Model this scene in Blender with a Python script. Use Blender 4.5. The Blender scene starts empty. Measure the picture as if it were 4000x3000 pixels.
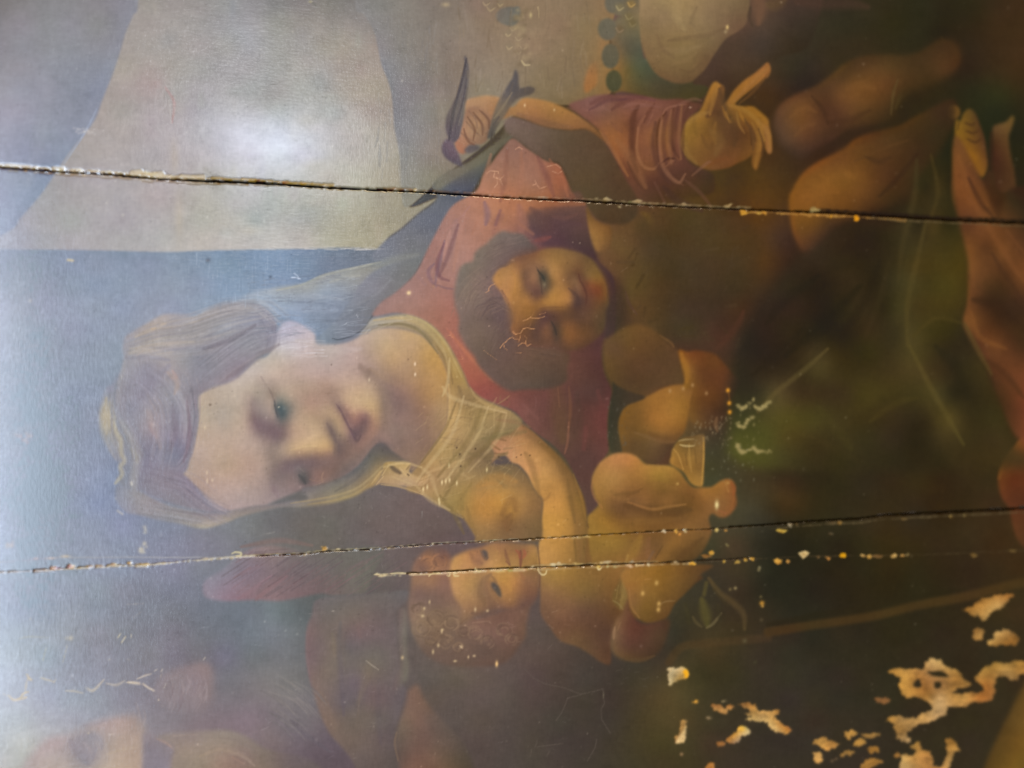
import bpy, math, random
import numpy as np
from mathutils import Vector, Matrix

# ------------------------------------------------------------------ camera, world, lamps, exposure
SC = bpy.context.scene
COL = SC.collection
THETA = math.radians(14.0)      # the panel stands turned 14 degrees away to the right
DIST = 0.60                     # metres from the lens to the panel along the optical axis
FPX = 3005.0                    # focal length in pixels of the 4000 x 3000 photograph
CT, ST = math.cos(THETA), math.sin(THETA)

cam_d = bpy.data.cameras.new('camera')
cam_d.sensor_width = 36.0
cam_d.lens = 36.0 * FPX / 4000.0
cam_d.clip_start = 0.01
cam_d.clip_end = 50.0
cam_d.dof.use_dof = True
cam_d.dof.focus_distance = 0.581
cam_d.dof.aperture_fstop = 27.0 / 16.0
cam = bpy.data.objects.new('camera', cam_d)
COL.objects.link(cam)
cam.location = (0, 0, 0)
cam.rotation_euler = (math.radians(90), 0, 0)
SC.camera = cam

W = bpy.data.worlds.new('World')
SC.world = W
W.use_nodes = True
bg = W.node_tree.nodes['Background']
bg.inputs[0].default_value = (0.30, 0.27, 0.24, 1)
bg.inputs[1].default_value = 0.15
SC.view_settings.view_transform = 'Standard'
SC.view_settings.look = 'None'
SC.view_settings.exposure = 0.0
SC.view_settings.gamma = 1.0


def lamp(name, loc, target, w, h, power, color):
    d = bpy.data.lights.new(name, 'AREA')
    d.shape = 'RECTANGLE'
    d.size, d.size_y = w, h
    d.energy = power
    d.color = color
    o = bpy.data.objects.new(name, d)
    COL.objects.link(o)
    o.location = loc
    o.rotation_euler = (Vector(target) - Vector(loc)).to_track_quat('-Z', 'Y').to_euler()
    return o


# daylight from a tall window behind the photographer's left shoulder: veils the left side of the varnish
lamp('window_light', (-1.02, -1.15, -0.22), (-0.35, 0.52, -0.05), 1.15, 1.5, 97.0, (0.66, 0.81, 1.0))
# small bright pane higher up: the sparkling patch on the sky
lamp('pane_light', (0.174, -1.334, 0.717), (-0.176, 0.556, 0.167), 0.16, 0.24, 8.5, (0.93, 0.96, 1.0))
# warm room lamp overhead
lamp('room_light', (0.5, -0.15, 1.7), (0.1, 0.6, 0.0), 0.5, 0.4, 20.0, (1.0, 0.78, 0.52))

# ------------------------------------------------------------------ geometry of the panel
U0, U1, V0, V1 = -0.385, 0.535, -0.378, 0.378
ORIGIN = Vector((0, DIST, 0))
AX_U, AX_V, AX_N = Vector((CT, ST, 0)), Vector((0, 0, 1)), Vector((ST, -CT, 0))
PANEL_M = Matrix(((CT, 0, ST, 0), (ST, 0, -CT, DIST), (0, 1, 0, 0), (0, 0, 0, 1)))  # local (u, v, n) -> world


def to_uv(X, Y):
    """A point of the photograph (4000 x 3000) as the point of the panel it shows, in metres."""
    dx, dz = (np.asarray(X, float) - 2000) / FPX, (1500 - np.asarray(Y, float)) / FPX
    t = DIST * CT / (CT - dx * ST)
    return t * dx / CT, t * dz


def to_px(u, v):
    d = DIST + u * ST
    return 2000 + FPX * u * CT / d, 1500 - FPX * v / d


# ------------------------------------------------------------------ a small painter: soft shapes and strokes in oil
S = 0.4
BX, BY = -420.0, -330.0
BW, BH = int(4960 * S), int(3720 * S)
P = np.zeros((BH, BW, 3), np.float32)
P[:] = (58, 48, 36)
LAB = np.zeros((BH, BW), np.int16)
Z = np.zeros((BH, BW), np.float32)      # relief of the paint surface, in millimetres
NAMES = ['painted_backdrop']
RNG = np.random.default_rng(7)

FR = {'s': (0, 0, 1.0), 'f': (0, 0, 4000 / 2212), 'wf': (640, 1250, 1000 / 2212), 'bf': (1720, 900, 700 / 2212),
      'ba': (1540, 2060, 700 / 2212), 'wh': (380, 1130, 800 / 2212), 'om': (0, 2600, 800 / 2212)}
for c in range(4):
    for r in range(4):
        FR['%d%d' % (c, r)] = (1000 * c, 750 * r, 1000 / 2212)
CUR = 's'


def fr(n):
    global CUR
    CUR = n


def pts(txt):
    """'x,y x,y @frame x,y' -> points in photograph pixels"""
    f = CUR
    out = []
    for tk in txt.split():
        if tk[0] == '@':
            f = tk[1:]
            continue
        a = [float(q) for q in tk.split(',')]
        ox, oy, k = FR[f]
        out.append((ox + a[0] * k, oy + a[1] * k))
    return np.array(out)


def cols(txt):
    f = CUR
    xy, rgb = [], []
    for tk in txt.replace(';', ' ').split():
        if tk[0] == '@':
            f = tk[1:]
            continue
        a, b = tk.split(':')
        a = [float(q) for q in a.split(',')]
        ox, oy, k = FR[f]
        xy.append((ox + a[0] * k, oy + a[1] * k))
        rgb.append([float(q) for q in b.split(',')])
    return np.array(xy), np.array(rgb)


def buf(p):
    return (p - (BX, BY)) * S


def spline(p, closed=True, n=8):
    """Catmull-Rom through the points"""
    if len(p) < 3:
        return p
    if closed:
        q = np.vstack([p[-1], p, p[0], p[1]])
    else:
        q = np.vstack([2 * p[0] - p[1], p, 2 * p[-1] - p[-2]])
    t = np.linspace(0, 1, n, endpoint=False)[:, None]
    out = []
    for i in range(1, len(q) - 2):
        a, b, c, d = q[i - 1], q[i], q[i + 1], q[i + 2]
        out.append(0.5 * (2 * b + (c - a) * t + (2 * a - 5 * b + 4 * c - d) * t * t + (3 * b - a - 3 * c + d) * t ** 3))
    out = np.vstack(out)
    return out if closed else np.vstack([out, p[-1]])


def fill(poly, x0, y0, x1, y1):
    """Antialiased coverage of a closed polygon (buffer pixels) in the box"""
    w, h = x1 - x0, y1 - y0
    SS = 2
    acc = np.zeros((h * SS, w + 2), np.float32)
    P0, P1 = poly, np.roll(poly, -1, 0)
    for (ax, ay), (bx, by) in zip(P0, P1):
        if ay == by:
            continue
        s = 1.0
        if ay > by:
            ax, ay, bx, by, s = bx, by, ax, ay, -1.0
        r0 = max(0, int(math.ceil((ay - y0) * SS - 0.5)))
        r1 = min(h * SS, int(math.ceil((by - y0) * SS - 0.5)))
        if r1 <= r0:
            continue
        rows = np.arange(r0, r1)
        yy = (rows + 0.5) / SS + y0
        xx = np.clip(ax + (yy - ay) * (bx - ax) / (by - ay) - x0, 0, w)
        ix = np.floor(xx).astype(int)
        fx = xx - ix
        np.add.at(acc, (rows, ix), s * (1 - fx))
        np.add.at(acc, (rows, ix + 1), s * fx)
    cov = np.clip(np.abs(np.cumsum(acc, 1)[:, :w]), 0, 1)
    return cov.reshape(h, SS, w).mean(1)


def blur(a, sig):
    if sig < 0.3:
        return a
    r = int(math.ceil(sig * 2.6))
    k = np.exp(-0.5 * (np.arange(-r, r + 1) / sig) ** 2)
    k /= k.sum()
    for ax in (0, 1):
        pad = [(0, 0)] * a.ndim
        pad[ax] = (r, r)
        b = np.pad(a, pad, mode='edge')
        o = np.zeros_like(a)
        n = a.shape[ax]
        for i, kv in enumerate(k):
            o += kv * (b[i:i + n] if ax == 0 else b[:, i:i + n])
        a = o
    return a


def upsample(c, st, h, w):
    ys, xs = np.arange(h) / st, np.arange(w) / st
    y0, x0 = np.minimum(ys.astype(int), c.shape[0] - 2), np.minimum(xs.astype(int), c.shape[1] - 2)
    fy, fx = (ys - y0)[:, None, None], (xs - x0)[None, :, None]
    a = c[y0][:, x0] * (1 - fx) + c[y0][:, x0 + 1] * fx
    b = c[y0 + 1][:, x0] * (1 - fx) + c[y0 + 1][:, x0 + 1] * fx
    return a * (1 - fy) + b * fy


def field(xy, rgb, x0, y0, x1, y1):
    """Colours given at scattered points, interpolated smoothly between them (thin-plate spline)"""
    w, h = x1 - x0, y1 - y0
    st = 2 if max(w, h) < 260 else 6
    gx = np.arange(0, w + 2 * st, st) + x0
    gy = np.arange(0, h + 2 * st, st) + y0
    q = buf(xy)
    n = len(q)
    if n < 3:
        out = np.zeros((len(gy), len(gx), 3)) + rgb[0]
        if n == 2:
            d = [((gx[None] - c[0]) ** 2 + (gy[:, None] - c[1]) ** 2 + 1)[..., None] for c in q]
            out = (rgb[0] / d[0] + rgb[1] / d[1]) / (1 / d[0] + 1 / d[1])
        return upsample(out.astype(np.float32), st, h, w)
    sc = 100.0
    q = q / sc

    def phi(d2):
        return 0.5 * d2 * np.log(d2 + 1e-6)
    M = np.zeros((n + 3, n + 3))
    M[:n, :n] = phi(((q[:, None] - q[None]) ** 2).sum(-1)) + np.eye(n) * 0.004
    M[:n, n] = M[n, :n] = 1
    M[:n, n + 1:] = q
    M[n + 1:, :n] = q.T
    k = np.linalg.lstsq(M, np.vstack([rgb, np.zeros((3, 3))]), rcond=None)[0]
    gx, gy = gx / sc, gy / sc
    out = k[n] + gx[None, :, None] * k[n + 1] + gy[:, None, None] * k[n + 2]
    for (cx, cy), c in zip(q, k[:n]):
        out += phi((gx[None] - cx) ** 2 + (gy[:, None] - cy) ** 2)[..., None] * c
    lo, hi = rgb.min(0), rgb.max(0)
    return upsample(np.clip(out, lo - 4, hi + 4).astype(np.float32), st, h, w)


def name_id(n):
    if n not in NAMES:
        NAMES.append(n)
    return NAMES.index(n)


def box(q, m):
    x0, y0 = np.floor(q.min(0) - m).astype(int)
    x1, y1 = np.ceil(q.max(0) + m).astype(int) + 1
    x0, y0, x1, y1 = max(0, x0), max(0, y0), min(BW, x1), min(BH, y1)
    return x0, y0, x1, y1


def R(name, outline, colours, feather=7.0, alpha=1.0, sharp=False, wob=0.0, z=None):
    """Paint a region: outline, colour samples inside it, softness of its edge in photograph pixels"""
    p = pts(outline)
    q = buf(p)
    q = q if sharp else spline(q)
    if wob:
        q = q + blur(RNG.normal(0, 1, q.shape), 0.6) * wob * S
    sg = feather * S * 0.6
    x0, y0, x1, y1 = box(q, sg * 3 + 2)
    if x1 <= x0 or y1 <= y0:
        return
    m = blur(fill(q, x0, y0, x1, y1), sg)
    xy, rgb = cols(colours)
    c = field(xy, rgb, x0, y0, x1, y1)
    a = (m * alpha)[..., None]
    P[y0:y1, x0:x1] = P[y0:y1, x0:x1] * (1 - a) + c * a
    if z is not None:
        Z[y0:y1, x0:x1] = Z[y0:y1, x0:x1] * (1 - m) + z * m
    if name:
        LAB[y0:y1, x0:x1][m > 0.5] = name_id(name)
    return m, x0, y0, x1, y1


def T(path, w, col, alpha=1.0, soft=None, smooth=True, taper=True, name=None, z=None):
    """A brush stroke; w in the units of the current frame"""
    k = FR[CUR][2]
    if soft is None:
        soft, w = 0.85, w * 1.4
    q = buf(pts(path))
    q = spline(q, False, 6) if smooth and len(q) > 2 else q
    n = len(q)
    rad = np.full(n, w * k * S / 2)
    if taper:
        rad = rad * (0.35 + 0.65 * np.sin(np.pi * np.clip(np.linspace(0.06, 0.94, n), 0, 1)))
    x0, y0, x1, y1 = box(q, rad.max() * 2 + 3)
    if x1 <= x0 or y1 <= y0:
        return
    m = np.zeros((y1 - y0, x1 - x0), np.float32)
    for i in range(n - 1):
        a, b = q[i], q[i + 1]
        rr = max(rad[i], rad[i + 1])
        ex = rr * (1 + soft) + 2
        bx0, by0 = max(x0, int(min(a[0], b[0]) - ex)), max(y0, int(min(a[1], b[1]) - ex))
        bx1, by1 = min(x1, int(max(a[0], b[0]) + ex) + 2), min(y1, int(max(a[1], b[1]) + ex) + 2)
        if bx1 <= bx0 or by1 <= by0:
            continue
        X, Y = np.meshgrid(np.arange(bx0, bx1) + 0.5, np.arange(by0, by1) + 0.5)
        d = b - a
        t = np.clip(((X - a[0]) * d[0] + (Y - a[1]) * d[1]) / max(1e-6, d @ d), 0, 1)
        dist = np.hypot(X - a[0] - t * d[0], Y - a[1] - t * d[1])
        r = rad[i] + (rad[i + 1] - rad[i]) * t
        e = np.maximum(0.7, r * soft * 2)
        v = np.clip((r + e * 0.5 - dist) / e, 0, 1) * np.minimum(1, r / 0.5)
        v = v * v * (3 - 2 * v)
        sl = m[by0 - y0:by1 - y0, bx0 - x0:bx1 - x0]
        np.maximum(sl, v, out=sl)
    a = (m * alpha)[..., None]
    P[y0:y1, x0:x1] = P[y0:y1, x0:x1] * (1 - a) + np.array(col, np.float32) * a
    if z is not None:
        Z[y0:y1, x0:x1] = Z[y0:y1, x0:x1] * (1 - m) + z * m
    if name:
        LAB[y0:y1, x0:x1][m > 0.5] = name_id(name)


def B(x, y, rx, ry, col, alpha=1.0, ang=0.0):
    """A soft dab"""
    ox, oy, k = FR[CUR]
    cx, cy = (ox + x * k - BX) * S, (oy + y * k - BY) * S
    rx, ry = max(0.6, rx * k * S), max(0.6, ry * k * S)
    m = max(rx, ry) * 2.2 + 2
    x0, y0, x1, y1 = box(np.array([[cx, cy]]), m)
    if x1 <= x0 or y1 <= y0:
        return
    X, Y = np.meshgrid(np.arange(x0, x1) + 0.5 - cx, np.arange(y0, y1) + 0.5 - cy)
    c, s = math.cos(math.radians(ang)), math.sin(math.radians(ang))
    d = ((X * c + Y * s) / rx) ** 2 + ((-X * s + Y * c) / ry) ** 2
    a = (np.exp(-d * 0.9) * alpha)[..., None]
    P[y0:y1, x0:x1] = P[y0:y1, x0:x1] * (1 - a) + np.array(col, np.float32) * a


def H(path, n, spread, w, c1, c2, alpha=0.5, seed=1):
    """Many fine hairs following a path"""
    rg = np.random.default_rng(seed)
    p0 = np.array([[float(v) for v in t.split(',')] for t in path.split()])
    for i in range(n):
        off = rg.normal(0, spread, 2)
        a, b = sorted(rg.uniform(0, 1, 2))
        if b - a < 0.25:
            b = min(1, a + 0.3)
        tt = np.linspace(a, b, 5) * (len(p0) - 1)
        i0 = np.minimum(tt.astype(int), len(p0) - 2)
        f = (tt - i0)[:, None]
        q = p0[i0] * (1 - f) + p0[i0 + 1] * f + off + rg.normal(0, spread * 0.08, (5, 2))
        u = rg.uniform()
        col = [c1[j] * (1 - u) + c2[j] * u for j in range(3)]
        T(' '.join('%.1f,%.1f' % tuple(v) for v in q), w * rg.uniform(0.5, 1.3), col, alpha * rg.uniform(0.5, 1), 0.6)

# ------------------------------------------------------------------ the picture: grounds
fr('s')
R('painted_backdrop', '-500,955 900,955 1500,950 2000,980 2400,400 2500,-400 4500,-400 4500,3400 -500,3400', '''
0,1020:160,167,184 300,1050:142,152,170 600,1050:136,147,163 800,1050:127,141,158 950,1030:124,140,158 1100,1040:122,136,156 1300,1010:104,112,126 1420,1000:98,103,114
-100,1200:182,190,210 0,1200:172,180,198 200,1200:158,166,184 450,1200:143,152,170 650,1200:137,145,162 800,1150:130,143,160
0,1450:172,182,202 200,1400:156,167,187 400,1350:143,154,172 0,1700:174,185,206 200,1650:154,167,189 350,1650:143,155,177
0,1950:166,177,200 200,1950:150,160,184 400,1900:139,151,176 0,2150:165,175,200 200,2150:149,159,180 400,2150:139,148,168 600,2100:130,138,152 800,2080:115,119,123 950,2060:104,108,106
1100,2050:90,90,85 1300,2000:88,83,78 1500,2050:84,76,74 1700,2050:82,74,72 1850,2100:76,70,70 1000,2120:96,98,96 1200,2120:88,82,78 1400,2140:84,76,76
0,2300:162,172,196 200,2350:149,158,180 400,2350:133,142,160 600,2350:120,126,140 800,2380:106,110,122 950,2400:96,100,110 1100,2400:90,92,98 1180,2450:86,88,92
0,2500:168,178,198 200,2500:153,162,180 400,2550:135,140,156 600,2550:121,124,136 800,2500:106,108,117 1000,2550:98,99,105 1150,2550:94,94,97
0,2700:174,183,200 200,2720:157,165,184 350,2700:141,148,165 600,2700:126,126,136 900,2700:107,104,107 860,2570:106,104,114 950,2820:118,108,111
1050,2430:104,106,114 1130,2480:98,100,104 1090,2570:102,102,104 1050,2660:110,108,104 1110,2660:104,104,99 1140,2750:106,104,100 1180,2700:98,98,94 1045,2770:112,106,107 1140,2840:102,97,98 1230,2860:94,88,88 1045,2860:116,107,105 1270,2910:88,80,82 1200,2910:94,86,86
0,2850:172,176,186 100,2900:176,178,182 0,2980:176,178,182
2300,2450:66,60,54 2200,2700:68,60,55 2000,2700:78,70,64 1850,2600:80,72,66 2400,2800:64,58,50 2500,2600:58,52,44 2150,2950:72,64,58 2400,2950:66,60,50 2800,2800:62,54,40 2650,2550:56,48,36 2900,2600:58,50,36 3000,2800:58,50,40 3300,2750:52,46,34 3500,2500:48,41,27 3800,2600:52,43,29 3400,2300:44,37,23 3900,2350:56,45,27 3800,2900:54,46,32
3200,2100:46,40,25 3600,2000:48,39,25 2800,2150:54,48,35 2750,2300:50,46,37 3000,2300:42,39,28 2560,2780:76,66,43 2640,2720:82,71,45 2700,2580:66,56,38 2860,2620:58,50,34 2550,2900:70,61,40
4200,2900:60,48,30 3100,2500:50,45,33
@30 100,100:64,52,42 300,300:58,50,36 700,200:54,46,32 1000,100:52,44,28 1300,300:48,42,26 1800,100:48,40,24 1700,300:50,38,24 2100,300:62,44,26 2000,150:58,42,26 200,600:52,46,34 500,600:58,46,32 300,700:48,40,32 1400,800:50,40,24 1700,600:50,38,26 2000,800:52,48,26 2100,900:48,44,24 2100,700:60,46,26 1300,950:48,38,24 200,1500:62,48,28 100,1400:64,50,30 900,1100:54,42,26
@20 2100,350:64,52,42 1700,680:60,48,38 2000,700:58,46,34 2200,300:66,54,44 2200,750:64,48,32 2100,900:62,46,27 1900,450:62,50,40 1800,1600:70,54,28 2100,1500:74,58,30 1950,1550:66,52,28 2150,1300:66,50,28
@31 100,400:62,48,34 200,600:50,38,26 100,800:50,38,26 400,500:44,34,20 700,700:56,42,24 600,400:50,38,24 900,450:48,36,22 1000,250:46,38,22 300,850:42,36,22 500,900:46,36,22 800,750:44,34,20 900,850:56,42,24 150,1050:38,34,22 400,1050:44,34,20 700,1000:54,40,22 1000,950:44,34,20 300,1200:46,36,20 100,1300:42,32,22 200,1400:46,34,20 1250,350:56,50,26 1350,300:50,42,22 1550,350:58,48,26 1550,700:70,54,22 1600,900:62,50,22 1400,800:66,50,22 1200,900:60,48,24 1300,1000:56,44,22 1100,1100:60,50,26 1400,1060:60,48,22 1500,1200:46,36,20 1400,1150:52,38,22 1600,1350:44,36,22 1500,1400:48,38,22 1100,1300:60,48,24 800,1300:58,46,22 700,1500:64,50,22 400,1550:66,52,22 900,1500:58,48,24 1200,1500:58,44,24 1300,1600:48,38,20 300,1550:54,40,22 100,1550:46,32,22 1600,1550:58,46,22 1800,1600:56,48,24 550,1200:56,42,24
@32 100,100:70,56,26 200,150:72,56,26 350,100:76,60,28 50,250:72,58,26 150,350:64,50,24 500,100:62,46,22 600,250:52,38,24 450,330:50,36,24 700,100:50,40,24 900,50:66,52,24 1000,300:46,38,24 900,450:50,38,24 1200,400:44,38,24 1400,500:44,38,24 1300,200:44,36,20 1100,100:52,38,24 600,450:46,36,20 700,560:54,42,24 300,650:42,36,22 100,700:44,36,22 200,580:56,42,24 500,750:44,36,22 900,800:48,38,24 1300,800:54,42,24 1600,700:50,40,24 1700,300:58,46,24 1800,150:54,46,24 1700,550:60,46,26 1900,500:54,46,24 2000,200:58,46,24 2050,100:60,40,24 1900,850:56,44,26 1700,950:52,40,24 100,950:62,48,26 200,1000:60,46,24 60,1050:56,44,26 500,1000:48,42,24 900,1050:52,42,26 1400,1080:48,36,20 200,1350:38,34,22 600,1400:42,38,24 1000,1300:54,42,24 1300,1300:52,40,24 1700,1300:56,44,26 2000,1300:58,42,24 200,1550:40,36,24 600,1600:44,36,24 1200,1600:46,38,22 1800,1600:50,38,24
@21 900,650:100,78,48 1000,750:88,68,42 1200,900:82,62,40 1100,850:86,66,40 850,750:78,58,46 900,900:70,56,44 950,1000:72,54,42 870,1100:66,54,44 1300,400:70,56,38 1200,500:72,58,42 1500,500:68,54,38 1700,600:66,52,34 1900,400:70,54,32 1600,300:70,56,36 2100,300:76,54,28 2150,600:76,54,26 2000,700:62,48,28 1500,800:64,50,34 1300,700:66,54,36 1400,1000:66,52,36 1600,1000:62,48,34 1800,900:56,44,30 1400,1200:64,50,38 1600,1250:66,52,38 1200,1100:82,62,38 1900,1050:60,42,30 2100,900:54,42,28 2100,1200:46,38,28 2050,1300:46,40,30 2150,1500:46,38,26 1750,1300:70,46,34 1700,1350:66,46,34 1500,1350:62,46,34 2000,1400:50,42,32 1250,250:82,60,40 1900,150:66,48,24 2100,100:84,58,22 1500,60:76,56,38 1200,40:80,56,46 1800,50:72,54,28
@22 1700,700:56,54,36 1700,100:84,52,32 1650,250:90,60,36 1800,150:72,44,28 1900,250:60,46,28 1750,350:62,46,34 2000,100:70,64,32 2100,250:80,76,34 2150,400:80,72,32 2000,400:64,58,34 2000,700:58,50,32 2100,900:60,50,32 2000,900:58,50,34 1900,1150:60,56,40 2100,1100:58,52,38 1750,850:56,56,40 1800,550:54,50,36 1700,600:56,54,40 1900,1400:64,51,36 2100,1400:46,42,30 2100,1600:50,44,32
@23 1360,770:66,56,42 1900,700:58,50,34 1600,800:58,52,34 1400,800:70,60,40 1400,300:50,48,38 1430,500:48,46,37 1850,400:60,49,33 2100,450:58,48,32 1700,600:68,55,36 1350,560:52,48,40
''', 3)
R('painted_sky', '-500,860 -60,862 80,720 160,580 255,460 320,330 360,230 390,140 440,0 460,-400 1500,-400 @10 1000,50 1100,320 1120,400 1155,560 1210,700 1245,850 1265,1100 1295,1250 1325,1620 @11 1330,130 1570,50 1400,190 1250,320 1150,390 1060,490 800,480 @s 1200,972 1000,975 800,979 640,984 400,978 200,975 0,974 -500,970', '''
560,60:158,154,147 760,60:156,152,146 900,60:150,149,146 1050,60:137,133,127 1250,100:130,122,112 1370,60:118,111,104
600,250:163,158,150 800,250:160,158,154 950,280:155,153,150 1100,200:140,136,128 1250,280:137,130,120 1420,250:138,124,108
500,380:164,158,152 700,380:166,162,158 900,420:170,170,170 1050,420:154,151,148 1200,400:147,142,134 1400,400:144,130,114
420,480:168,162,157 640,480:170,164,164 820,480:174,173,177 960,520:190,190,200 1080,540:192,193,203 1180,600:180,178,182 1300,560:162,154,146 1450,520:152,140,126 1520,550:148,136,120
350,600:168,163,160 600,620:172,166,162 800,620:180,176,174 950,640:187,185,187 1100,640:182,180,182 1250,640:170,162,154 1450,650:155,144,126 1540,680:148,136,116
200,760:172,168,168 450,760:174,168,168 650,760:176,168,164 800,800:180,174,160 950,800:172,170,162 1100,800:168,162,148 1250,850:158,150,132 1400,830:150,142,120 1550,800:140,132,112
60,900:174,174,182 200,900:174,170,172 450,900:173,168,168 650,920:178,172,168 850,920:182,174,162 1000,940:180,172,162 1150,940:172,164,154 1350,930:155,146,124 -300,930:186,188,198
''', 6)
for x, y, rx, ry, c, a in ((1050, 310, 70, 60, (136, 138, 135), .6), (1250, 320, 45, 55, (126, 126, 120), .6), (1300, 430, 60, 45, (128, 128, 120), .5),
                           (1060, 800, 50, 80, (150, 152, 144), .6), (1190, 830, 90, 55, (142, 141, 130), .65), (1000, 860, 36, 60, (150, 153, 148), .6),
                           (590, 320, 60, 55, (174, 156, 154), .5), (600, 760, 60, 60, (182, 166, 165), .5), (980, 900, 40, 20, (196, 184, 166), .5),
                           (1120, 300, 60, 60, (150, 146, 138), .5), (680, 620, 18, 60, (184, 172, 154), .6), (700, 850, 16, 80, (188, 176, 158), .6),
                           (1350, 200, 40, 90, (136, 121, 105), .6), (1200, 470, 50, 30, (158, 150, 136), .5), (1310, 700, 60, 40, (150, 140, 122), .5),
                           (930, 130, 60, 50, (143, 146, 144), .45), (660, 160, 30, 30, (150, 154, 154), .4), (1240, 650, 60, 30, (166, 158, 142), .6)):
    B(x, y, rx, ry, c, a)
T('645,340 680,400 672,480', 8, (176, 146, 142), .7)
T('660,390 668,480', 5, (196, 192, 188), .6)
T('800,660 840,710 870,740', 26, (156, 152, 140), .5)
for i in range(70):
    x, y = RNG.uniform(560, 1500), RNG.uniform(0, 960)
    B(x, y, RNG.uniform(10, 40), RNG.uniform(10, 46), P[int((y - BY) * S), int((x - BX) * S)] + RNG.normal(0, 5) + RNG.normal(0, 2.5, 3), .5)
R('painted_curtain', '-500,-400 545,-400 540,0 520,60 490,130 470,200 440,290 400,390 375,460 335,520 300,560 240,640 165,752 80,850 0,922 -500,1150', '''
0,0:126,126,126 60,40:136,137,140 30,200:143,145,152 0,400:152,154,166 100,200:144,147,156 250,50:139,142,147 480,50:138,141,147 400,200:137,142,150 420,120:136,138,143 250,250:141,148,158 300,450:141,149,163 120,450:149,155,170 100,700:152,161,179 50,850:160,168,186 0,650:157,162,178 220,600:145,155,173 350,380:138,146,160 180,620:143,152,172 -300,500:170,176,190
''', 6)
T('425,250 350,400 220,620 60,860', 40, (140, 149, 165), .25)
T('380,420 330,520 250,640', 5, (164, 178, 200), .6)
T('200,300 160,520 110,720', 40, (156, 162, 174), .25)
fr('10')
R('painted_landscape', '@s 1378,-400 @10 850,0 930,120 1000,230 1035,320 1050,400 1085,560 1140,700 1175,850 1195,1100 1225,1250 1245,1400 1255,1620 @s 1590,810 1720,700 1900,560 2050,420 2230,410 2330,400 2400,330 2380,150 2420,-400', '''
@s 1450,60:118,112,106 1520,300:111,107,104 1600,500:117,112,107 1540,620:125,118,112 1550,700:126,121,112 1700,200:112,101,88 1850,150:115,103,86 1750,600:119,108,93 1660,650:120,112,100 2000,350:115,104,86 2150,150:115,101,80 2250,300:112,98,76 2300,80:108,92,72 1600,150:114,106,96 1700,420:113,104,94 1500,450:112,108,106 1850,350:116,104,87 1950,80:112,98,80 2100,320:110,98,74 2180,380:106,92,68 2050,60:114,100,80 2330,280:122,98,66 2300,200:112,95,70 1850,620:108,100,84
''', 5)
fr('10')
for k in range(60):
    x = RNG.uniform(1050, 1600)
    y = RNG.uniform(50, 1500)
    T('%.0f,%.0f %.0f,%.0f' % (x, y, x + RNG.normal(0, 14), y + RNG.uniform(60, 200)), RNG.uniform(8, 26), (RNG.choice([104, 128]),) * 3 if False else ((126, 122, 116) if RNG.uniform() < .5 else (104, 99, 96)), .25)
T('1560,200 1570,600 1600,1100', 60, (124, 112, 98), .4)
T('1790,100 1850,200 1880,300', 40, (124, 112, 96), .35)
T('1940,600 1930,780', 26, (128, 116, 100), .5)
T('1790,30 1830,250', 30, (122, 110, 96), .35)
fr('20')
T('150,250 200,330 240,420', 30, (126, 112, 88), .45)
T('260,600 280,760', 22, (118, 106, 82), .5)
R(None, '620,740 640,650 680,560 740,530 745,640 730,730 690,770 640,805', '680,650:140,98,60 690,740:142,98,58 660,700:140,98,60 720,560:128,98,66', 10)
B(790, 400, 40, 90, (128, 98, 66), .6)
# rosettes of dabbed foliage at the top
for x, y, r in ((10, 240, 46), (60, 320, 55), (100, 400, 50), (60, 440, 40), (120, 540, 40)):
    B(x, y, r * .8, r * .7, (112, 100, 80), .5)
    T('%d,%d %d,%d %d,%d' % (x - r * .6, y, x - r * .1, y + r * .55, x + r * .6, y + r * .1), 9, (138, 126, 98), .6)
T('80,520 110,560 155,560', 14, (164, 150, 112), .8)
T('225,60 235,150', 10, (160, 146, 108), .6)
B(160, 130, 14, 24, (170, 156, 112), .8)
B(90, 130, 8, 16, (160, 146, 110), .6)
fr('10')
R('painted_leaf', '2070,130 2110,80 2170,60 2230,60 @20 60,60 75,130 50,190 10,225 @10 2150,215 2090,180', '2100,150:92,90,82 2180,120:88,88,82 @20 40,100:80,86,82 20,180:84,88,82', 6)
for x, y, r in ((2030, 60, 60), (1990, 20, 50), (2110, 30, 40), (2180, 290, 40), (2190, 400, 46)):
    B(x, y, r * .8, r * .7, (112, 102, 82), .7)
    T('%d,%d %d,%d %d,%d' % (x - r * .6, y, x - r * .1, y + r * .55, x + r * .6, y + r * .1), 12, (142, 128, 98), .7)
B(1640, 40, 34, 20, (156, 138, 106), .9)
B(470, 15, 16, 10, (160, 152, 120), .8)
T('490,25 530,60', 8, (100, 100, 90), .8)
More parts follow.
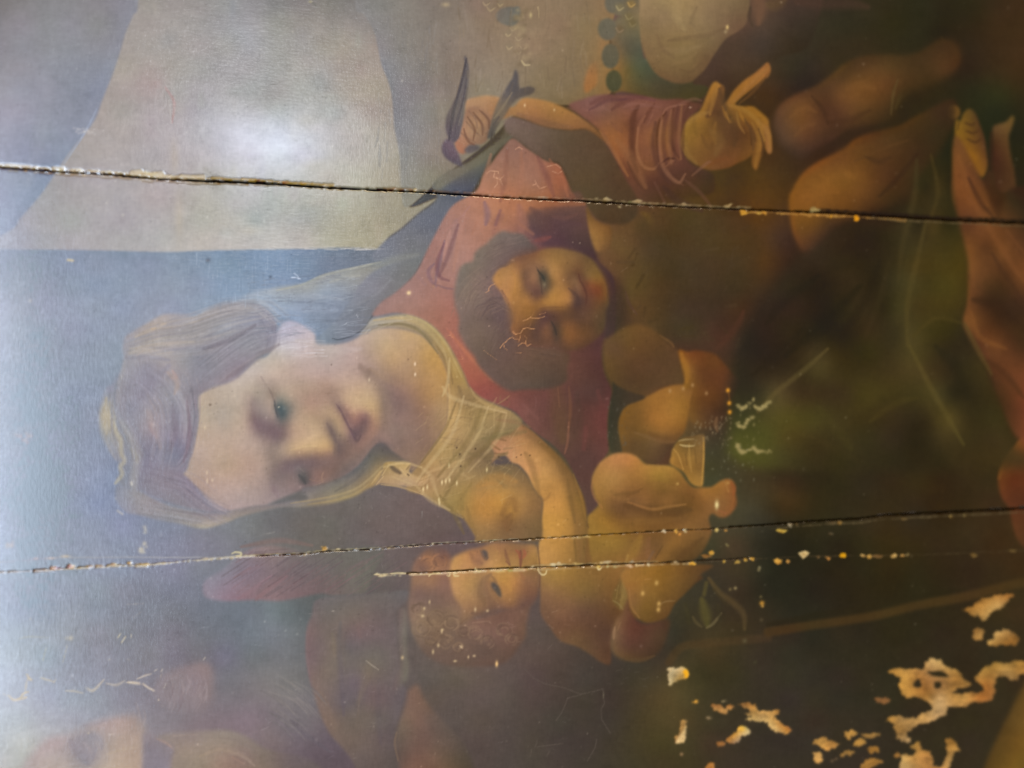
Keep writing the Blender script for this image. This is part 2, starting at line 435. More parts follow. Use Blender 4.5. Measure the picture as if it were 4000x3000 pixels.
# green bush and its round leaves
fr('20')
R('painted_bush', '800,-700 810,-50 830,80 900,130 960,150 900,160 830,300 860,380 850,560 870,595 850,650 870,790 950,790 1100,820 1300,870 1450,860 1600,870 1700,780 1620,700 1440,680 1340,640 1180,500 1130,400 1120,-700', '''
860,40:76,76,70 1000,450:69,69,57 1050,580:72,74,56 1150,700:66,68,50 1300,780:60,60,43 1500,800:60,58,38 1000,250:84,80,64 980,700:92,78,48 1000,600:86,76,48 1250,720:62,62,46 1060,120:96,86,66 1000,60:76,74,64 960,330:76,74,62 930,560:106,84,54 900,540:112,86,54
''', 8)
for x, y, rx, ry, c in ((860, 30, 56, 80, (75, 76, 70)), (825, 252, 84, 96, (76, 77, 70)), (850, 485, 76, 108, (72, 73, 63)), (880, 700, 70, 96, (62, 65, 48))):
    o = ' '.join('%.0f,%.0f' % (x + rx * math.cos(a), y + ry * math.sin(a)) for a in np.linspace(0, 6.28, 9)[:-1])
    R('painted_bush/leaf#%d' % x, o, '%d,%d:%d,%d,%d' % ((x, y) + c), 7)
    T('%d,%d %d,%d' % (x - 10, y - ry * .6, x + 10, y + ry * .6), 20, tuple(v + 8 for v in c), .3)
for x, y, c in ((930, 60, (132, 124, 94)), (1030, 30, (150, 124, 74)), (1010, 140, (112, 104, 78)), (1040, 200, (100, 92, 68)), (930, 250, (104, 92, 76))):
    B(x, y, 40, 36, tuple(v - 26 for v in c), .6)
    T('%d,%d %d,%d %d,%d' % (x - 30, y - 10, x - 5, y + 28, x + 34, y + 6), 12, c, .7)
R('painted_cloth', '1080,-700 1100,0 1098,150 1110,330 1140,460 1200,580 1260,650 1340,695 1440,722 1560,705 1640,650 1700,560 1760,460 1850,340 1950,280 2020,220 2050,120 2060,0 2080,-700', '''
1200,100:118,100,75 1450,60:132,114,76 1500,150:128,110,77 1800,100:112,94,69 1950,100:100,82,59 1300,300:112,94,65 1500,300:118,98,67 1700,350:106,88,61 1400,500:108,90,61 1550,550:104,86,57 1300,600:100,80,55 1500,690:92,74,51 1200,450:104,86,61 1900,230:100,80,59 1640,500:98,78,53 1120,200:108,92,68 1340,100:120,102,75 1700,80:118,100,74
''', 7)
for p, w, c in (('1450,0 1420,120 1490,250', 60, (136, 118, 82)), ('1350,350 1500,330 1700,300 1850,240', 30, (96, 78, 56)), ('1300,420 1450,440 1620,400', 40, (122, 102, 72)), ('1380,560 1500,520 1600,450', 26, (114, 94, 64)), ('1250,300 1300,420 1400,500', 26, (98, 80, 58)), ('1600,60 1550,180 1600,260', 26, (108, 92, 66)), ('1450,600 1550,620 1640,540', 20, (90, 72, 50))):
    T(p, w, c, .5)
B(1860, 235, 12, 18, (196, 170, 110), .9)
B(1845, 275, 14, 16, (160, 142, 104), .6)
R('painted_garment', '2080,-700 2060,0 2070,100 2020,220 1950,280 1850,345 1760,465 1680,590 1560,712 1640,735 1750,745 1850,770 1950,740 2100,640 2300,500 @30 400,300 500,-700', '''
2100,100:82,62,48 1900,450:62,50,41 2100,350:62,52,43 1700,680:60,48,38 2000,700:58,46,34 2200,300:66,54,44 2050,500:62,50,40 1800,700:58,46,36 @30 100,100:66,53,43 300,100:62,50,40 100,300:60,50,38 30,500:58,48,36 700,30:70,50,38
''', 7)
T('2110,-20 2150,60 2130,200', 70, (102, 74, 54), .7)
T('2060,60 2050,150 2080,230', 24, (64, 52, 40), .7)
fr('30')
T('0,40 60,40 140,0', 70, (92, 72, 46), .6)
T('250,20 450,30 700,30 860,60', 70, (74, 54, 42), .6)
# legs of the standing child
R('painted_boy/leg', '80,950 150,870 280,800 420,740 560,640 650,560 780,500 900,480 1050,480 1180,490 1300,460 1400,400 1500,340 1600,380 1650,470 1640,560 1560,620 1400,690 1250,770 1180,850 1120,940 1050,1020 950,1060 800,1080 680,1110 600,1180 500,1240 400,1280 300,1300 200,1260 120,1150 80,1050', '''
250,1000:100,66,34 250,850:92,60,36 350,1100:84,56,36 300,1220:76,52,36 150,1050:92,62,40 600,780:104,70,34 700,850:98,64,32 850,700:88,58,30 800,550:78,54,30 1000,550:76,54,30 900,900:82,54,30 1100,800:66,50,28 1050,1000:62,46,26 700,1050:76,52,30 1300,600:70,48,26 1500,450:72,50,24 1550,550:74,48,26 500,950:80,52,34 480,850:76,52,32 1200,550:70,50,28
''', 12)
for p, w, c, a in (('340,840 400,920 480,1040', 30, (70, 46, 28), .7), ('480,1000 600,960 680,1000', 60, (72, 46, 30), .6), ('560,760 640,740 720,720', 40, (112, 76, 36), .5), ('1150,680 1140,820 1100,940', 26, (78, 62, 34), .7), ('830,630 930,640', 30, (104, 70, 38), .6), ('600,840 700,880', 30, (112, 72, 40), .5), ('200,1000 300,1060 340,1000', 40, (110, 72, 36), .5), ('130,980 200,900 320,860', 20, (104, 68, 44), .5), ('1480,560 1540,580', 40, (84, 44, 26), .5), ('1500,320 1520,370', 14, (78, 60, 32), .7)):
    T(p, w, c, a)
R('painted_boy/leg#2', '210,1659 260,1560 330,1470 450,1390 560,1340 660,1290 740,1210 850,1160 1000,1120 1150,1080 1250,1020 1380,960 1500,900 1600,860 1640,950 1600,1080 1530,1180 1430,1330 1330,1470 1250,1600 @31 1180,10 1100,70 1000,120 860,150 700,180 520,250 430,330 380,430 310,510 260,440 220,350 200,240 185,100 190,30', '''
350,1550:124,78,30 600,1450:116,74,28 750,1300:108,68,26 800,1500:104,68,26 550,1600:110,72,26 900,1350:96,64,28 1000,1250:78,52,26 1200,1150:78,52,26 1100,1450:74,48,24 1000,1600:72,44,24 1300,1300:66,46,24 1450,1000:62,42,24 850,1200:88,58,28 400,1480:122,76,32 1250,1450:60,42,24
@31 400,50:122,80,30 550,60:104,68,26 700,70:72,46,22 900,60:72,46,22 1050,60:64,42,22 300,280:110,70,28 350,350:96,60,32 310,480:84,52,34 500,250:64,44,24
''', 11)
T('760,1250 900,1230 1000,1280', 50, (84, 56, 28), .5)
T('1150,1400 1050,1550 950,1680', 60, (66, 40, 22), .6)
B(830, 1540, 30, 60, (120, 82, 34), .5)
B(780, 1420, 50, 40, (118, 76, 28), .6)
# fingers and drapery at the far right
R('painted_hand', '1620,1030 1660,1050 1690,980 1740,940 1790,980 1830,1080 1870,1200 1890,1330 1900,1430 1870,1520 1830,1525 1780,1480 1700,1400 1640,1320 1615,1200', '''
1700,1000:112,82,34 1650,1150:134,94,32 1750,1350:140,92,28 1830,1450:132,88,32 1780,1100:98,68,32 1850,1250:96,64,34 1680,1280:138,92,30''', 8)
o = ' '.join('%.0f,%.0f' % (1603 + 55 * math.cos(a), 970 + 60 * math.sin(a)) for a in np.linspace(0, 6.28, 9)[:-1])
R('painted_hand/finger', o, '1603,970:132,92,38', 8)
for p in ('1700,1060 1760,1080 1790,1060', '1710,1130 1770,1150 1820,1130', '1720,1200 1790,1230 1840,1200', '1650,1060 1640,1120'):
    T(p, 16, (76, 50, 28), .7)
R('painted_hand/finger#2', '1950,1090 2000,1070 2060,1050 2110,1000 2125,1030 2100,1120 2080,1180 2090,1300 2110,1400 2130,1500 2130,1700 1950,1700 1930,1500 1940,1300 1940,1150', '1990,1100:104,76,42 2090,1040:112,84,40 2000,1300:84,56,32 2040,1450:78,52,30 2000,1600:76,50,30 1950,1250:76,50,28', 9)
T('1930,1150 1930,1400 1910,1600', 40, (64, 44, 26), .6)
fr('31')
R('painted_drapery', '@30 1605,1250 1590,1500 1580,1659 @31 1600,120 1650,220 1700,300 1740,450 1745,600 1720,720 1730,850 1720,1000 1690,1130 1720,1200 1780,1330 1840,1440 1900,1500 1900,1600 @32 1960,50 2050,120 2212,230 2500,300 @s 4500,1650 4500,560 @30 2130,1659 1950,1500 1900,1480 1840,1560 1750,1480 1660,1360', '''
@30 1630,1450:118,72,36 1700,1600:112,70,34 1800,1600:64,42,26 1900,1560:72,48,28 2050,1600:62,46,26
@31 1650,80:116,70,34 1780,60:112,68,32 1850,180:96,58,32 1950,100:72,46,26 2100,80:66,46,24 2180,150:52,46,26 1750,220:72,46,28 1780,350:110,70,34 1900,400:104,62,32 2000,340:98,60,30 2100,350:88,54,30 1830,500:84,54,30 2000,550:92,56,32 1900,600:76,46,26 2150,700:80,52,30 1780,640:86,56,30 2000,700:70,44,26 1800,740:54,36,24 1780,850:112,70,32 1900,800:62,40,26 2000,900:66,44,26 1850,950:104,66,34 1900,1000:84,54,32 2050,1080:96,56,36 2000,1120:100,60,36 1800,1100:76,46,30 1900,1200:80,50,30 2100,1200:96,54,34 1850,1350:68,44,28 2100,1350:96,52,30 2000,1500:84,52,32 2150,1600:110,56,34 1950,1650:60,42,26 2150,1450:98,50,28
''', 8)
for p, w, c, a in (('1780,250 1900,400 2050,600 2212,780', 44, (112, 72, 38), .7), ('1950,270 2080,340 2200,470', 40, (108, 66, 36), .7), ('1760,950 1900,1030 2050,1130 2212,1250', 40, (118, 74, 42), .75), ('1700,0 1850,150 1930,240', 60, (120, 74, 34), .7), ('1640,60 1690,180 1720,240', 50, (66, 38, 26), .5), ('1760,130 1850,210 1900,250', 34, (64, 38, 26), .8), ('1750,740 1900,760 2050,860 2200,1000', 50, (54, 36, 24), .6), ('2110,40 2180,150 2250,240', 14, (92, 74, 40), .6), ('2120,1600 2150,1700', 20, (150, 100, 56), .7)):
    T(p, w, c, a)
# ridges of the green drapery
for p, w, c, a in (('100,1659 300,1450 500,1250 600,1150 680,1080', 30, (84, 64, 32), .75), ('1500,20 1450,300 1350,500 1250,700 1200,950 1180,1150', 30, (80, 65, 33), .65), ('1240,350 1220,550 1180,750 1100,1000', 36, (70, 58, 31), .6), ('1180,1220 1280,1420 1390,1640', 30, (84, 66, 31), .7), ('1690,1140 1760,1280 1850,1450', 26, (82, 64, 33), .75), ('1200,1140 1300,1060 1450,1040 1650,1120', 22, (70, 56, 27), .6), ('1240,0 1260,150 1230,350', 46, (66, 58, 30), .6), ('500,780 300,850 200,1000 100,1200', 90, (38, 35, 23), .5), ('900,700 700,900 500,1150 350,1250', 90, (38, 32, 18), .5), ('1250,560 1230,680', 20, (52, 40, 18), .5), ('840,1280 920,1250', 40, (66, 52, 24), .4), ('400,1500 430,1650', 40, (74, 60, 26), .4), ('1000,860 940,1000 900,1200', 60, (44, 34, 18), .4)):
    T(p, w * 1.7, c, a * .8, 1.1)
fr('32')
for p, w, c, a in (('1380,0 1480,140 1590,280', 34, (86, 66, 33), .8), ('300,430 450,500 650,600 800,670', 44, (80, 60, 31), .75), ('300,320 350,200 400,0', 44, (80, 64, 30), .65), ('1600,290 1680,400 1700,550', 40, (66, 52, 27), .5), ('1750,610 1850,650 1980,690', 34, (70, 56, 29), .6), ('360,360 480,420 620,520', 40, (38, 30, 20), .5), ('1450,60 1400,30', 40, (40, 34, 18), .4), ('350,440 440,490', 22, (100, 70, 36), .5), ('1860,80 1900,250', 30, (68, 56, 28), .4), ('2080,250 2180,330', 40, (66, 52, 28), .4)):
    T(p, w * 1.7, c, a * .8, 1.1)
R('painted_drapery#2', '2212,450 2120,560 2030,680 1990,800 2000,920 2030,1000 2080,1070 2110,1200 2150,1330 2250,1420 2500,1400 2500,300', '2100,650:116,66,32 2050,750:106,61,30 2120,800:92,48,26 2180,700:94,54,28 2050,950:98,55,31 2150,980:88,50,30 2150,1200:90,52,30 2200,1350:84,52,30 2200,850:96,52,28', 9)
T('2200,470 2110,580 2030,700 1995,820', 26, (124, 76, 34), .7)
B(2140, 30, 40, 50, (128, 90, 54), .7)
B(1835, 130, 16, 30, (84, 72, 40), .6)
fr('23')
T('1360,745 1420,655 1500,605 1700,580 2212,535', 70, (76, 58, 37), .6, .6, taper=False)
fr('33')
T('0,485 400,420 900,345 1300,250 1700,180 2100,80 2300,40', 80, (76, 56, 29), .75, .6, taper=False)
T('0,420 400,350 900,270 1300,180 1700,110', 80, (44, 37, 22), .5, .6)
R('painted_garment#2', '2300,860 2212,940 2100,1150 1980,1400 1870,1659 1800,2000 2900,2000 2900,700', '2100,1500:104,76,33 2212,1200:110,80,36 2000,1600:98,72,32 2180,1000:92,68,34', 14)

# ------------------------------------------------------------------ the picture: scarf, robe, arm of the standing child
fr('11')
R('painted_woman/veil', '-200,980 -60,880 60,850 200,820 430,790 580,720 900,650 1060,610 1250,560 1250,700 1000,900 800,1120 520,1250 330,1110 200,1080 130,1030 60,990 -60,960', '''
100,900:148,155,164 250,870:144,147,148 450,820:150,149,143 600,760:142,142,141 800,700:134,134,128 950,660:127,124,116 400,950:138,146,158 600,880:136,144,154 700,950:127,134,146 500,1050:125,133,145 300,1020:136,146,161 650,1100:117,123,133 450,1150:130,141,156 1150,600:110,110,110
''', 10)
R('painted_woman/scarf', '@s 2010,520 1972,535 1904,583 1836,633 1745,673 1690,725 @11 1560,60 1400,190 1250,320 1150,390 1060,480 1000,560 1060,610 1150,600 1250,580 1000,700 860,860 800,970 700,1100 560,1230 520,1290 600,1320 720,1310 850,1255 940,1180 1000,1080 1080,990 1200,890 1340,760 1400,680 1460,550 1540,430 1580,360 1640,240 1700,160 1760,110 1850,30 @s 1886,678 1918,624 1950,583 2000,540''', '''
1700,100:82,84,94 1450,250:89,91,100 1300,400:96,98,105 1150,480:100,102,112 1400,560:95,97,100 1250,650:97,98,102 1100,800:103,104,108 1000,900:106,108,114 900,1000:108,110,116 1000,1020:98,100,104 800,1150:111,115,121 700,1230:110,114,120 600,1250:119,126,134 @10 1700,1600:72,74,82 1850,1500:78,76,74 1700,1500:96,92,80 2000,1350:84,80,68 2150,1200:84,78,66 1780,1620:70,72,82
''', 8)
R(None, '@10 1545,1570 1650,1490 1850,1400 2000,1290 2060,1240 2130,1160 2200,1080 2180,1190 2080,1290 2000,1370 1900,1440 1760,1520 1640,1600 1560,1650', '@10 1650,1540:104,98,84 1850,1440:94,88,74 2000,1330:90,82,68 2130,1180:84,74,62', 10, .8)
T('1700,165 1640,240 1540,430 1460,560 1380,700 1340,755 1200,890 1080,990 1000,1080 940,1170 850,1235 720,1275 660,1265', 13, (70, 74, 78), .8)
for p, w, c, a in (('180,850 400,800 600,715 900,645 1080,605', 16, (160, 156, 140), .6), ('640,780 760,740 900,720', 26, (150, 148, 138), .5), ('1000,640 1200,580 1400,540', 40, (112, 113, 112), .6), ('830,860 790,1000 700,1110', 26, (112, 116, 124), .5), ('200,1000 450,1010 700,1020', 40, (150, 158, 170), .4), ('250,900 500,900 760,930', 30, (156, 160, 166), .4), ('300,950 560,960 700,990', 12, (120, 126, 138), .5), ('700,1120 850,1040 1000,920', 20, (100, 103, 110), .5), ('900,960 1040,880 1200,720', 16, (112, 114, 118), .5)):
    T(p, w, c, a)
T('330,700 370,740', 9, (200, 206, 220), .9)
T('300,735 345,740 390,755', 7, (196, 204, 220), .8)
T('870,1060 885,1090', 8, (170, 172, 178), .8)
T('755,1150 790,1130', 8, (170, 172, 178), .8)
fr('s')
R('painted_boy/robe', '1860,745 1890,678 1925,630 1960,583 2005,540 2060,580 2140,628 2185,645 2215,700 2250,770 2290,790 2295,850 2310,950 2340,1020 2400,1100 2400,1300 2355,1360 2360,1450 2388,1520 2388,1560 2375,1620 2375,1700 2378,1755 2360,1790 2325,1840 2314,1880 2320,1930 2337,1970 2295,2015 2270,1920 2235,1840 2200,1780 2150,1730 2090,1690 2040,1640 2000,1602 1882,1556 1836,1514 1809,1455 1778,1392 1746,1338 1705,1288 1655,1252 1588,1229 1540,1222 1470,1235 1455,1225 1490,1180 1545,1142 1610,1083 1640,1038 1665,985 1702,912 1735,850 1775,797', '''
1900,760:158,108,83 1980,720:150,98,75 2060,640:140,97,81 2020,600:130,91,79 2100,720:142,99,80 2180,700:150,93,69 2200,760:128,85,69
1850,850:152,105,86 1930,830:157,107,80 1760,900:145,104,93 1700,1000:141,101,93 1800,1000:145,105,95 1760,1070:139,100,92 1680,1100:134,97,91 1600,1180:132,99,92 1720,1150:136,95,87 1700,1230:134,91,79 1790,1320:130,83,71 1820,1400:137,83,66 1880,1450:132,77,61 1900,1520:118,68,58
2000,870:145,97,76 2080,830:142,93,73 2150,800:139,87,64 2050,900:120,83,76 2090,850:106,74,70 2180,850:93,69,68 2200,920:85,63,62 2270,880:86,64,62 2280,960:76,57,58 2140,930:104,71,68 2320,1010:70,55,54
2330,1370:84,57,55 2300,1450:86,59,55 2200,1450:100,69,59 2330,1550:84,59,57 2050,1540:105,66,61 2150,1560:98,65,61 2250,1560:90,61,57 2350,1600:98,60,59 2050,1630:109,72,67 2120,1650:99,66,63 2250,1650:88,61,57 2330,1680:96,60,59 2200,1720:92,67,61 2300,1750:87,60,59 2250,1800:84,59,58 2280,1900:76,57,56 2300,1970:72,56,58 1960,1560:114,71,63
''', 7)
fr('11')
for p, w, c, a in (('1975,90 2000,190 1985,280', 40, (118, 88, 92), .7), ('1630,420 1600,560 1570,680 1550,790', 24, (108, 82, 92), .7), ('1540,620 1490,680 1510,760 1560,815', 24, (114, 84, 92), .7), ('1560,800 1640,830 1710,838', 14, (112, 82, 86), .7), ('1730,250 1700,420 1650,600', 60, (138, 104, 101), .5), ('1680,330 1640,480 1620,600', 26, (164, 120, 110), .5), ('1800,200 1760,400 1740,600', 30, (160, 116, 104), .5), ('2130,200 2080,260 2050,360', 50, (134, 90, 78), .5), ('1600,800 1560,740', 20, (150, 110, 102), .5), ('1520,700 1540,640', 14, (150, 108, 100), .5), ('1400,730 1460,800', 40, (126, 94, 94), .5), ('1680,1210 1760,1320 1900,1480 2050,1640', 22, (156, 96, 70), .6), ('1650,1180 1720,1300 1800,1450', 16, (146, 90, 74), .6), ('1900,1420 1960,1530 2100,1659', 40, (144, 84, 62), .5), ('1640,330 1740,250 1850,120', 16, (150, 106, 98), .5)):
    T(p, w, c, a)
B(1535, 815, 10, 12, (150, 112, 92), .7)
fr('21')
R(None, '130,190 250,150 450,130 640,150 660,330 700,480 740,590 600,530 450,490 300,490 200,400 150,300', '200,230:88,66,66 400,250:82,62,62 600,250:88,66,62 300,330:84,62,62 500,400:78,60,60 600,450:76,58,58 400,430:76,58,62 700,520:70,54,54 250,200:96,70,66', 16, .8)
T('330,390 260,410 200,420', 34, (118, 72, 66), .7)
T('350,210 450,230 560,190', 30, (104, 74, 68), .5)
T('60,120 90,250 80,340', 60, (142, 96, 84), .6)
T('200,120 350,100 520,100 630,105', 34, (146, 94, 68), .6)
fr('22')
for p, w, c, a in (('370,0 400,120 420,300 440,480', 110, (98, 72, 56), .6), ('395,20 410,200', 16, (122, 86, 66), .5), ('490,20 505,200 490,400', 20, (112, 76, 60), .6), ('490,330 480,500 455,600', 16, (128, 86, 72), .6), ('560,80 570,300 540,460', 60, (82, 62, 56), .4), ('640,380 620,560', 60, (112, 66, 66), .4), ('190,90 210,150 200,210', 8, (112, 76, 74), .4), ('740,60 780,200', 50, (104, 64, 62), .4), ('100,180 220,300', 40, (116, 76, 72), .4)):
    T(p, w, c, a)
fr('20')
R('painted_boy/sleeve', '@20 0,1010 120,1040 250,1085 350,1110 500,1125 640,1115 760,1180 850,1300 920,1420 990,1560 1060,1659 @21 1090,60 1090,110 1080,200 1000,270 900,280 780,260 700,200 645,110 @20 590,1659 520,1659 480,1560 440,1460 400,1405 300,1390 200,1330 100,1250 0,1180 -60,1120 -60,1040', '''
-20,1080:96,78,72 200,1150:92,75,66 400,1250:86,71,57 600,1300:82,69,55 800,1500:80,67,51 700,1250:82,67,53 900,1600:77,61,47 600,1600:82,69,53 250,1300:90,73,62 @21 850,50:76,62,48 850,180:74,60,46 1000,230:72,58,46
''', 9)
R('painted_boy/arm', '@10 1800,900 1830,860 1900,838 2000,825 2120,850 @20 0,925 90,852 180,850 330,880 450,930 560,990 700,1090 790,1180 830,1250 760,1190 640,1118 500,1122 350,1105 250,1080 120,1030 0,1002 -50,1020 @10 2050,1040 1950,1080 1850,1050', '''
@20 100,900:148,106,63 300,960:140,100,59 500,1050:134,94,59 250,1050:126,87,57 700,1120:122,86,55 30,960:136,98,60 600,1060:128,90,58 @10 1900,900:150,112,80 2000,870:150,110,76 2120,880:146,106,67 2050,960:136,96,64 1950,950:146,108,78
''', 8)
T('50,985 200,1040 350,1080 520,1100', 40, (112, 80, 58), .5)
T('480,930 560,960 640,1020', 20, (112, 78, 62), .4)
B(110, 910, 8, 14, (190, 160, 120), .8)
B(365, 950, 8, 12, (190, 160, 120), .7)
R('painted_boy/robe', '490,910 600,860 720,825 860,815 1000,820 1150,835 1300,860 1450,855 1560,880 1650,905 1600,960 1530,1030 1480,1120 1465,1250 1480,1330 1550,1420 1700,1480 1750,1540 1740,1659 @21 1600,40 1400,75 1250,70 1100,60 @20 1060,1659 990,1540 930,1430 870,1300 800,1180 720,1100 600,1000', '''
600,900:112,77,71 750,920:118,83,76 900,850:104,69,63 1000,920:114,77,67 1150,880:112,75,65 1150,950:116,79,65 900,1050:122,81,59 850,1150:138,91,59 930,1250:138,89,57 1000,1000:120,79,61 1050,1050:98,64,51 1130,1150:124,81,59 1180,1300:120,79,59 1200,1030:112,75,63 1330,1000:108,73,59 1320,1150:134,91,55 1320,1300:128,85,53 1420,1100:104,69,55 1420,1250:110,71,57 1550,920:88,59,47 1480,950:96,63,51 1050,1450:104,67,53 1200,1550:88,57,49 1150,1440:116,77,55 1350,1480:86,57,49 1500,1550:78,53,43 1650,1560:66,49,37 1300,1600:80,53,45 1100,1600:92,61,51 700,1000:112,76,66 @21 1200,40:80,56,46 1450,50:72,52,38
''', 9)
for p, w, c, a in (('1095,910 1050,1000 1040,1150 1040,1350 1080,1480', 40, (82, 53, 43), .75), ('1230,900 1180,970 1140,1060', 24, (90, 58, 48), .6), ('1330,970 1270,1060 1255,1200 1270,1400', 20, (82, 53, 40), .75), ('1400,930 1370,1100 1380,1250 1440,1370', 26, (86, 56, 44), .65), ('860,950 960,880 1050,860', 30, (94, 60, 56), .6), ('680,900 760,860 860,830', 34, (97, 62, 60), .6), ('1300,990 1350,930 1500,900', 14, (130, 90, 74), .6), ('1090,1100 1080,1300 1130,1430 1220,1460 1270,1410', 20, (140, 97, 70), .7), ('1330,1440 1370,1400 1410,1385', 16, (124, 84, 65), .7), ('1290,1410 1350,1370 1400,1370', 16, (66, 42, 36), .8), ('1340,1450 1380,1530 1480,1600', 16, (104, 70, 56), .5), ('760,1130 840,1250 930,1400 1000,1520', 24, (150, 102, 66), .5), ('640,960 760,930 850,960', 24, (126, 88, 80), .4), ('960,930 1030,900 1150,900', 20, (126, 88, 78), .5), ('1000,1400 1080,1560 1150,1640', 26, (74, 50, 42), .5), ('1150,1000 1100,1080 1090,1160', 20, (132, 90, 70), .5), ('1390,1330 1450,1380 1470,1330', 14, (120, 80, 58), .5), ('1220,980 1170,1080', 14, (128, 88, 72), .5), ('950,1140 900,1100 860,1060', 30, (112, 74, 58), .4), ('1240,1090 1200,1250 1210,1380', 18, (130, 88, 62), .5)):
    T(p, w, c, a)
B(1540, 928, 10, 6, (180, 150, 130), .9)
# the open hand
R('painted_boy/hand', '1480,1100 1530,1030 1600,980 1640,930 1680,830 1720,740 1755,705 1790,722 1830,760 1822,850 1810,900 1850,880 1880,840 1920,780 2000,700 2100,630 2180,562 2212,548 @30 20,600 0,650 @20 2150,705 2050,785 1960,860 1930,905 2000,920 2080,920 2150,970 2212,1030 @30 10,1080 30,1200 28,1310 0,1320 @20 2180,1260 2150,1150 2170,1200 2165,1300 2140,1390 2110,1470 2075,1420 2080,1330 2110,1250 2060,1350 1950,1410 1850,1452 1700,1467 1600,1425 1500,1345 1465,1250''', '''
1550,1100:130,98,49 1650,1000:132,96,45 1740,780:146,102,45 1600,1250:122,88,47 1700,1150:108,78,43 1800,950:84,60,39 1800,1050:88,64,41 1700,1350:108,74,43 1850,1400:104,66,39 1950,1200:88,62,39 1850,1200:92,66,43 2000,1150:86,60,37 2000,950:140,96,41 1880,900:140,98,47
2100,660:146,98,49 1950,820:142,98,43 2200,575:146,96,53 2150,1020:140,98,41 2140,1250:120,84,40 2100,1420:126,88,41 2195,1150:134,92,43 2050,1080:112,76,38 1560,1300:118,86,46 1500,1200:130,98,50
''', 7)
for p, w, c, a in (('1815,760 1780,880 1740,960 1690,1000', 60, (86, 61, 40), .75), ('1860,920 1880,980 1920,1050', 22, (104, 74, 36), .6), ('1820,920 1850,1000 1900,1060', 20, (134, 94, 44), .7), ('1900,1020 1890,1060', 12, (140, 100, 48), .5), ('1960,940 1980,1000 2010,1050', 18, (150, 104, 46), .7), ('2030,1060 2090,1130 2110,1220', 24, (92, 62, 36), .6), ('2140,1120 2150,1200 2140,1300', 22, (150, 106, 48), .5), ('1990,930 2080,1000 2160,1120', 22, (148, 104, 44), .5), ('1580,1020 1570,1100 1600,1180', 30, (112, 84, 44), .4), ('1640,1170 1700,1280 1740,1220', 30, (98, 70, 42), .5), ('1760,1060 1740,1160 1760,1240', 30, (124, 90, 48), .5), ('1930,860 2050,760 2180,620', 16, (118, 80, 38), .5), ('1480,1120 1465,1250 1500,1340', 12, (146, 112, 56), .5), ('2060,1120 2070,1250', 24, (70, 48, 30), .6), ('2190,1150 2185,1260', 10, (90, 62, 32), .7), ('1700,1420 1800,1390 1900,1380', 40, (112, 68, 40), .4)):
    T(p, w, c, a)
fr('30')
R('painted_boy/hand#2', '-20,560 0,545 15,580 10,640 -20,670', '0,600:142,94,50', 7)
R('painted_boy/hand#3', '-20,1080 10,1130 25,1230 30,1310 5,1325 -15,1250 -30,1150', '10,1200:142,98,52 15,1300:146,104,60', 7)
fr('21')
R('painted_boy/arm#2', '645,130 700,220 770,270 850,300 865,380 855,450 840,500 780,515 730,505 690,420 665,320 648,230', '700,300:134,98,57 760,400:138,100,59 820,350:118,85,52 800,480:116,85,54 670,200:110,82,50', 8)
R(None, '770,500 850,480 960,540 1060,560 1080,640 1000,740 900,700 800,620 750,570', '800,540:106,80,52 900,580:94,72,48 1000,650:86,66,44 900,660:96,74,48', 18, .6)
R(None, '1110,170 1180,190 1230,250 1222,300 1190,345 1170,260', '1180,240:108,80,43 1200,310:96,68,40', 10)
R('painted_boy/tunic', '1080,260 1250,160 1500,120 1800,160 2050,250 2150,500 2100,800 2000,1050 1850,1250 1720,1390 1500,1370 1400,1330 1250,1200 1080,1120 1000,1000 960,800 1050,640 1090,450', '''
1300,400:68,55,38 1200,500:72,58,42 1500,500:67,54,38 1700,600:65,52,35 1900,400:69,54,33 1600,300:69,56,37 2000,700:62,48,29 1500,800:63,50,35 1300,700:66,54,37 1400,1000:65,52,37 1600,1000:61,48,35 1800,900:57,45,31 1400,1200:64,51,39 1600,1250:66,52,39 1200,1050:78,60,38 1850,1100:60,43,31 1700,1330:68,46,35 1120,800:84,66,40 1250,900:74,58,38''', 30, .8)
for k in range(50):
    x, y = RNG.uniform(1050, 2050), RNG.uniform(200, 1300)
    d = RNG.normal(0, 6)
    T('%.0f,%.0f %.0f,%.0f' % (x, y, x + RNG.normal(0, 60), y + RNG.normal(40, 40)), RNG.uniform(20, 50), (67 + d, 53 + d, 36 + d), .3)
T('940,690 1000,650', 10, (112, 90, 66), .6)
T('980,860 1010,960 1080,1060', 18, (84, 62, 50), .6)
T('2000,1030 1950,1150 1850,1280 1740,1380', 40, (72, 46, 34), .6)
R(None, '560,880 700,1000 820,980 900,780 980,900 1000,1050 920,1150 830,1280 790,1260 800,1100', '850,900:66,52,44 900,1000:64,52,42 850,1150:62,52,44', 18, .6)
R('painted_child', '790,1290 850,1250 950,1180 1080,1140 1200,1180 1300,1260 1400,1340 1450,1400 1470,1520 1490,1659 @22 1380,10 1250,30 1100,70 1000,60 900,20 870,0 @21 810,1560 785,1440', '''
850,1450:96,74,47 1000,1300:98,74,43 1150,1250:96,69,41 1100,1450:88,64,43 1300,1400:82,60,41 1350,1550:86,64,43 1000,1600:84,64,45 900,1350:92,70,48 1200,1620:82,62,42''', 12)
T('1280,1240 1370,1300 1400,1340', 16, (112, 80, 50), .5)
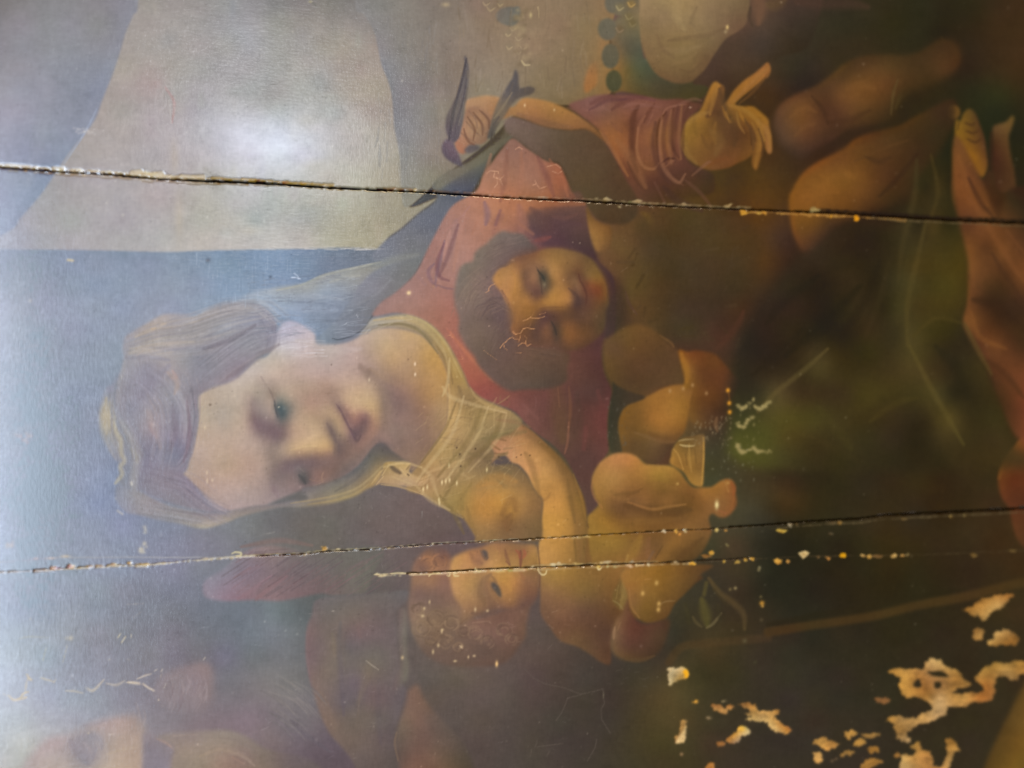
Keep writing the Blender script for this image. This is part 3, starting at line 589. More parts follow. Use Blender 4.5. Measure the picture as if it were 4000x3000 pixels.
R('painted_child/knee', '@22 1610,-40 1520,0 1400,10 1300,40 1200,90 1080,150 1000,180 950,230 920,310 915,400 930,480 945,600 1100,640 1180,710 1280,710 1370,690 1390,560 1440,470 1490,410 1530,250 1560,100', '''
@22 1250,150:144,100,47 1350,250:152,106,51 1450,150:142,98,45 1300,380:140,96,47 1440,380:122,82,41 1500,60:132,90,47 1180,280:134,92,47 960,280:118,83,41 1000,350:105,75,42 1050,230:112,80,43 950,450:105,76,43 1050,500:86,64,43 1150,560:84,64,43 1280,600:77,58,41 1200,510:90,69,46 1100,300:116,82,44 1110,430:100,73,42 1350,520:74,54,38''', 8)
fr('22')
T('1060,420 1200,465 1320,495 1400,500', 26, (112, 84, 58), .4)
T('1180,420 1280,470 1380,480 1450,430', 40, (98, 68, 40), .5)
fr('21')
R('painted_child/cloth', '1440,1370 1520,1380 1600,1370 1750,1400 1830,1480 1900,1560 1970,1650 @22 1900,120 1850,260 1700,380 1560,330 1530,250 1560,60 @21 1480,1700 1500,1600 1470,1500', '''
1460,1430:140,92,37 1520,1550:140,96,47 1490,1640:138,95,41 1600,1450:104,63,33 1600,1550:96,61,35 1750,1480:96,59,31 1700,1600:92,57,35 1850,1580:88,53,33 1900,1650:80,50,34 1540,1400:110,67,35 @22 1620,150:96,62,36 1750,100:86,54,33 1650,280:88,60,37 1800,200:68,45,30''', 9)
T('1465,1400 1500,1520 1510,1640', 40, (150, 102, 44), .6)
fr('22')
R('painted_drapery#3', '870,-20 870,60 850,150 835,280 830,400 840,540 870,600 950,600 930,480 915,400 920,310 950,230 1000,180 1080,150 1150,110 1000,60 900,10', '870,300:56,54,46 950,80:60,54,45 870,500:56,54,46', 7)
R('painted_child/cloth#2', '1390,560 1450,480 1560,450 1660,440 1665,560 1660,700 1650,870 1600,885 1540,850 1480,760 1370,690 1375,620', '1420,620:142,104,51 1500,560:108,81,44 1540,650:140,104,53 1600,700:114,83,44 1640,800:136,100,51 1560,780:132,98,49 1640,550:122,91,52 1470,680:124,89,46', 6)
for p, w, c, a in (('1395,560 1440,620 1480,740', 10, (164, 124, 66), .7), ('1530,520 1535,650 1550,760', 14, (158, 120, 64), .6), ('1655,460 1655,640 1640,860', 12, (166, 126, 62), .7), ('1500,600 1510,700', 16, (96, 70, 40), .5), ('1580,560 1590,680', 20, (100, 74, 42), .5), ('1440,492 1500,480 1570,478', 10, (160, 138, 96), .6), ('1450,525 1500,535 1575,535', 12, (176, 152, 104), .8)):
    T(p, w, c, a)

# ------------------------------------------------------------------ the picture: wing, brown garments and old man at the lower left
fr('s')
R('painted_wing', '800,2270 880,2215 960,2150 1050,2130 1140,2142 1230,2160 1450,2132 1500,2160 1465,2225 1430,2310 1380,2322 1300,2325 1250,2318 1160,2336 1090,2347 1000,2343 930,2346 860,2346 800,2330', '''
840,2290:126,117,128 900,2270:118,104,114 950,2320:122,96,105 1050,2300:112,88,92 1100,2270:104,84,88 1200,2290:99,78,82 1300,2300:97,80,80 1030,2150:116,100,97 1000,2220:108,93,99 1200,2230:94,80,82 1400,2280:88,82,77 1450,2200:84,80,77 1350,2190:87,80,77 900,2230:112,106,114 1130,2165:98,86,84
''', 9)
for i in range(26):
    x, y = RNG.uniform(900, 1400), RNG.uniform(2200, 2325)
    T('%.0f,%.0f %.0f,%.0f' % (x, y, x + 50, y - 34), RNG.uniform(5, 12), (112, 82, 84) if RNG.uniform() < .5 else (92, 78, 82), .3)
T('1000,2342 1060,2290 1120,2250', 16, (120, 86, 90), .5)
T('930,2340 980,2310 1060,2250', 14, (128, 96, 104), .5)
fr('13')
R('painted_garment#3', '520,210 480,340 440,450 430,650 455,850 490,980 530,1120 580,1250 650,1380 760,1500 860,1659 900,1900 1300,1900 1240,1659 1210,1520 1200,1400 1230,1250 1280,1080 1310,1000 1250,900 1240,750 1220,600 1210,400 1220,300 1310,200 1300,125 1000,155 700,172', '''
600,280:96,84,86 800,200:92,82,82 1100,250:88,80,80 480,500:104,84,84 600,600:98,84,81 680,600:104,90,79 900,480:97,80,80 850,400:96,80,78 780,600:88,80,80 1000,600:90,80,78 1150,600:90,80,80 500,750:100,84,82 600,800:104,92,81 700,900:98,88,80 950,820:97,87,77 850,900:90,80,80 1100,900:91,82,80 620,1100:102,90,79 750,1100:90,82,80 900,1150:97,86,77 1050,1000:92,80,78 1150,1100:91,82,80 700,1300:102,90,77 850,1350:98,86,75 1100,1350:90,80,77 1000,1450:94,84,75 900,1550:92,82,75 1150,1550:84,76,71
''', 9)
for p, w, c, a in (('730,400 720,600 740,900 760,1200', 36, (86, 78, 80), .45), ('660,500 680,700', 40, (108, 94, 82), .4), ('880,420 900,520', 50, (102, 82, 80), .4), ('980,740 960,860 880,1100', 50, (102, 90, 76), .4), ('1060,900 1060,1200 1080,1450', 40, (86, 78, 78), .4), ('560,1000 640,1200 700,1350', 40, (110, 96, 80), .4), ('900,1000 870,1300', 24, (104, 90, 78), .35), ('440,480 440,700 480,960', 14, (112, 90, 90), .4)):
    T(p, w, c, a)
R(None, '1240,300 1300,320 1300,600 1320,760 1300,900 1240,950 1180,1020 1200,900 1245,760 1225,500', '1260,500:100,91,86 1270,750:98,92,84 1220,950:94,84,80', 12, .8)
T('950,730 1000,770 1060,810', 8, (150, 138, 124), .6)
R('painted_arm', '1310,1000 1360,950 1400,940 1450,1050 1550,1180 1700,1330 1800,1450 1880,1659 1900,1900 1300,1900 1240,1659 1200,1450 1210,1350 1260,1200 1300,1080', '''
1350,1050:106,84,72 1400,1250:104,82,71 1300,1300:104,88,75 1450,1400:96,75,67 1350,1600:106,80,69 1550,1500:97,78,67 1500,1250:92,77,69 1700,1500:88,75,65 1700,1600:90,74,61 1250,1550:90,75,67 1820,1600:76,66,56''', 14)
T('1215,1350 1200,1450 1230,1600', 14, (118, 98, 78), .5)
for i in range(40):
    x = RNG.uniform(0, 400)
    y = RNG.uniform(850, 1250)
    T('%.0f,%.0f %.0f,%.0f %.0f,%.0f' % (x, y, x + 120, y + 70, x + 220, y + 180), RNG.uniform(5, 14), (120, 116, 108) if RNG.uniform() < .5 else (94, 92, 90), .3)
T('300,1250 450,1380 640,1520', 30, (86, 82, 84), .5)
T('100,1000 300,1060 440,1180', 12, (124, 120, 112), .4)
fr('03')
R('painted_old_man/hair', '1350,900 1450,830 1600,780 1750,745 1830,800 1845,950 1815,1100 1700,1210 1500,1190 1350,1060', '1600,900:133,124,128 1700,820:135,122,123 1500,1000:135,128,132 1700,1050:128,120,124 1450,880:134,126,132 1780,950:130,118,118', 22, .9)
for i in range(26):
    x, y = RNG.uniform(1450, 1820), RNG.uniform(820, 1080)
    T('%.0f,%.0f %.0f,%.0f %.0f,%.0f' % (x, y, x + 20, y + 70, x - 10, y + 150), RNG.uniform(5, 12), (152, 142, 144) if RNG.uniform() < .6 else (120, 112, 118), .35)
R('painted_garment#4', '1340,1400 1500,1350 1750,1335 1950,1330 2100,1370 2212,1440 @13 60,1480 200,1520 400,1560 560,1659 600,1900 @03 1480,1900 1480,1659 1490,1560 1500,1480 1440,1440', '''
1600,1500:146,134,122 1800,1450:143,132,118 2000,1450:137,126,112 1700,1600:144,132,117 1900,1600:142,126,110 2100,1550:130,114,102 1650,1400:138,128,122 1550,1600:142,132,121 @13 50,1500:122,112,99 200,1560:110,99,90 50,1600:124,112,95 300,1620:103,93,86 450,1640:98,89,82
''', 12)
for p, w, c, a in (('1720,1560 1900,1500 2100,1560 2200,1640', 24, (158, 142, 122), .5), ('1780,1480 1950,1470 2120,1540', 16, (150, 136, 120), .4), ('1900,1400 2050,1420 2180,1500', 20, (128, 118, 108), .4), ('2000,1560 2100,1620', 16, (150, 126, 106), .5), ('1350,1400 1440,1440 1500,1500', 14, (164, 146, 134), .5), ('1500,1380 1700,1370', 20, (152, 140, 130), .4), ('1700,1640 1850,1580', 30, (150, 138, 122), .4)):
    T(p, w, c, a)
fr('om')
R('painted_old_man/face', '390,910 450,840 560,770 680,755 850,700 950,640 1100,590 1300,550 1460,540 1550,640 1565,760 1550,850 1555,1106 1560,1400 100,1400 240,1106 300,1000', '''
350,1000:176,164,169 500,900:174,162,166 650,800:170,158,163 600,1000:174,164,166 700,1050:174,162,164 800,750:152,147,154 1000,680:160,149,150 1150,650:163,148,148 1350,650:164,147,143 1450,620:157,143,139 1250,750:166,151,147 1200,850:164,150,145 1350,900:166,149,141 1500,850:168,152,141 1450,1000:168,151,139 1200,1000:170,156,148 1050,1080:172,162,158 950,1060:155,148,154 900,900:147,141,151 850,850:142,138,149 1050,850:152,143,149 1000,780:142,138,147 950,980:144,139,151 750,830:154,148,155 1530,1080:168,151,139 1100,950:160,150,150 250,1100:176,166,172
''', 22)
for p, w, c, a in (('760,810 850,940 950,1060', 70, (140, 136, 149), .6), ('830,790 950,760 1080,800 1100,900', 50, (140, 136, 148), .5), ('900,830 960,890 990,950', 30, (160, 152, 160), .6), ('1040,880 1000,1020', 40, (138, 133, 145), .5), ('900,650 1050,620 1150,590', 30, (146, 138, 146), .4), ('1150,960 1350,900 1480,880', 26, (174, 158, 144), .5), ('1160,740 1230,745', 10, (184, 172, 166), .7), ('980,690 1100,700', 16, (170, 156, 152), .4)):
    T(p, w, c, a)
R('painted_old_man/beard', '1550,730 1650,750 1750,810 1830,870 1865,930 1835,1000 1825,1106 1830,1400 1553,1400 1550,900', '1600,800:136,130,136 1650,900:129,125,133 1700,1000:130,126,135 1800,930:132,127,133 1600,1050:131,127,136', 12)
T('1690,790 1780,830 1850,880', 20, (158, 140, 132), .6)
for p in ('1470,400 1500,500 1510,620 1480,740', '1550,480 1570,560 1520,700', '1440,500 1480,600'):
    T(p, 14, (160, 150, 150), .4)
# smears and lost paint on the dark ground, lower left
SM = (200, 190, 176)
for p, w, a in (('290,90 310,140 350,150', 40, .8), ('300,140 285,220 270,300', 36, .35), ('90,325 150,375 230,355 300,345', 46, .8), ('310,280 250,310 220,340', 40, .7), ('40,300 80,330', 30, .3), ('1370,190 1440,185 1520,195', 52, .75), ('1540,190 1600,240 1670,270', 34, .75), ('1480,150 1560,110 1640,90', 30, .5), ('1670,60 1690,40', 24, .6), ('1740,60 1760,40', 30, .6), ('1730,140 1745,80', 24, .4), ('440,130 500,150 590,180', 30, .4), ('580,180 600,150', 24, .6), ('940,240 1010,270 1120,160', 50, .35), ('1140,190 1250,210 1350,160', 40, .35), ('700,270 800,280 900,300', 34, .3), ('1770,200 1800,190', 16, .6), ('950,725 960,728', 30, .95), ('1710,365 1720,368', 26, .95), ('1740,430 1760,440', 14, .5), ('280,20 285,60', 24, .35)):
    for j in range(3):
        q = ' '.join('%.0f,%.0f' % tuple(np.array([float(v) for v in t.split(',')]) + RNG.normal(0, w * .16, 2)) for t in p.split())
        T(q, w * RNG.uniform(.35, .7), SM, a * .7, .6)
fr('03')
for p, w, a in (('1040,500 1020,530', 22, .8), ('1085,525 1050,575', 24, .8), ('1135,505 1135,530', 16, .7), ('400,620 370,730', 16, .4), ('580,600 545,740', 16, .4), ('1150,360 1220,310', 10, .3), ('170,540 240,525 420,530', 14, .25), ('1760,720 1775,700', 16, .6), ('260,370 270,372', 16, .6), ('1100,720 1120,725', 16, .4), ('940,720 950,722', 18, .4), ('1100,245 1240,235', 10, .35), ('1430,940 1415,970', 12, .5)):
    T(p, w, (196, 188, 170), a, .6)

# ------------------------------------------------------------------ the picture: baby
fr('22')
R('painted_baby', '@22 690,830 710,760 760,680 840,620 920,595 1010,600 1080,630 1150,690 1250,705 1380,710 1450,760 1500,830 1560,890 1640,892 1720,890 1800,840 1850,822 1900,830 1930,880 1932,950 1942,1030 1910,1100 1850,1150 1790,1150 1730,1120 1700,1160 1710,1220 1720,1300 1600,1500 1300,1640 @23 1640,0 1560,80 1480,160 1400,240 1340,350 1260,388 1160,400 1080,365 1000,400 900,440 860,600 850,760 760,740 680,680 560,610 420,560 330,450 250,330 245,200 240,0 @22 240,1500 600,1300 650,1150 700,1100 750,1040 720,980 700,910', '''
900,680:164,114,73 1020,680:160,108,65 800,760:158,114,69 900,800:154,112,69 760,850:148,108,63 1000,780:142,102,59 900,900:146,104,63 800,950:134,98,57 1080,850:128,92,53 1250,780:142,108,53 1350,780:136,102,51 1150,900:118,84,49 1000,950:112,80,49 1300,950:106,75,45 1150,1000:122,86,51 1050,1040:104,77,49 850,1080:100,74,47 950,1130:96,70,45 1200,1100:90,65,41 1400,1080:84,59,37 1350,1030:124,86,51 1450,1000:104,73,43 1550,950:104,71,41 1650,950:134,92,47 1750,930:132,90,43 1850,880:138,90,45 1900,900:128,77,41 1800,1030:122,86,49 1880,1030:120,78,43 1850,1100:124,80,45 1650,1050:112,78,43 1750,1100:120,84,47 1600,1150:110,78,43 1650,1200:112,80,45
700,1200:134,102,49 800,1150:132,98,47 900,1230:124,92,45 1100,1230:112,80,43 1300,1240:104,75,41 1500,1220:116,84,45 750,1400:124,96,47 900,1370:128,98,47 850,1500:118,88,45 1000,1350:116,86,45 1150,1450:112,79,50 1400,1350:118,84,45 1300,1450:108,77,43 1250,1380:98,71,43 1600,1400:92,67,39 1450,1500:88,65,37 1650,1480:78,58,36
@23 350,50:134,104,57 300,150:116,88,59 500,80:122,92,51 600,150:106,80,49 400,250:108,80,55 400,320:106,78,55 300,320:96,73,53 600,300:88,65,47 800,200:90,67,43 750,80:106,80,47 500,450:92,67,49 650,450:84,61,45 700,600:88,66,49 550,530:97,74,51 780,650:84,61,45 800,500:77,55,43 400,420:98,71,53 1200,60:112,80,38
''', 8)
for p, w, c, a in (('880,960 1000,950 1100,930', 24, (102, 75, 46), .6), ('980,1050 1100,1085 1250,1100 1400,1095 1540,1085', 60, (83, 60, 38), .6), ('1000,1020 1200,1080 1350,1060 1500,1040', 20, (134, 95, 57), .7), ('950,1000 1050,940 1130,900', 16, (100, 72, 44), .5), ('860,930 930,980 1000,1000', 40, (120, 88, 54), .5), ('1120,890 1250,860 1420,900', 26, (122, 88, 50), .5), ('700,830 690,900 720,990 780,1070', 16, (150, 104, 66), .4), ('1180,700 1300,715 1400,740', 16, (150, 114, 56), .4), ('940,1180 1200,1190 1450,1160', 40, (112, 82, 46), .5), ('1840,850 1870,930', 16, (150, 108, 56), .5), ('1890,850 1920,900 1915,960', 20, (134, 74, 40), .6), ('1920,980 1900,1060', 16, (132, 82, 44), .5), ('1780,1090 1850,1120', 20, (136, 84, 52), .6), ('1660,1160 1700,1220', 20, (100, 72, 40), .5), ('660,1240 640,1180', 20, (70, 54, 44), .5)):
    T(p, w, c, a)
B(1770, 1045, 16, 34, (216, 200, 140), .95)
B(1430, 862, 12, 12, (176, 140, 80), .8)
B(1865, 855, 14, 12, (170, 130, 70), .6)
# lower arm strip, feet and the white cloth between the cracks
for p, w, c, a in (('1110,1320 1060,1440 1000,1540', 56, (134, 100, 50), .65), ('1180,1340 1170,1480', 60, (116, 80, 54), .5), ('1450,1320 1350,1420 1250,1540', 60, (126, 90, 46), .6), ('1300,1400 1240,1500', 20, (88, 64, 38), .6), ('1000,1480 980,1560', 30, (150, 118, 64), .5), ('1650,1330 1500,1450 1420,1530', 40, (84, 60, 36), .5), ('1220,1450 1180,1520', 40, (104, 80, 64), .5)):
    T(p, w, c, a)
fr('23')
R('painted_baby/cloth', '960,-60 1005,10 1012,120 1000,200 960,290 910,270 865,210 880,130 920,60', '940,150:106,88,51 955,40:112,92,51 930,220:100,82,49', 9)
for p in ('920,80 900,200', '960,30 930,150', '980,100 950,220'):
    T(p, 14, (122, 102, 60), .5)
T('870,210 920,240 960,290', 10, (124, 108, 70), .6)
R('painted_baby/foot', '1000,200 1020,300 1080,380 1160,410 1350,370 1345,500 1285,640 1180,720 1050,735 920,705 855,620 865,480 900,380 960,300', '1000,450:88,57,47 1000,600:84,57,47 1150,550:80,55,45 1250,500:73,53,41 950,350:100,73,53 890,500:108,83,60 1050,350:80,51,43 1000,690:86,63,43 1200,650:70,51,39', 12)
T('890,440 880,500 880,545', 18, (140, 108, 80), .6)
T('940,400 910,470', 14, (120, 92, 66), .5)
R('painted_baby/leg', '985,-60 1000,150 1030,280 1080,360 1160,397 1260,387 1340,350 1400,240 1480,160 1560,80 1640,-20 1700,-100', '1050,100:128,92,47 1150,100:124,92,45 1250,60:120,86,39 1150,250:106,80,39 1250,250:98,72,37 1300,320:90,64,35 1400,130:98,71,37 1500,60:92,67,37 1100,330:100,76,41 1060,220:116,86,51 1600,-30:86,62,36', 9)
T('1010,100 1030,260 1100,360', 16, (138, 102, 60), .5)
T('1150,30 1200,25', 20, (150, 110, 60), .5)
for x, y in ((1130, 150), (1270, 240), (1265, 290), (1250, 60)):
    B(x, y, 16, 20, (186, 150, 86), .85)
T('1270,250 1330,220 1410,215', 10, (120, 94, 60), .6)
for p, w, c, a in (('1700,20 1800,150 1920,240 2000,330 2010,460', 40, (84, 68, 42), .7), ('1640,200 1670,320 1690,430', 60, (84, 75, 40), .7), ('1680,60 1660,160', 50, (84, 74, 40), .6), ('1810,320 1740,410 1680,450', 18, (104, 90, 62), .7), ('1560,350 1590,400 1640,440', 20, (84, 72, 48), .6), ('1500,250 1530,400', 60, (56, 52, 36), .5), ('1780,260 1800,380', 50, (58, 50, 34), .6), ('1740,120 1860,260', 30, (60, 50, 32), .5), ('980,720 1100,730 1230,690', 24, (90, 68, 46), .5)):
    T(p, w, c, a)
fr('22')
R('painted_baby/arm', '@12 1990,500 2040,455 2100,402 2170,345 @22 0,335 60,340 120,372 200,430 320,540 420,640 500,740 560,860 610,960 640,1080 652,1200 662,1350 672,1450 680,1570 460,1590 240,1590 228,1450 238,1330 250,1200 260,1100 263,1000 220,950 170,870 130,780 60,700 0,680 @12 2150,610 2090,625 2025,690 2050,600', '''
100,500:160,118,77 50,400:150,110,75 200,600:168,126,79 300,700:170,128,79 350,850:170,126,71 300,950:166,122,67 400,1000:176,128,67 350,1150:180,132,67 300,1300:176,130,67 350,1450:167,124,67 450,1300:166,122,63 550,1300:138,103,57 500,1000:142,106,57 480,850:130,97,57 550,950:114,87,51 600,1100:118,89,51 620,1300:114,87,49 600,1480:112,87,49 450,1480:150,112,59 330,600:136,100,61 250,500:124,92,61 450,700:112,84,55 150,450:138,102,69
@12 2050,500:152,112,80 2100,450:140,103,73 2150,550:164,122,88 2100,650:166,124,87 2190,450:148,109,77''', 7)
for p, w, c, a in (('240,500 390,640 480,800 520,1000 570,1250 590,1520', 60, (112, 84, 51), .5), ('480,820 510,1000 545,1200', 26, (104, 80, 48), .5), ('530,780 600,980 640,1180', 16, (128, 96, 54), .5), ('60,340 150,400 300,530', 16, (130, 94, 62), .5), ('250,1010 300,990 330,940', 20, (140, 102, 58), .5), ('@12 1995,495 2060,540 2110,570', 16, (116, 88, 58), .7), ('@12 2030,440 2100,470 2160,490', 16, (110, 84, 58), .6), ('@12 2080,400 2150,420 2200,440', 12, (112, 84, 58), .6), ('@12 2040,590 2110,610 2150,600', 16, (104, 80, 56), .6), ('@12 2000,520 2060,590', 12, (176, 130, 92), .5), ('540,1340 560,1560', 30, (106, 82, 46), .6), ('620,1400 650,1550', 20, (100, 76, 44), .5)):
    T(p, w, c, a)
for x, y in ((78, 612), (155, 617), (38, 632)):
    B(x, y, 6, 6, (50, 40, 30), .8)
fr('ba')
R('painted_baby/hair', '240,440 300,360 400,270 520,235 620,260 685,330 715,390 760,500 800,800 860,1000 1000,1120 1300,1040 1650,920 1650,1100 1630,1200 1620,1350 1550,1450 1450,1600 1300,1690 1000,1720 700,1710 450,1620 300,1460 225,1300 195,1150 175,1000 185,850 205,700 215,560', '''
300,450:108,80,67 450,380:126,89,63 600,380:106,77,63 500,300:96,77,67 650,450:116,86,67 350,520:104,78,69 280,620:122,92,69 450,650:126,94,69 600,640:112,84,71 300,780:98,77,69 500,800:96,77,67 650,800:100,78,67 400,950:97,80,71 600,950:94,77,67 280,1100:112,92,77 450,1100:104,86,71 600,1150:96,80,65 350,1300:104,88,75 550,1300:98,82,67 400,1450:92,77,67 700,1300:94,80,67 700,1050:102,84,67 850,1300:92,77,65 1000,1250:102,80,69 1200,1300:98,77,67 1400,1250:96,74,63 1550,1250:94,73,59 1100,1450:84,71,61 1300,1500:86,70,59 1500,1400:86,68,57 900,1550:84,71,61 600,1550:88,74,66 1200,1150:94,73,61''', 12)
for cx, cy, r in ((420, 450, 120), (560, 420, 110), (520, 1120, 120), (340, 1250, 120), (470, 1380, 90), (700, 1180, 110), (860, 1280, 100), (620, 1400, 110), (1000, 1320, 120), (1150, 1420, 90), (1350, 1280, 110), (780, 1480, 90), (300, 1000, 90), (1450, 1380, 90)):
    for j in range(16):
        a0 = RNG.uniform(0, 6.28)
        rr = r * RNG.uniform(.35, 1)
        q = ' '.join('%.0f,%.0f' % (cx + rr * math.cos(a0 + t), cy + rr * .9 * math.sin(a0 + t)) for t in np.linspace(0, RNG.uniform(.7, 1.5), 5))
        lo = cy < 600
        T(q, RNG.uniform(14, 30), ((150, 106, 74) if lo else (124, 104, 82)) if RNG.uniform() < .5 else ((80, 60, 52) if lo else (78, 64, 54)), .26)
R('painted_baby/face', '715,395 800,330 920,280 1060,245 1200,190 1300,178 1450,180 1600,200 1720,205 1772,255 1790,400 1800,520 1800,700 1770,850 1700,950 1600,1000 1400,1020 1200,1040 1000,1100 900,1170 800,1190 840,1080 820,980 740,850 700,700 690,560', '''
850,380:158,118,71 800,450:158,120,73 950,430:158,116,71 850,480:150,112,73 1020,320:126,92,63 1050,400:122,90,63 1200,300:138,106,65 1300,250:134,98,65 1400,230:124,92,61 1250,400:154,116,69 1180,470:158,120,73 1350,400:134,100,60 1480,350:134,98,59 1580,300:124,85,57 1450,450:138,106,65 1650,350:138,104,59 1720,300:148,110,63 1650,450:136,104,59 1720,450:132,100,57 1550,230:120,90,61
800,700:154,118,73 900,700:146,114,67 850,850:140,108,69 950,850:136,106,69 900,1000:122,94,67 1000,600:138,108,65 1100,600:128,100,62 1050,950:116,90,62 1120,800:110,86,63 1150,700:114,86,61 1300,620:158,118,63 1400,620:158,116,61 1500,650:152,108,63 1400,780:150,108,61 1350,850:136,100,61 1500,800:128,93,59 1600,650:120,88,61 1650,800:104,77,57 1550,900:102,77,59 1450,900:124,91,57 1400,960:110,81,57 1720,700:112,84,59 1720,550:116,88,57 1200,980:96,75,59 1300,1000:94,73,59 900,1120:104,84,64 1750,620:114,86,58
''', 12)
for p, w, c, a in (('940,320 1000,420 1080,440', 50, (116, 85, 60), .6), ('1060,280 1090,350 1130,400 1160,370', 20, (92, 74, 60), .6), ('1190,580 1110,650 1070,760 1090,880 1130,960', 56, (104, 82, 58), .55), ('1200,600 1240,650 1270,690', 24, (110, 84, 56), .6), ('1160,720 1200,820 1280,930', 26, (124, 96, 66), .5), ('1370,280 1390,370 1430,470', 30, (104, 72, 54), .65), ('1380,420 1420,460', 26, (98, 62, 50), .6), ('1560,290 1562,380 1558,485', 30, (94, 56, 48), .7), ('1500,280 1540,320 1550,380', 26, (128, 72, 54), .6), ('1600,280 1612,330 1590,380', 30, (138, 76, 56), .6), ('1770,225 1790,400 1800,560 1795,740', 12, (96, 70, 50), .7), ('1240,180 1400,170 1600,196', 20, (112, 88, 70), .5), ('1220,420 1150,470 1060,510', 40, (164, 124, 74), .5), ('1270,300 1240,400', 40, (152, 116, 68), .5), ('1300,640 1400,700 1440,780', 40, (162, 120, 62), .4), ('1560,560 1600,640', 50, (126, 86, 58), .5), ('960,1060 1100,1080 1250,1040', 40, (84, 66, 54), .5), ('820,1190 900,1120', 30, (92, 72, 56), .4), ('960,1180 1150,1160 1200,1190', 16, (128, 104, 86), .4)):
    T(p, w, c, a)
R('painted_baby/eye', '1078,285 1110,278 1150,305 1158,370 1135,392 1100,350', '1110,310:66,64,60 1140,370:72,66,58', 7)
R('painted_baby/eye#2', '1195,690 1230,676 1280,715 1312,780 1322,860 1290,850 1245,795 1208,750', '1230,710:62,60,57 1290,800:66,64,58', 7)
B(1240, 745, 14, 16, (84, 82, 76), .5)
fr('13')
for x, y in ((1500, 225), (1455, 280), (1440, 345), (1605, 480), (1610, 465), (1575, 600), (1530, 655), (1775, 610), (1720, 735), (1895, 290), (2000, 300), (1265, 705), (1885, 690), (1835, 700)):
    B(x, y, RNG.uniform(8, 16), RNG.uniform(10, 20), (178, 158, 120), .75)
B(2080, 760, 12, 24, (224, 186, 120), .9)
T('1755,600 1785,625', 10, (170, 150, 124), .7)

# ------------------------------------------------------------------ the picture: the woman
fr('12')
R('painted_woman/bodice', '@11 890,1240 950,1160 1000,1100 1100,1080 1300,1058 1450,1108 1560,1188 1650,1300 1720,1420 1790,1560 1830,1659 @12 1850,30 1950,120 2100,190 2212,240 @22 30,262 90,330 0,420 @12 2100,460 2030,520 2060,600 2030,700 @22 0,690 60,715 130,790 180,880 225,950 265,1000 258,1150 245,1350 @12 2212,1350 1912,1370 1895,1320 1850,1245 1780,1150 1700,1110 1600,1050 1450,960 1300,908 1350,760 1500,580 1600,430 1655,330 1668,150 1665,0 @11 1660,1580 1620,1470 1570,1380 1500,1300 1420,1230 1300,1190 1150,1170 1000,1190 930,1250', '''
@11 1000,1120:144,139,124 1150,1110:141,132,109 1350,1120:143,130,99 1500,1200:139,122,85 1620,1350:141,122,75 1700,1500:141,122,71 1760,1620:139,118,67 1480,1262:122,107,77 1640,1480:122,103,62 1100,1170:130,122,104
@12 1700,100:150,126,77 1680,250:166,140,88 1800,80:130,111,70 1850,170:116,100,62 1950,180:133,115,72 2100,260:137,119,78 1850,300:135,116,73 1750,400:147,126,79 1900,450:131,114,76 1700,550:140,120,73 1600,650:136,116,73 1850,600:119,103,68 1950,620:104,90,61 1450,720:130,108,67 1700,720:143,121,79 1600,800:124,106,69 1550,720:145,121,77 1800,750:131,112,73 1650,950:131,112,67 1500,900:139,117,75 1750,1050:127,106,59 1950,720:111,97,66 2100,760:111,96,63 2150,700:100,88,63 1800,900:130,109,61
1950,950:152,114,63 2050,1000:162,118,59 1900,1080:148,110,57 2000,1150:152,112,59 2100,1150:132,98,55 2150,1200:112,83,51 1950,1250:134,105,62 2050,1300:119,94,59 2180,1080:156,114,57 1900,1290:124,100,60
@22 80,850:124,98,65 150,1000:128,98,61 50,1000:152,115,67 200,1100:120,92,61 100,1200:112,86,59 50,1300:108,84,57 180,1280:104,82,56''', 8)
for i in range(70):
    x, y = RNG.uniform(1480, 2150), RNG.uniform(150, 900)
    an = RNG.normal(-0.6, .7)
    L = RNG.uniform(60, 200)
    T('%.0f,%.0f %.0f,%.0f %.0f,%.0f' % (x, y, x + L * .5 * math.cos(an) + RNG.normal(0, 14), y + L * .5 * math.sin(an), x + L * math.cos(an), y + L * math.sin(an)), RNG.uniform(6, 18), (160, 140, 94) if RNG.uniform() < .5 else (108, 93, 62), .28)
for p, w, c, a in (('1665,0 1672,150 1655,330 1600,430', 16, (180, 153, 96), .75), ('1600,430 1500,570 1350,740', 14, (156, 132, 86), .6), ('1750,20 1790,130 1840,190', 30, (110, 94, 60), .6), ('1850,30 1900,110 2000,180 2200,240', 16, (160, 140, 92), .4), ('1740,80 1760,220', 24, (120, 102, 64), .4), ('1900,590 1850,640 1780,640 1760,600', 30, (104, 90, 60), .5), ('1940,600 2000,660 2060,700', 30, (92, 82, 58), .5), ('1480,770 1550,740 1660,700 1800,650', 20, (162, 138, 92), .5), ('1500,780 1470,840 1420,880', 14, (160, 138, 94), .6), ('1720,760 1660,880 1640,1000', 40, (112, 96, 60), .4), ('1860,860 1780,980 1790,1080', 30, (116, 98, 54), .5), ('1650,830 1700,760', 20, (150, 130, 86), .4), ('1820,1060 1850,1180 1900,1300', 30, (112, 90, 50), .4), ('2000,760 2100,740 2200,770', 40, (100, 88, 62), .5), ('2190,700 2212,690', 30, (96, 86, 64), .5), ('1450,960 1600,1050 1700,1112 1790,1160', 14, (150, 128, 80), .5), ('1960,880 2040,860 2120,880', 24, (160, 118, 64), .4), ('2200,1130 2160,1190 2170,1260', 50, (108, 78, 48), .6), ('2212,1180 2190,1230', 30, (100, 74, 46), .4)):
    T(p, w, c, a)
fr('11')
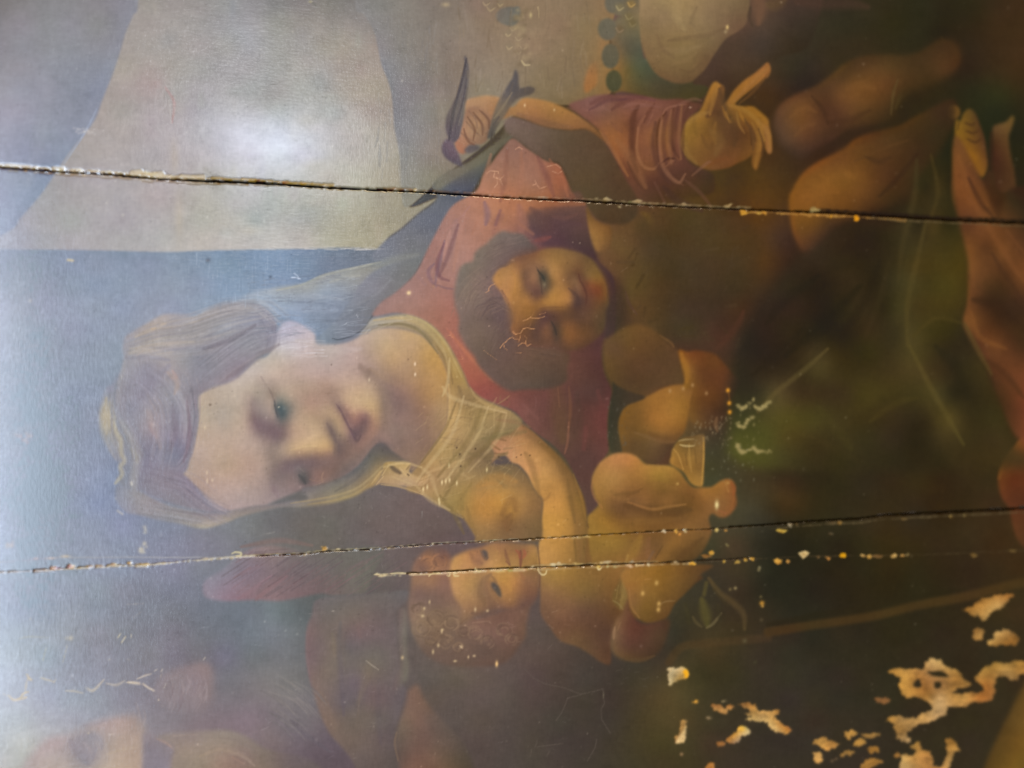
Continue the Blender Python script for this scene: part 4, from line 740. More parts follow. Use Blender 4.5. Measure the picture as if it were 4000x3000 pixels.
for p, w, c, a in (('940,1230 1010,1150 1150,1120 1350,1100', 14, (156, 150, 132), .5), ('900,1245 980,1170 1100,1145', 12, (116, 112, 104), .5), ('1000,1190 1150,1150 1300,1145 1420,1190 1520,1290', 14, (112, 102, 80), .5), ('1300,1065 1440,1115 1550,1200 1640,1310 1700,1430 1780,1600', 14, (158, 142, 96), .5), ('1560,1330 1640,1450 1690,1600 1700,1659', 14, (112, 94, 58), .6), ('1600,1290 1680,1430 1740,1600', 20, (152, 132, 80), .4), ('1150,1085 1300,1062', 8, (110, 108, 90), .5)):
    T(p, w, c, a)
R('painted_woman/skin', '@wf 900,300 960,130 1000,60 1050,10 1150,20 1300,115 1318,205 1450,212 1600,185 1750,110 @11 940,1250 1000,1192 1150,1172 1300,1192 1420,1232 1500,1302 1570,1382 1620,1472 1660,1582 @12 1665,0 1668,150 1655,330 1600,430 1500,580 1340,745 1180,600 1060,520 @wf 1750,1180 1650,1300 1500,1382 1380,1412 1230,1452 1100,1505 960,1565 850,1615 650,1645 480,1650 380,1575 300,1465 220,1395 150,1325 200,1280 240,1080 282,900 290,700 310,640 420,580 560,530 680,450 800,340', '''
@wf 350,700:179,164,148 500,650:177,163,148 350,950:182,164,145 500,850:174,160,146 650,700:180,165,148 650,900:183,164,143 300,1150:179,162,147 500,1100:185,164,144 700,1100:186,164,145 300,1350:174,157,138 550,1300:180,157,132 750,1300:176,153,134 450,1500:170,151,136 700,1500:161,144,131 850,1400:158,140,127 850,1600:148,133,124 600,1620:159,142,134 900,1250:167,148,131
800,450:182,167,154 950,350:181,164,147 900,500:180,160,143 1100,250:186,172,166 1000,200:180,170,171 1150,120:176,164,167 1250,180:186,168,163 1250,280:182,161,149 1400,320:168,149,137 1500,400:164,141,128 1100,400:177,153,136 1200,480:175,147,132 1050,550:176,152,134 1350,550:169,140,126 1250,650:173,142,124 1500,550:165,138,120 1600,500:166,140,120 1650,650:171,142,112 1750,700:171,144,110 1550,680:165,138,114 1450,700:160,129,112 1150,700:171,142,122 1300,800:166,135,116 1200,880:171,144,120 1400,820:162,134,113 1500,850:165,142,113 1250,980:177,148,120 1100,950:171,144,123 1350,1080:180,150,112 1200,1080:184,154,118 1420,1030:172,140,108 1050,1100:181,156,128 1300,1140:170,140,113 1000,1200:162,141,122
1500,980:138,115,97 1700,760:157,124,102 1850,750:156,130,98 1800,850:150,117,90 1850,950:138,108,91 1750,1050:134,105,93 1650,1150:122,98,91 1600,1280:118,98,92 1450,1250:124,102,96 1300,1270:128,107,102 1350,1350:126,102,95 1200,1250:132,111,107 1100,1400:134,116,110 1050,1500:134,120,114 980,1350:138,120,114
1700,300:157,136,119 1800,200:161,140,117 1950,180:167,144,110 2100,150:165,140,100 2000,350:157,130,94 1900,420:142,117,95 1800,420:140,117,105 1950,550:118,97,85 2050,650:112,91,79 2050,500:133,108,82 1950,700:110,92,82 2050,850:113,94,83 1950,950:115,98,86 2100,1000:113,94,83 2000,1050:110,92,83 1900,850:128,106,90
@11 1350,1300:159,134,100 1450,1400:159,128,78 1500,1500:155,122,70 1550,1600:149,118,71 1200,1250:161,138,109 1300,1500:145,120,90 1200,1600:126,102,82
@12 1500,100:139,111,72 1580,200:136,113,78 1550,350:121,100,73 1450,250:112,88,68 1350,350:111,92,79 1300,500:109,90,79 1450,500:105,86,71 1250,450:110,92,81 1300,200:106,88,77 1200,300:112,94,85 1420,640:108,90,70''', 9)
fr('wf')
T('1150,180 1300,210 1500,260 1700,250', 50, (178, 162, 150), .4)
for i in range(36):
    x, y = RNG.uniform(980, 1350), RNG.uniform(170, 330)
    T('%.0f,%.0f %.0f,%.0f' % (x, y, x + RNG.uniform(60, 160), y + RNG.normal(0, 6)), RNG.uniform(5, 9), (206, 194, 192) if RNG.uniform() < .6 else (166, 150, 142), .35)
for i in range(24):
    x, y = RNG.uniform(1010, 1260), RNG.uniform(30, 170)
    T('%.0f,%.0f %.0f,%.0f' % (x, y, x + 60, y + 26 + RNG.normal(0, 8)), RNG.uniform(5, 9), (192, 178, 184) if RNG.uniform() < .6 else (154, 142, 146), .4)
# dark edge of cheek, jaw and throat
for p, w, c, a in (('1700,400 1800,520 1880,640 1900,800 1890,950', 80, (116, 96, 82), .55), ('1760,430 1850,520 1960,600', 40, (120, 98, 86), .5), ('1900,700 1920,850 1880,980 1800,1060', 60, (112, 94, 84), .5), ('1780,420 1900,500 2100,600', 34, (128, 104, 84), .4), ('1980,1100 1900,1060 1860,1050', 40, (96, 84, 78), .5), ('2000,1180 2100,1110 2200,1000', 60, (104, 86, 74), .4)):
    T(p, w, c, a)
# far eye socket and nose
for p, w, c, a in (('1440,1165 1300,1180 1130,1205 1010,1270 955,1350 955,1470', 60, (122, 101, 100), .55), ('1060,1230 1150,1215 1300,1200', 50, (118, 98, 97), .5), ('960,1330 950,1420 985,1520', 50, (132, 116, 114), .5), ('1050,1110 1200,1092 1420,1082', 90, (190, 158, 116), .55), ('1180,1110 1300,1102 1400,1100', 30, (200, 168, 124), .5), ('1030,1150 1200,1140 1400,1130', 26, (172, 142, 112), .5), ('1430,1050 1455,1090 1450,1140', 30, (166, 132, 98), .6), ('1150,990 1300,980 1380,1000', 60, (180, 150, 120), .4), ('1330,880 1370,900 1390,950', 40, (176, 146, 118), .5)):
    T(p, w, c, a)
R('painted_woman/nostril', '1400,915 1435,898 1465,940 1485,1000 1560,1060 1590,1140 1545,1185 1475,1160 1482,1085 1450,1015 1412,965', '1440,950:112,92,89 1480,1010:109,87,82 1530,1110:108,85,82', 14)
for p, w, c, a in (('1600,1120 1640,1200 1600,1300', 60, (112, 92, 86), .5), ('1500,900 1540,950 1560,1000', 50, (164, 134, 108), .6), ('1440,880 1490,930 1520,1000', 18, (150, 124, 104), .5)):
    T(p, w, c, a)
# near eye
R(None, '750,650 775,800 820,930 900,1020 1000,1045 1070,1000 1090,900 1010,870 975,820 930,700 880,560 820,480 790,560', '780,700:150,132,123 820,800:142,123,117 850,900:134,113,107 950,960:127,106,102 1020,930:134,113,100 850,700:156,137,126 900,800:144,126,118 850,560:164,146,132 930,880:136,116,108', 16, .9)
T('765,660 772,760 795,880 840,970', 26, (134, 114, 110), .5)
T('880,800 930,880 1000,900', 40, (128, 108, 104), .4)
R(None, '880,560 920,620 945,700 962,780 975,850 930,830 890,760 865,680', '900,640:168,148,132 940,760:166,145,127 920,800:158,137,122 890,620:164,145,132', 10, .9)
T('840,490 880,560 930,640 960,720 975,800 1000,865', 16, (124, 107, 100), .6)
R('painted_woman/eye', '955,660 1005,672 1050,725 1085,790 1055,850 1005,865 975,805 962,730', '1000,715:118,115,108 1010,790:86,91,92 1040,840:95,97,96 1065,780:122,112,104 975,690:140,124,112', 9)
B(1012, 775, 34, 48, (78, 87, 90), .75)
B(1030, 835, 26, 24, (88, 92, 92), .5)
T('960,670 970,740 990,830', 10, (84, 80, 78), .6)
B(994, 758, 9, 8, (196, 186, 166), .9)
T('1080,680 1105,760 1095,850 1040,920', 36, (138, 116, 107), .55)
T('1110,640 1160,720 1180,800', 40, (176, 148, 126), .35)
# far eye
T('1090,1250 1150,1290 1200,1340', 40, (140, 121, 112), .5)
R('painted_woman/eye#2', '1150,1310 1180,1302 1228,1340 1255,1395 1225,1422 1182,1404 1160,1355', '1190,1340:90,87,82 1220,1390:82,80,78', 9)
T('1150,1275 1180,1290 1215,1300', 10, (142, 126, 116), .6)
T('1250,1330 1280,1400 1250,1450', 26, (112, 94, 90), .5)
T('1040,1330 1100,1420 1180,1450', 40, (142, 122, 116), .4)
T('1380,1410 1366,1350 1390,1295', 9, (152, 126, 110), .7)
T('1230,1452 1330,1420 1390,1385', 8, (152, 128, 112), .6)
T('1300,1350 1350,1372 1380,1340', 7, (150, 124, 110), .5)
# mouth and chin
R('painted_woman/mouth', '1590,850 1650,830 1720,815 1765,850 1765,910 1725,980 1680,1030 1640,960', '1660,880:134,101,90 1720,900:122,92,86 1680,960:106,82,78 1740,860:120,92,88 1640,890:138,104,90', 14, .9)
for p, w, c, a in (('1480,735 1525,795 1570,875 1620,950 1655,1010 1658,1060', 28, (97, 74, 80), .75), ('1540,830 1590,900 1640,960', 26, (142, 112, 96), .5), ('1640,960 1680,1000 1700,960', 34, (92, 74, 74), .6), ('1730,800 1760,840 1770,900', 26, (106, 84, 84), .55), ('1500,740 1450,690 1400,640', 26, (152, 122, 108), .4), ('1560,960 1600,1010', 40, (132, 108, 94), .5), ('1700,880 1750,940', 20, (136, 104, 94), .4), ('1800,820 1840,900 1800,1000', 40, (150, 120, 96), .3)):
    T(p, w, c, a)
# brow strokes, flushed cheek
T('1350,640 1280,700 1330,780', 70, (170, 136, 120), .3)
for i in range(30):
    x, y = RNG.uniform(1100, 1650), RNG.uniform(380, 780)
    T('%.0f,%.0f %.0f,%.0f' % (x, y, x + RNG.uniform(20, 70), y + RNG.normal(0, 8)), RNG.uniform(5, 10), (184, 156, 138) if RNG.uniform() < .5 else (152, 124, 108), .25)
B(400, 732, 12, 10, (112, 98, 88), .9)
B(452, 722, 8, 8, (138, 122, 110), .7)
for x, y in ((372, 1320), (375, 1380), (420, 1385), (355, 930), (1774, 520), (1714, 680), (375, 1400), (2170, 380), (2172, 470)):
    B(x, y, 8, 15, (214, 194, 164), .75)
for x, y in ((1815, 864), (1448, 387), (2112, 340), (1240, 910)):
    B(x, y, 6, 6, (90, 70, 56), .7)
# hair
fr('02')
R('painted_woman/headscarf', '925,40 862,250 868,400 900,500 950,585 1000,655 1040,720 1010,860 1120,905 1210,925 1230,860 1220,700 1240,600 1200,450 1120,330 1050,200 1020,60', '950,300:152,153,162 1020,500:148,150,161 1100,700:143,147,159 1080,850:144,147,156 1180,800:139,140,150 1120,500:150,150,158 1050,300:147,149,159 1000,600:144,149,163', 10)
fr('wh')
R('painted_woman/hair', '270,640 300,520 380,460 480,400 600,330 720,270 900,265 1060,290 1160,230 1300,160 1450,130 1650,135 1800,180 1870,260 1920,330 1945,480 1925,580 1890,660 1800,705 1720,745 1620,825 1530,925 1400,1000 1250,1035 1120,1122 1088,1180 1080,1400 1040,1600 @wf 240,1080 195,1285 150,1325 @02 1560,760 1650,840 1760,1000 1850,1095 1700,1085 1450,1025 1250,940 1190,860 1180,700 1200,600 1150,450 1080,330 1000,200 985,60 @wh 190,1250 220,1050 260,900 285,720', '''
350,560:150,146,154 600,430:160,151,147 720,380:157,148,143 900,330:147,146,153 1100,320:145,140,141 1300,250:141,136,139 1550,200:131,126,131 1750,250:129,124,133 1850,400:137,132,141 1500,400:146,142,151 1300,450:141,139,148 1100,400:143,138,141 1000,500:141,138,141 700,600:151,148,148 500,560:153,148,148 550,680:163,154,150 900,620:143,140,143 1150,600:144,140,148 1400,600:137,134,143 1700,550:133,130,139 1300,700:133,130,137 1600,720:133,124,133 1800,650:137,128,133 1100,750:131,130,141 1300,850:131,128,135 1450,920:137,126,133 1200,950:135,132,141 950,800:143,142,148 800,900:151,144,148 550,780:140,138,150 400,850:147,146,158 350,1000:147,146,160 600,1000:140,138,153 800,1050:143,142,150 950,1050:135,134,145 1050,1250:139,130,141 600,1250:151,148,156 600,1450:160,148,152 400,1250:143,144,160 800,1350:138,136,150 750,1550:137,136,152 950,1500:139,132,145 300,1450:145,146,160 250,1150:146,148,160
@02 1450,600:133,134,149 1550,650:131,130,145 1250,300:149,146,154 1350,250:155,146,148 1250,450:143,142,153 1250,700:137,136,151 1450,800:145,136,143 1600,950:139,132,137 1400,950:139,136,143 1700,1050:135,128,130 1250,850:139,138,149''', 9)
H('1920,350 1750,450 1500,480 1250,620 1050,720', 90, 60, 9, (158, 152, 160), (118, 112, 120), 0.47, 3)
H('1650,150 1800,300 1880,500 1850,640', 60, 45, 9, (156, 150, 160), (112, 106, 116), 0.47, 4)
H('1100,330 1300,330 1500,250 1700,250', 60, 45, 9, (152, 146, 148), (120, 114, 120), 0.41, 5)
H('1500,350 1650,520 1720,650', 54, 60, 8, (160, 154, 162), (120, 114, 122), 0.47, 6)
H('300,560 600,450 900,350 1100,350', 60, 40, 10, (166, 158, 152), (134, 130, 138), 0.47, 7)
H('320,660 700,600 1000,550 1250,430', 60, 30, 10, (164, 156, 152), (130, 128, 136), 0.54, 8)
H('1050,1150 1050,1400 960,1650', 45, 30, 9, (154, 134, 144), (124, 118, 134), 0.54, 9)
H('850,850 950,1000 1000,1150', 39, 60, 10, (158, 150, 152), (132, 130, 144), 0.47, 10)
H('600,1100 680,1300 640,1600', 39, 50, 12, (164, 154, 154), (138, 136, 152), 0.47, 11)
H('300,900 250,1150 300,1500', 36, 40, 12, (156, 152, 162), (138, 140, 156), 0.47, 12)
for p, w, c, a in (('350,690 500,650 750,680 800,670', 50, (168, 159, 152), .6), ('560,560 700,590 820,620', 24, (162, 156, 152), .6), ('420,520 560,440 740,370', 40, (165, 154, 145), .5), ('590,430 620,420', 40, (182, 160, 136), .6), ('690,380 730,370', 40, (174, 156, 136), .5), ('300,745 560,735 780,765', 34, (135, 133, 147), .6), ('500,620 850,640 1100,560 1350,400', 28, (128, 124, 133), .6), ('780,820 600,1000 470,1180', 60, (135, 133, 149), .5), ('810,880 850,950 800,960', 34, (172, 150, 148), .6), ('840,1000 900,1100', 30, (157, 150, 151), .5), ('380,980 300,1150 260,1300', 40, (136, 136, 152), .4), ('580,1450 600,1520 640,1600', 40, (168, 150, 152), .5), ('1060,1170 1075,1350 1040,1580', 14, (128, 112, 126), .5), ('1130,1110 1300,1030 1500,950 1700,760', 40, (140, 126, 132), .4), ('420,720 500,660', 16, (176, 160, 154), .6), ('1000,640 1100,600 1200,520', 20, (154, 148, 152), .4)):
    T(p, w, c, a)
fr('02')
R('painted_woman/headscarf#2', '925,40 890,150 862,250 868,400 900,500 950,585 1000,655 1055,640 1040,500 1000,400 985,280 980,130 1000,0 @wh 250,1000 265,930 240,900 170,1020', '900,200:164,164,161 930,350:171,166,155 880,400:155,158,161 960,550:149,154,167 1000,600:149,152,163 920,280:172,167,154 970,120:150,152,162', 8)
for p, w, c, a in (('920,120 905,280 920,430', 30, (182, 174, 156), .6), ('945,150 940,300 955,420', 12, (178, 172, 158), .6), ('880,250 885,400', 14, (168, 166, 160), .5), ('900,430 950,560 1000,650', 14, (170, 168, 170), .5), ('965,200 970,400 1010,520', 16, (140, 144, 158), .6), ('990,280 1002,400 1042,480 1050,600 1078,660 1040,715 1056,780 1010,842 995,860', 28, (180, 175, 160), .75), ('1060,330 1130,470 1185,590 1180,650 1160,800 1150,950', 60, (160, 159, 158), .6), ('1130,560 1175,620 1190,680', 34, (172, 169, 157), .6), ('1080,450 1110,560 1120,700 1090,850', 30, (140, 146, 158), .5), ('1135,850 1140,870', 26, (200, 196, 186), .8), ('1000,985 1010,995', 20, (194, 194, 190), .7), ('1015,1095 1060,1125', 22, (190, 188, 182), .7), ('@wh 260,960 265,930', 18, (190, 182, 172), .6), ('@wh 300,770 270,900 200,1050', 26, (160, 158, 164), .5)):
    T(p, w, c, a)
R('painted_woman/headscarf#3', '1010,870 1120,900 1200,920 1350,1000 1500,1065 1700,1108 1850,1118 1950,1108 2050,1085 2212,1050 @12 150,1040 300,1010 450,990 400,900 600,862 750,800 900,690 1000,560 1060,508 1120,518 1180,578 1330,700 1160,660 1100,690 1090,780 1030,870 950,912 850,972 650,1032 400,1062 200,1066 @02 2100,1140 2000,1180 1900,1215 1750,1248 1550,1205 1350,1172 1200,1132 1080,1102 1005,1000', '''
1150,950:149,149,152 1200,1050:149,147,148 1400,1070:145,141,141 1400,1130:143,141,141 1600,1150:149,141,130 1750,1180:151,143,130 1850,1150:141,133,124 1700,1120:137,129,127 1100,1050:145,147,157 1950,1130:139,131,120 2100,1110:128,120,110
@12 1060,540:78,74,69 1000,640:84,80,72 1100,600:76,72,66 900,760:92,88,79 750,850:104,98,87 600,920:112,106,93 450,980:117,110,98 300,1030:116,112,106 700,970:125,114,86 850,930:129,113,80 950,850:126,107,73 1020,800:138,117,78 1060,740:136,113,75 150,1058:121,114,106 550,1020:117,107,85 1250,650:84,76,66 1000,720:104,94,76''', 8)
for p, w, c, a in (('1300,1010 1500,1090 1750,1130 1950,1120', 14, (128, 122, 122), .5), ('1350,1080 1550,1150 1750,1200 1950,1170', 16, (164, 156, 144), .4), ('1150,950 1300,1060 1500,1150', 14, (160, 156, 154), .4), ('@12 300,1030 500,1000 700,960 870,900 1000,800 1080,720 1150,680', 14, (150, 132, 92), .5), ('@12 450,1040 650,1010 850,950 980,860', 12, (142, 124, 84), .5), ('@12 420,895 600,860 760,790', 8, (100, 92, 84), .5), ('@12 1000,860 1060,780 1120,720', 12, (168, 142, 94), .6), ('@12 680,930 850,830 960,720', 20, (84, 80, 72), .4)):
    T(p, w, c, a)
fr('12')
R('painted_woman/bow', '1100,690 1160,668 1250,680 1330,690 1325,760 1400,800 1480,790 1502,770 1450,850 1400,882 1250,882 1150,872 1080,862 1030,872 1090,780', '1200,850:151,126,90 1300,840:155,132,97 1130,800:149,124,84 1280,720:159,134,86 1400,850:157,132,91 1120,700:143,118,74', 6)
R(None, '1155,698 1200,716 1262,768 1232,778 1170,742', '1200,740:90,76,55', 5)
for p, w, c, a in (('1155,700 1250,686 1330,690', 12, (176, 148, 98), .7), ('1240,725 1300,790 1320,770', 12, (174, 148, 100), .7), ('1090,790 1150,695', 14, (172, 146, 98), .7), ('1040,870 1100,800', 12, (174, 148, 102), .6), ('1310,780 1320,790', 16, (60, 48, 36), .9), ('1330,700 1300,740', 20, (112, 92, 62), .6), ('1080,870 1200,880 1300,905 1440,955', 12, (166, 140, 92), .6)):
    T(p, w, c, a)
for i in range(26):
    x, y = RNG.choice([1890, 1735, 1970, 2100]), 0
for x, y in ((1896, 560), (2097, 630), (1735, 550), (1760, 605), (1770, 710)):
    B(x, y, 7, 8, (44, 36, 28), .85)
for x, y in ((1668, 700), (1995, 740), (1607, 850), (1735, 855), (1672, 830), (1480, 890), (1445, 910), (1580, 1000), (1585, 1030), (1640, 840)):
    B(x, y, 7, 20, (206, 192, 140), .8)

# ------------------------------------------------------------------ the picture: head of the standing child
fr('bf')
R('painted_boy/hair', '180,700 210,560 250,450 320,400 400,380 420,290 480,220 560,170 650,80 760,10 880,28 1000,40 1080,100 1130,160 1200,210 1190,280 1050,340 900,380 820,460 720,520 700,620 780,760 900,900 980,1020 960,1200 980,1360 1180,1430 1400,1440 1560,1490 1600,1560 @s 2215,1440 2212,1490 2150,1517 2050,1522 1990,1526 1930,1492 1870,1430 @bf 420,1560 330,1450 270,1350 220,1230 230,1100 190,950 170,820', '''
300,600:98,88,80 500,400:100,88,79 650,250:102,88,80 850,200:100,86,79 1000,150:96,84,78 1100,220:90,77,71 450,600:105,90,79 600,600:100,84,79 350,800:107,94,83 500,800:103,90,81 650,750:100,82,77 250,900:104,92,86 450,1000:94,82,75 700,900:94,80,75 700,1050:84,72,70 350,1150:92,82,75 550,1150:90,78,71 800,1050:84,71,68 800,1200:86,72,66 450,1350:88,77,68 700,1350:88,76,68 850,1400:88,74,66 600,1550:84,72,65 1000,1480:94,76,63 1200,1500:92,76,61 1300,1600:88,72,59 1450,1550:90,72,57 900,1600:86,72,63 @s 2000,1490:84,72,65 2130,1490:80,68,59''', 11)
H('700,480 500,620 350,800 300,1000', 60, 70, 14, (122, 106, 92), (84, 72, 68), 0.41, 21)
H('1100,150 850,200 650,300 520,450', 60, 60, 14, (118, 102, 92), (84, 72, 68), 0.38, 22)
H('650,700 480,650 380,560', 39, 50, 12, (120, 100, 90), (86, 76, 72), 0.41, 23)
H('900,1000 700,880 520,950 450,1100', 54, 50, 12, (112, 94, 82), (72, 62, 62), 0.47, 24)
H('850,1150 700,1300 600,1500', 45, 70, 14, (104, 90, 78), (74, 64, 60), 0.41, 25)
H('1000,1450 1200,1480 1450,1520', 39, 50, 12, (108, 88, 70), (78, 66, 56), 0.41, 26)
R('painted_boy/face', '655,570 720,480 820,430 900,350 1050,318 1190,270 1300,232 1450,220 1600,248 1750,290 1880,370 1960,500 2025,620 2060,800 2072,900 2035,1000 2032,1150 2000,1250 1900,1350 1750,1430 1550,1500 1400,1440 1180,1420 1000,1400 930,1330 870,1220 910,1120 920,1020 860,940 800,860 760,770 690,690 650,620', '''
750,600:161,118,68 850,550:159,118,72 900,480:149,112,68 1000,420:138,105,71 1100,350:130,100,69 1000,350:120,89,65 800,700:157,114,70 950,650:161,116,72 900,800:157,114,71 950,900:155,112,67 1050,850:153,112,67 1150,880:149,108,63 950,1000:145,104,63 1050,1050:136,100,57 1150,950:141,104,59 980,1150:137,98,57 1100,1150:126,92,57 950,1250:127,89,59 1100,1300:116,85,57 1150,1200:116,85,59 1000,1380:100,77,59
1250,300:141,110,63 1400,300:134,104,63 1600,320:126,98,59 1350,400:155,118,67 1380,470:167,128,71 1450,400:145,110,61 1550,420:126,96,57 1700,380:112,86,55 1800,480:110,86,53 1880,560:123,96,51 1950,650:135,100,55 2000,780:135,96,53 1500,550:139,104,61 1400,600:163,120,65 1430,720:161,118,63 1450,850:163,118,65 1550,850:171,120,73 1350,900:163,118,65 1300,850:159,116,63 1600,560:114,85,57 1580,640:112,83,55 1700,640:123,94,62 1650,700:110,83,59 1750,750:112,83,62 1620,900:130,92,55 1550,930:132,96,57
1850,680:145,97,61 1850,800:120,77,55 1900,760:122,75,47 1800,850:112,75,57 1950,850:120,80,49 1880,950:114,78,51 1980,950:108,77,49 1750,950:95,71,58 1700,1050:96,73,57 1850,1080:104,76,55 1600,1020:98,74,55 1450,1010:104,77,55 1350,1050:98,73,58 1600,1150:118,83,55 1550,1250:133,90,57 1650,1280:119,82,55 1580,1350:119,82,57 1750,1250:107,78,51 1850,1250:98,73,49 1450,1400:94,73,55 1700,1380:96,71,51 1900,1150:94,73,49 1300,1400:98,76,58 1200,1380:102,78,58''', 9)
R(None, '1030,570 1075,480 1180,455 1240,590 1262,750 1275,825 1222,845 1120,802 1055,730 1030,650', '1100,520:134,102,77 1150,590:143,106,77 1080,650:118,88,69 1130,720:110,81,65 1220,800:106,79,62 1200,650:124,93,70 1180,500:126,96,72', 12, .95)
T('1040,540 1045,650 1090,760 1200,840', 26, (108, 80, 62), .5)
R('painted_boy/eye', '1192,465 1250,508 1292,570 1314,640 1292,725 1260,705 1235,620 1213,540', '1240,530:80,72,61 1275,590:60,59,54 1270,680:124,106,80 1292,640:100,88,68 1262,650:86,74,60', 6)
T('1190,455 1222,560 1240,660 1258,770', 13, (80, 62, 53), .7)
T('1300,520 1345,600 1345,700 1300,800', 46, (118, 92, 59), .5)
B(1272, 610, 18, 22, (50, 50, 47), .7)
for p, w, c, a in (('1230,1000 1205,1100 1190,1250 1190,1350', 70, (95, 71, 64), .6), ('1230,1010 1310,1000 1400,1040', 46, (98, 73, 60), .5), ('1100,1320 1180,1250', 60, (108, 80, 58), .4), ('1215,985 1350,950 1550,962', 34, (108, 78, 53), .55), ('1250,870 1400,880 1560,900', 50, (168, 121, 66), .4), ('1540,830 1580,880 1570,930', 40, (176, 124, 76), .5), ('1440,790 1520,770', 40, (152, 110, 60), .4)):
    T(p, w, c, a)
R(None, '1265,1230 1318,1118 1372,1130 1392,1230 1372,1322 1308,1330', '1330,1200:126,90,65 1310,1280:122,88,66 1370,1180:116,84,62', 10)
R('painted_boy/eye#2', '1368,1115 1402,1160 1434,1220 1434,1292 1412,1325 1395,1240', '1400,1180:70,63,56 1420,1250:82,74,62 1410,1300:76,66,54', 6)
T('1420,1100 1480,1180 1490,1280 1440,1380', 46, (90, 71, 54), .6)
T('1480,1300 1420,1390 1340,1410', 40, (104, 78, 58), .5)
R('painted_boy/nostril', '1600,715 1640,758 1700,788 1735,855 1745,940 1705,995 1660,965 1650,880 1618,800', '1640,790:84,63,57 1700,900:88,67,59 1700,960:86,65,56', 11)
for p, w, c, a in (('1540,940 1600,960 1660,960', 30, (98, 72, 52), .6), ('1690,530 1715,620 1750,715 1795,800 1805,900 1790,1010', 34, (96, 62, 52), .7), ('1700,430 1655,510 1690,590', 26, (106, 78, 58), .5), ('1745,660 1800,645 1860,700', 30, (150, 98, 60), .5), ('1780,700 1850,760 1870,850', 50, (124, 77, 52), .6), ('1900,730 1955,740 1950,780', 30, (114, 66, 44), .5), ('1890,860 1980,830 2040,860', 40, (112, 70, 48), .4), ('1650,640 1700,720 1745,780', 20, (140, 106, 72), .4), ('1730,830 1760,900 1740,1000', 20, (124, 92, 66), .4), ('1960,480 2030,640 2062,800 2070,920', 26, (92, 72, 50), .4), ('2000,600 2030,700 2040,820', 26, (146, 104, 56), .5), ('1500,1450 1650,1440 1800,1390 1950,1280', 50, (90, 68, 50), .4), ('1700,1100 1600,1060 1480,1080', 60, (100, 74, 54), .5), ('1450,470 1560,520 1600,620', 50, (120, 90, 58), .4)):
    T(p, w, c, a)
T('700,460 820,420 900,380 1050,340', 30, (96, 78, 66), .5)
T('1190,285 1130,310 1000,330', 30, (120, 88, 62), .5)
T('760,740 850,900 930,1000 920,1150', 24, (86, 66, 58), .5)
T('770,790 860,900 900,980', 8, (150, 108, 84), .6)
CR = (196, 142, 94)
for p, w in (('560,770 600,742 598,712 625,682 668,660', 7), ('600,742 615,752', 5), ('1040,1120 1090,1098 1130,1074 1160,1090 1215,1088 1268,1072', 8), ('1135,1070 1150,1030', 5), ('900,1245 935,1282 990,1270 1010,1240 1045,1206 1090,1210 1165,1216', 9), ('990,1270 985,1320 968,1378', 7), ('740,1450 775,1402 810,1375 835,1345 885,1318 920,1342 970,1350', 8), ('780,1400 790,1450 830,1480', 6), ('960,1425 1010,1388 1050,1395 1075,1428 1120,1405', 7), ('1050,1395 1062,1330 1040,1296', 6), ('1105,1170 1110,1140', 5), ('1680,1270 1720,1290 1760,1270', 5), ('540,1480 600,1530 700,1600', 5), ('930,1510 1000,1512', 5), ('190,1588 280,1590 260,1550', 5), ('90,1300 120,1290 160,1330', 6), ('1260,1060 1310,1015', 5)):
    T(p, w, CR, .8, .4, smooth=False, taper=False)
for x, y in ((1722, 157), (1636, 145), (1453, 545), (1425, 487), (1230, 848), (602, 1180), (258, 960)):
    B(x, y, 7, 7, (176, 150, 130), .7)
B(575, 575, 9, 9, (62, 54, 52), .7)
fr('s')
B(1597, 1144, 8, 8, (214, 186, 140), .95)

# ------------------------------------------------------------------ the picture: bird
fr('10')
R('painted_bird/body', '1800,990 1830,940 1900,920 1980,955 2040,1030 2035,1130 1980,1230 1900,1255 1840,1290 1790,1330 1735,1300 1715,1210 1755,1150', '1850,1100:146,111,81 1950,1050:140,103,73 1900,1200:128,95,73 1980,1180:116,85,66 1780,1270:142,94,68 1820,1010:134,98,76 2010,1080:122,88,68 1900,970:134,98,72', 8)
for p in ('1840,960 1900,1030 1910,1110', '1815,1050 1880,1120 1950,1190', '1900,1000 1960,1080 1970,1150', '1775,1150 1850,1210 1900,1230', '1950,960 2010,1030 2010,1110'):
    T(p, 15, (112, 81, 63), .6)
R('painted_bird/tail', '2035,1040 2065,940 2110,840 2175,740 2212,680 @20 0,690 22,610 35,605 55,650 68,755 150,745 200,770 170,812 60,850 0,905 @10 2150,1000 2090,1090 2045,1180 2000,1190', '@10 2100,950:98,84,68 2200,800:72,68,67 @20 30,700:68,66,66 120,780:72,67,62 @10 2060,1080:76,68,62', 7)
T('2060,1020 2130,930 2212,800', 16, (118, 104, 82), .5)
T('2050,1080 2100,1010', 20, (66, 58, 56), .6)
R('painted_bird/wing', '1802,480 1826,520 1840,600 1836,720 1820,850 1796,950 1790,1030 1772,1120 1750,1200 1700,1232 1658,1180 1638,1100 1648,1000 1690,910 1730,830 1770,700 1794,580', '1815,560:75,71,70 1815,700:83,78,75 1780,850:88,80,77 1720,950:86,77,75 1700,1050:80,72,72 1720,1150:77,70,72', 6)
for p, c in (('1800,600 1780,760 1720,920 1680,1100', (100, 94, 90)), ('1820,680 1790,860 1740,1040 1720,1160', (62, 57, 60)), ('1750,860 1700,1000 1690,1120', (96, 88, 86)), ('1790,950 1750,1080', (104, 96, 88))):
    T(p, 12, c, .5)
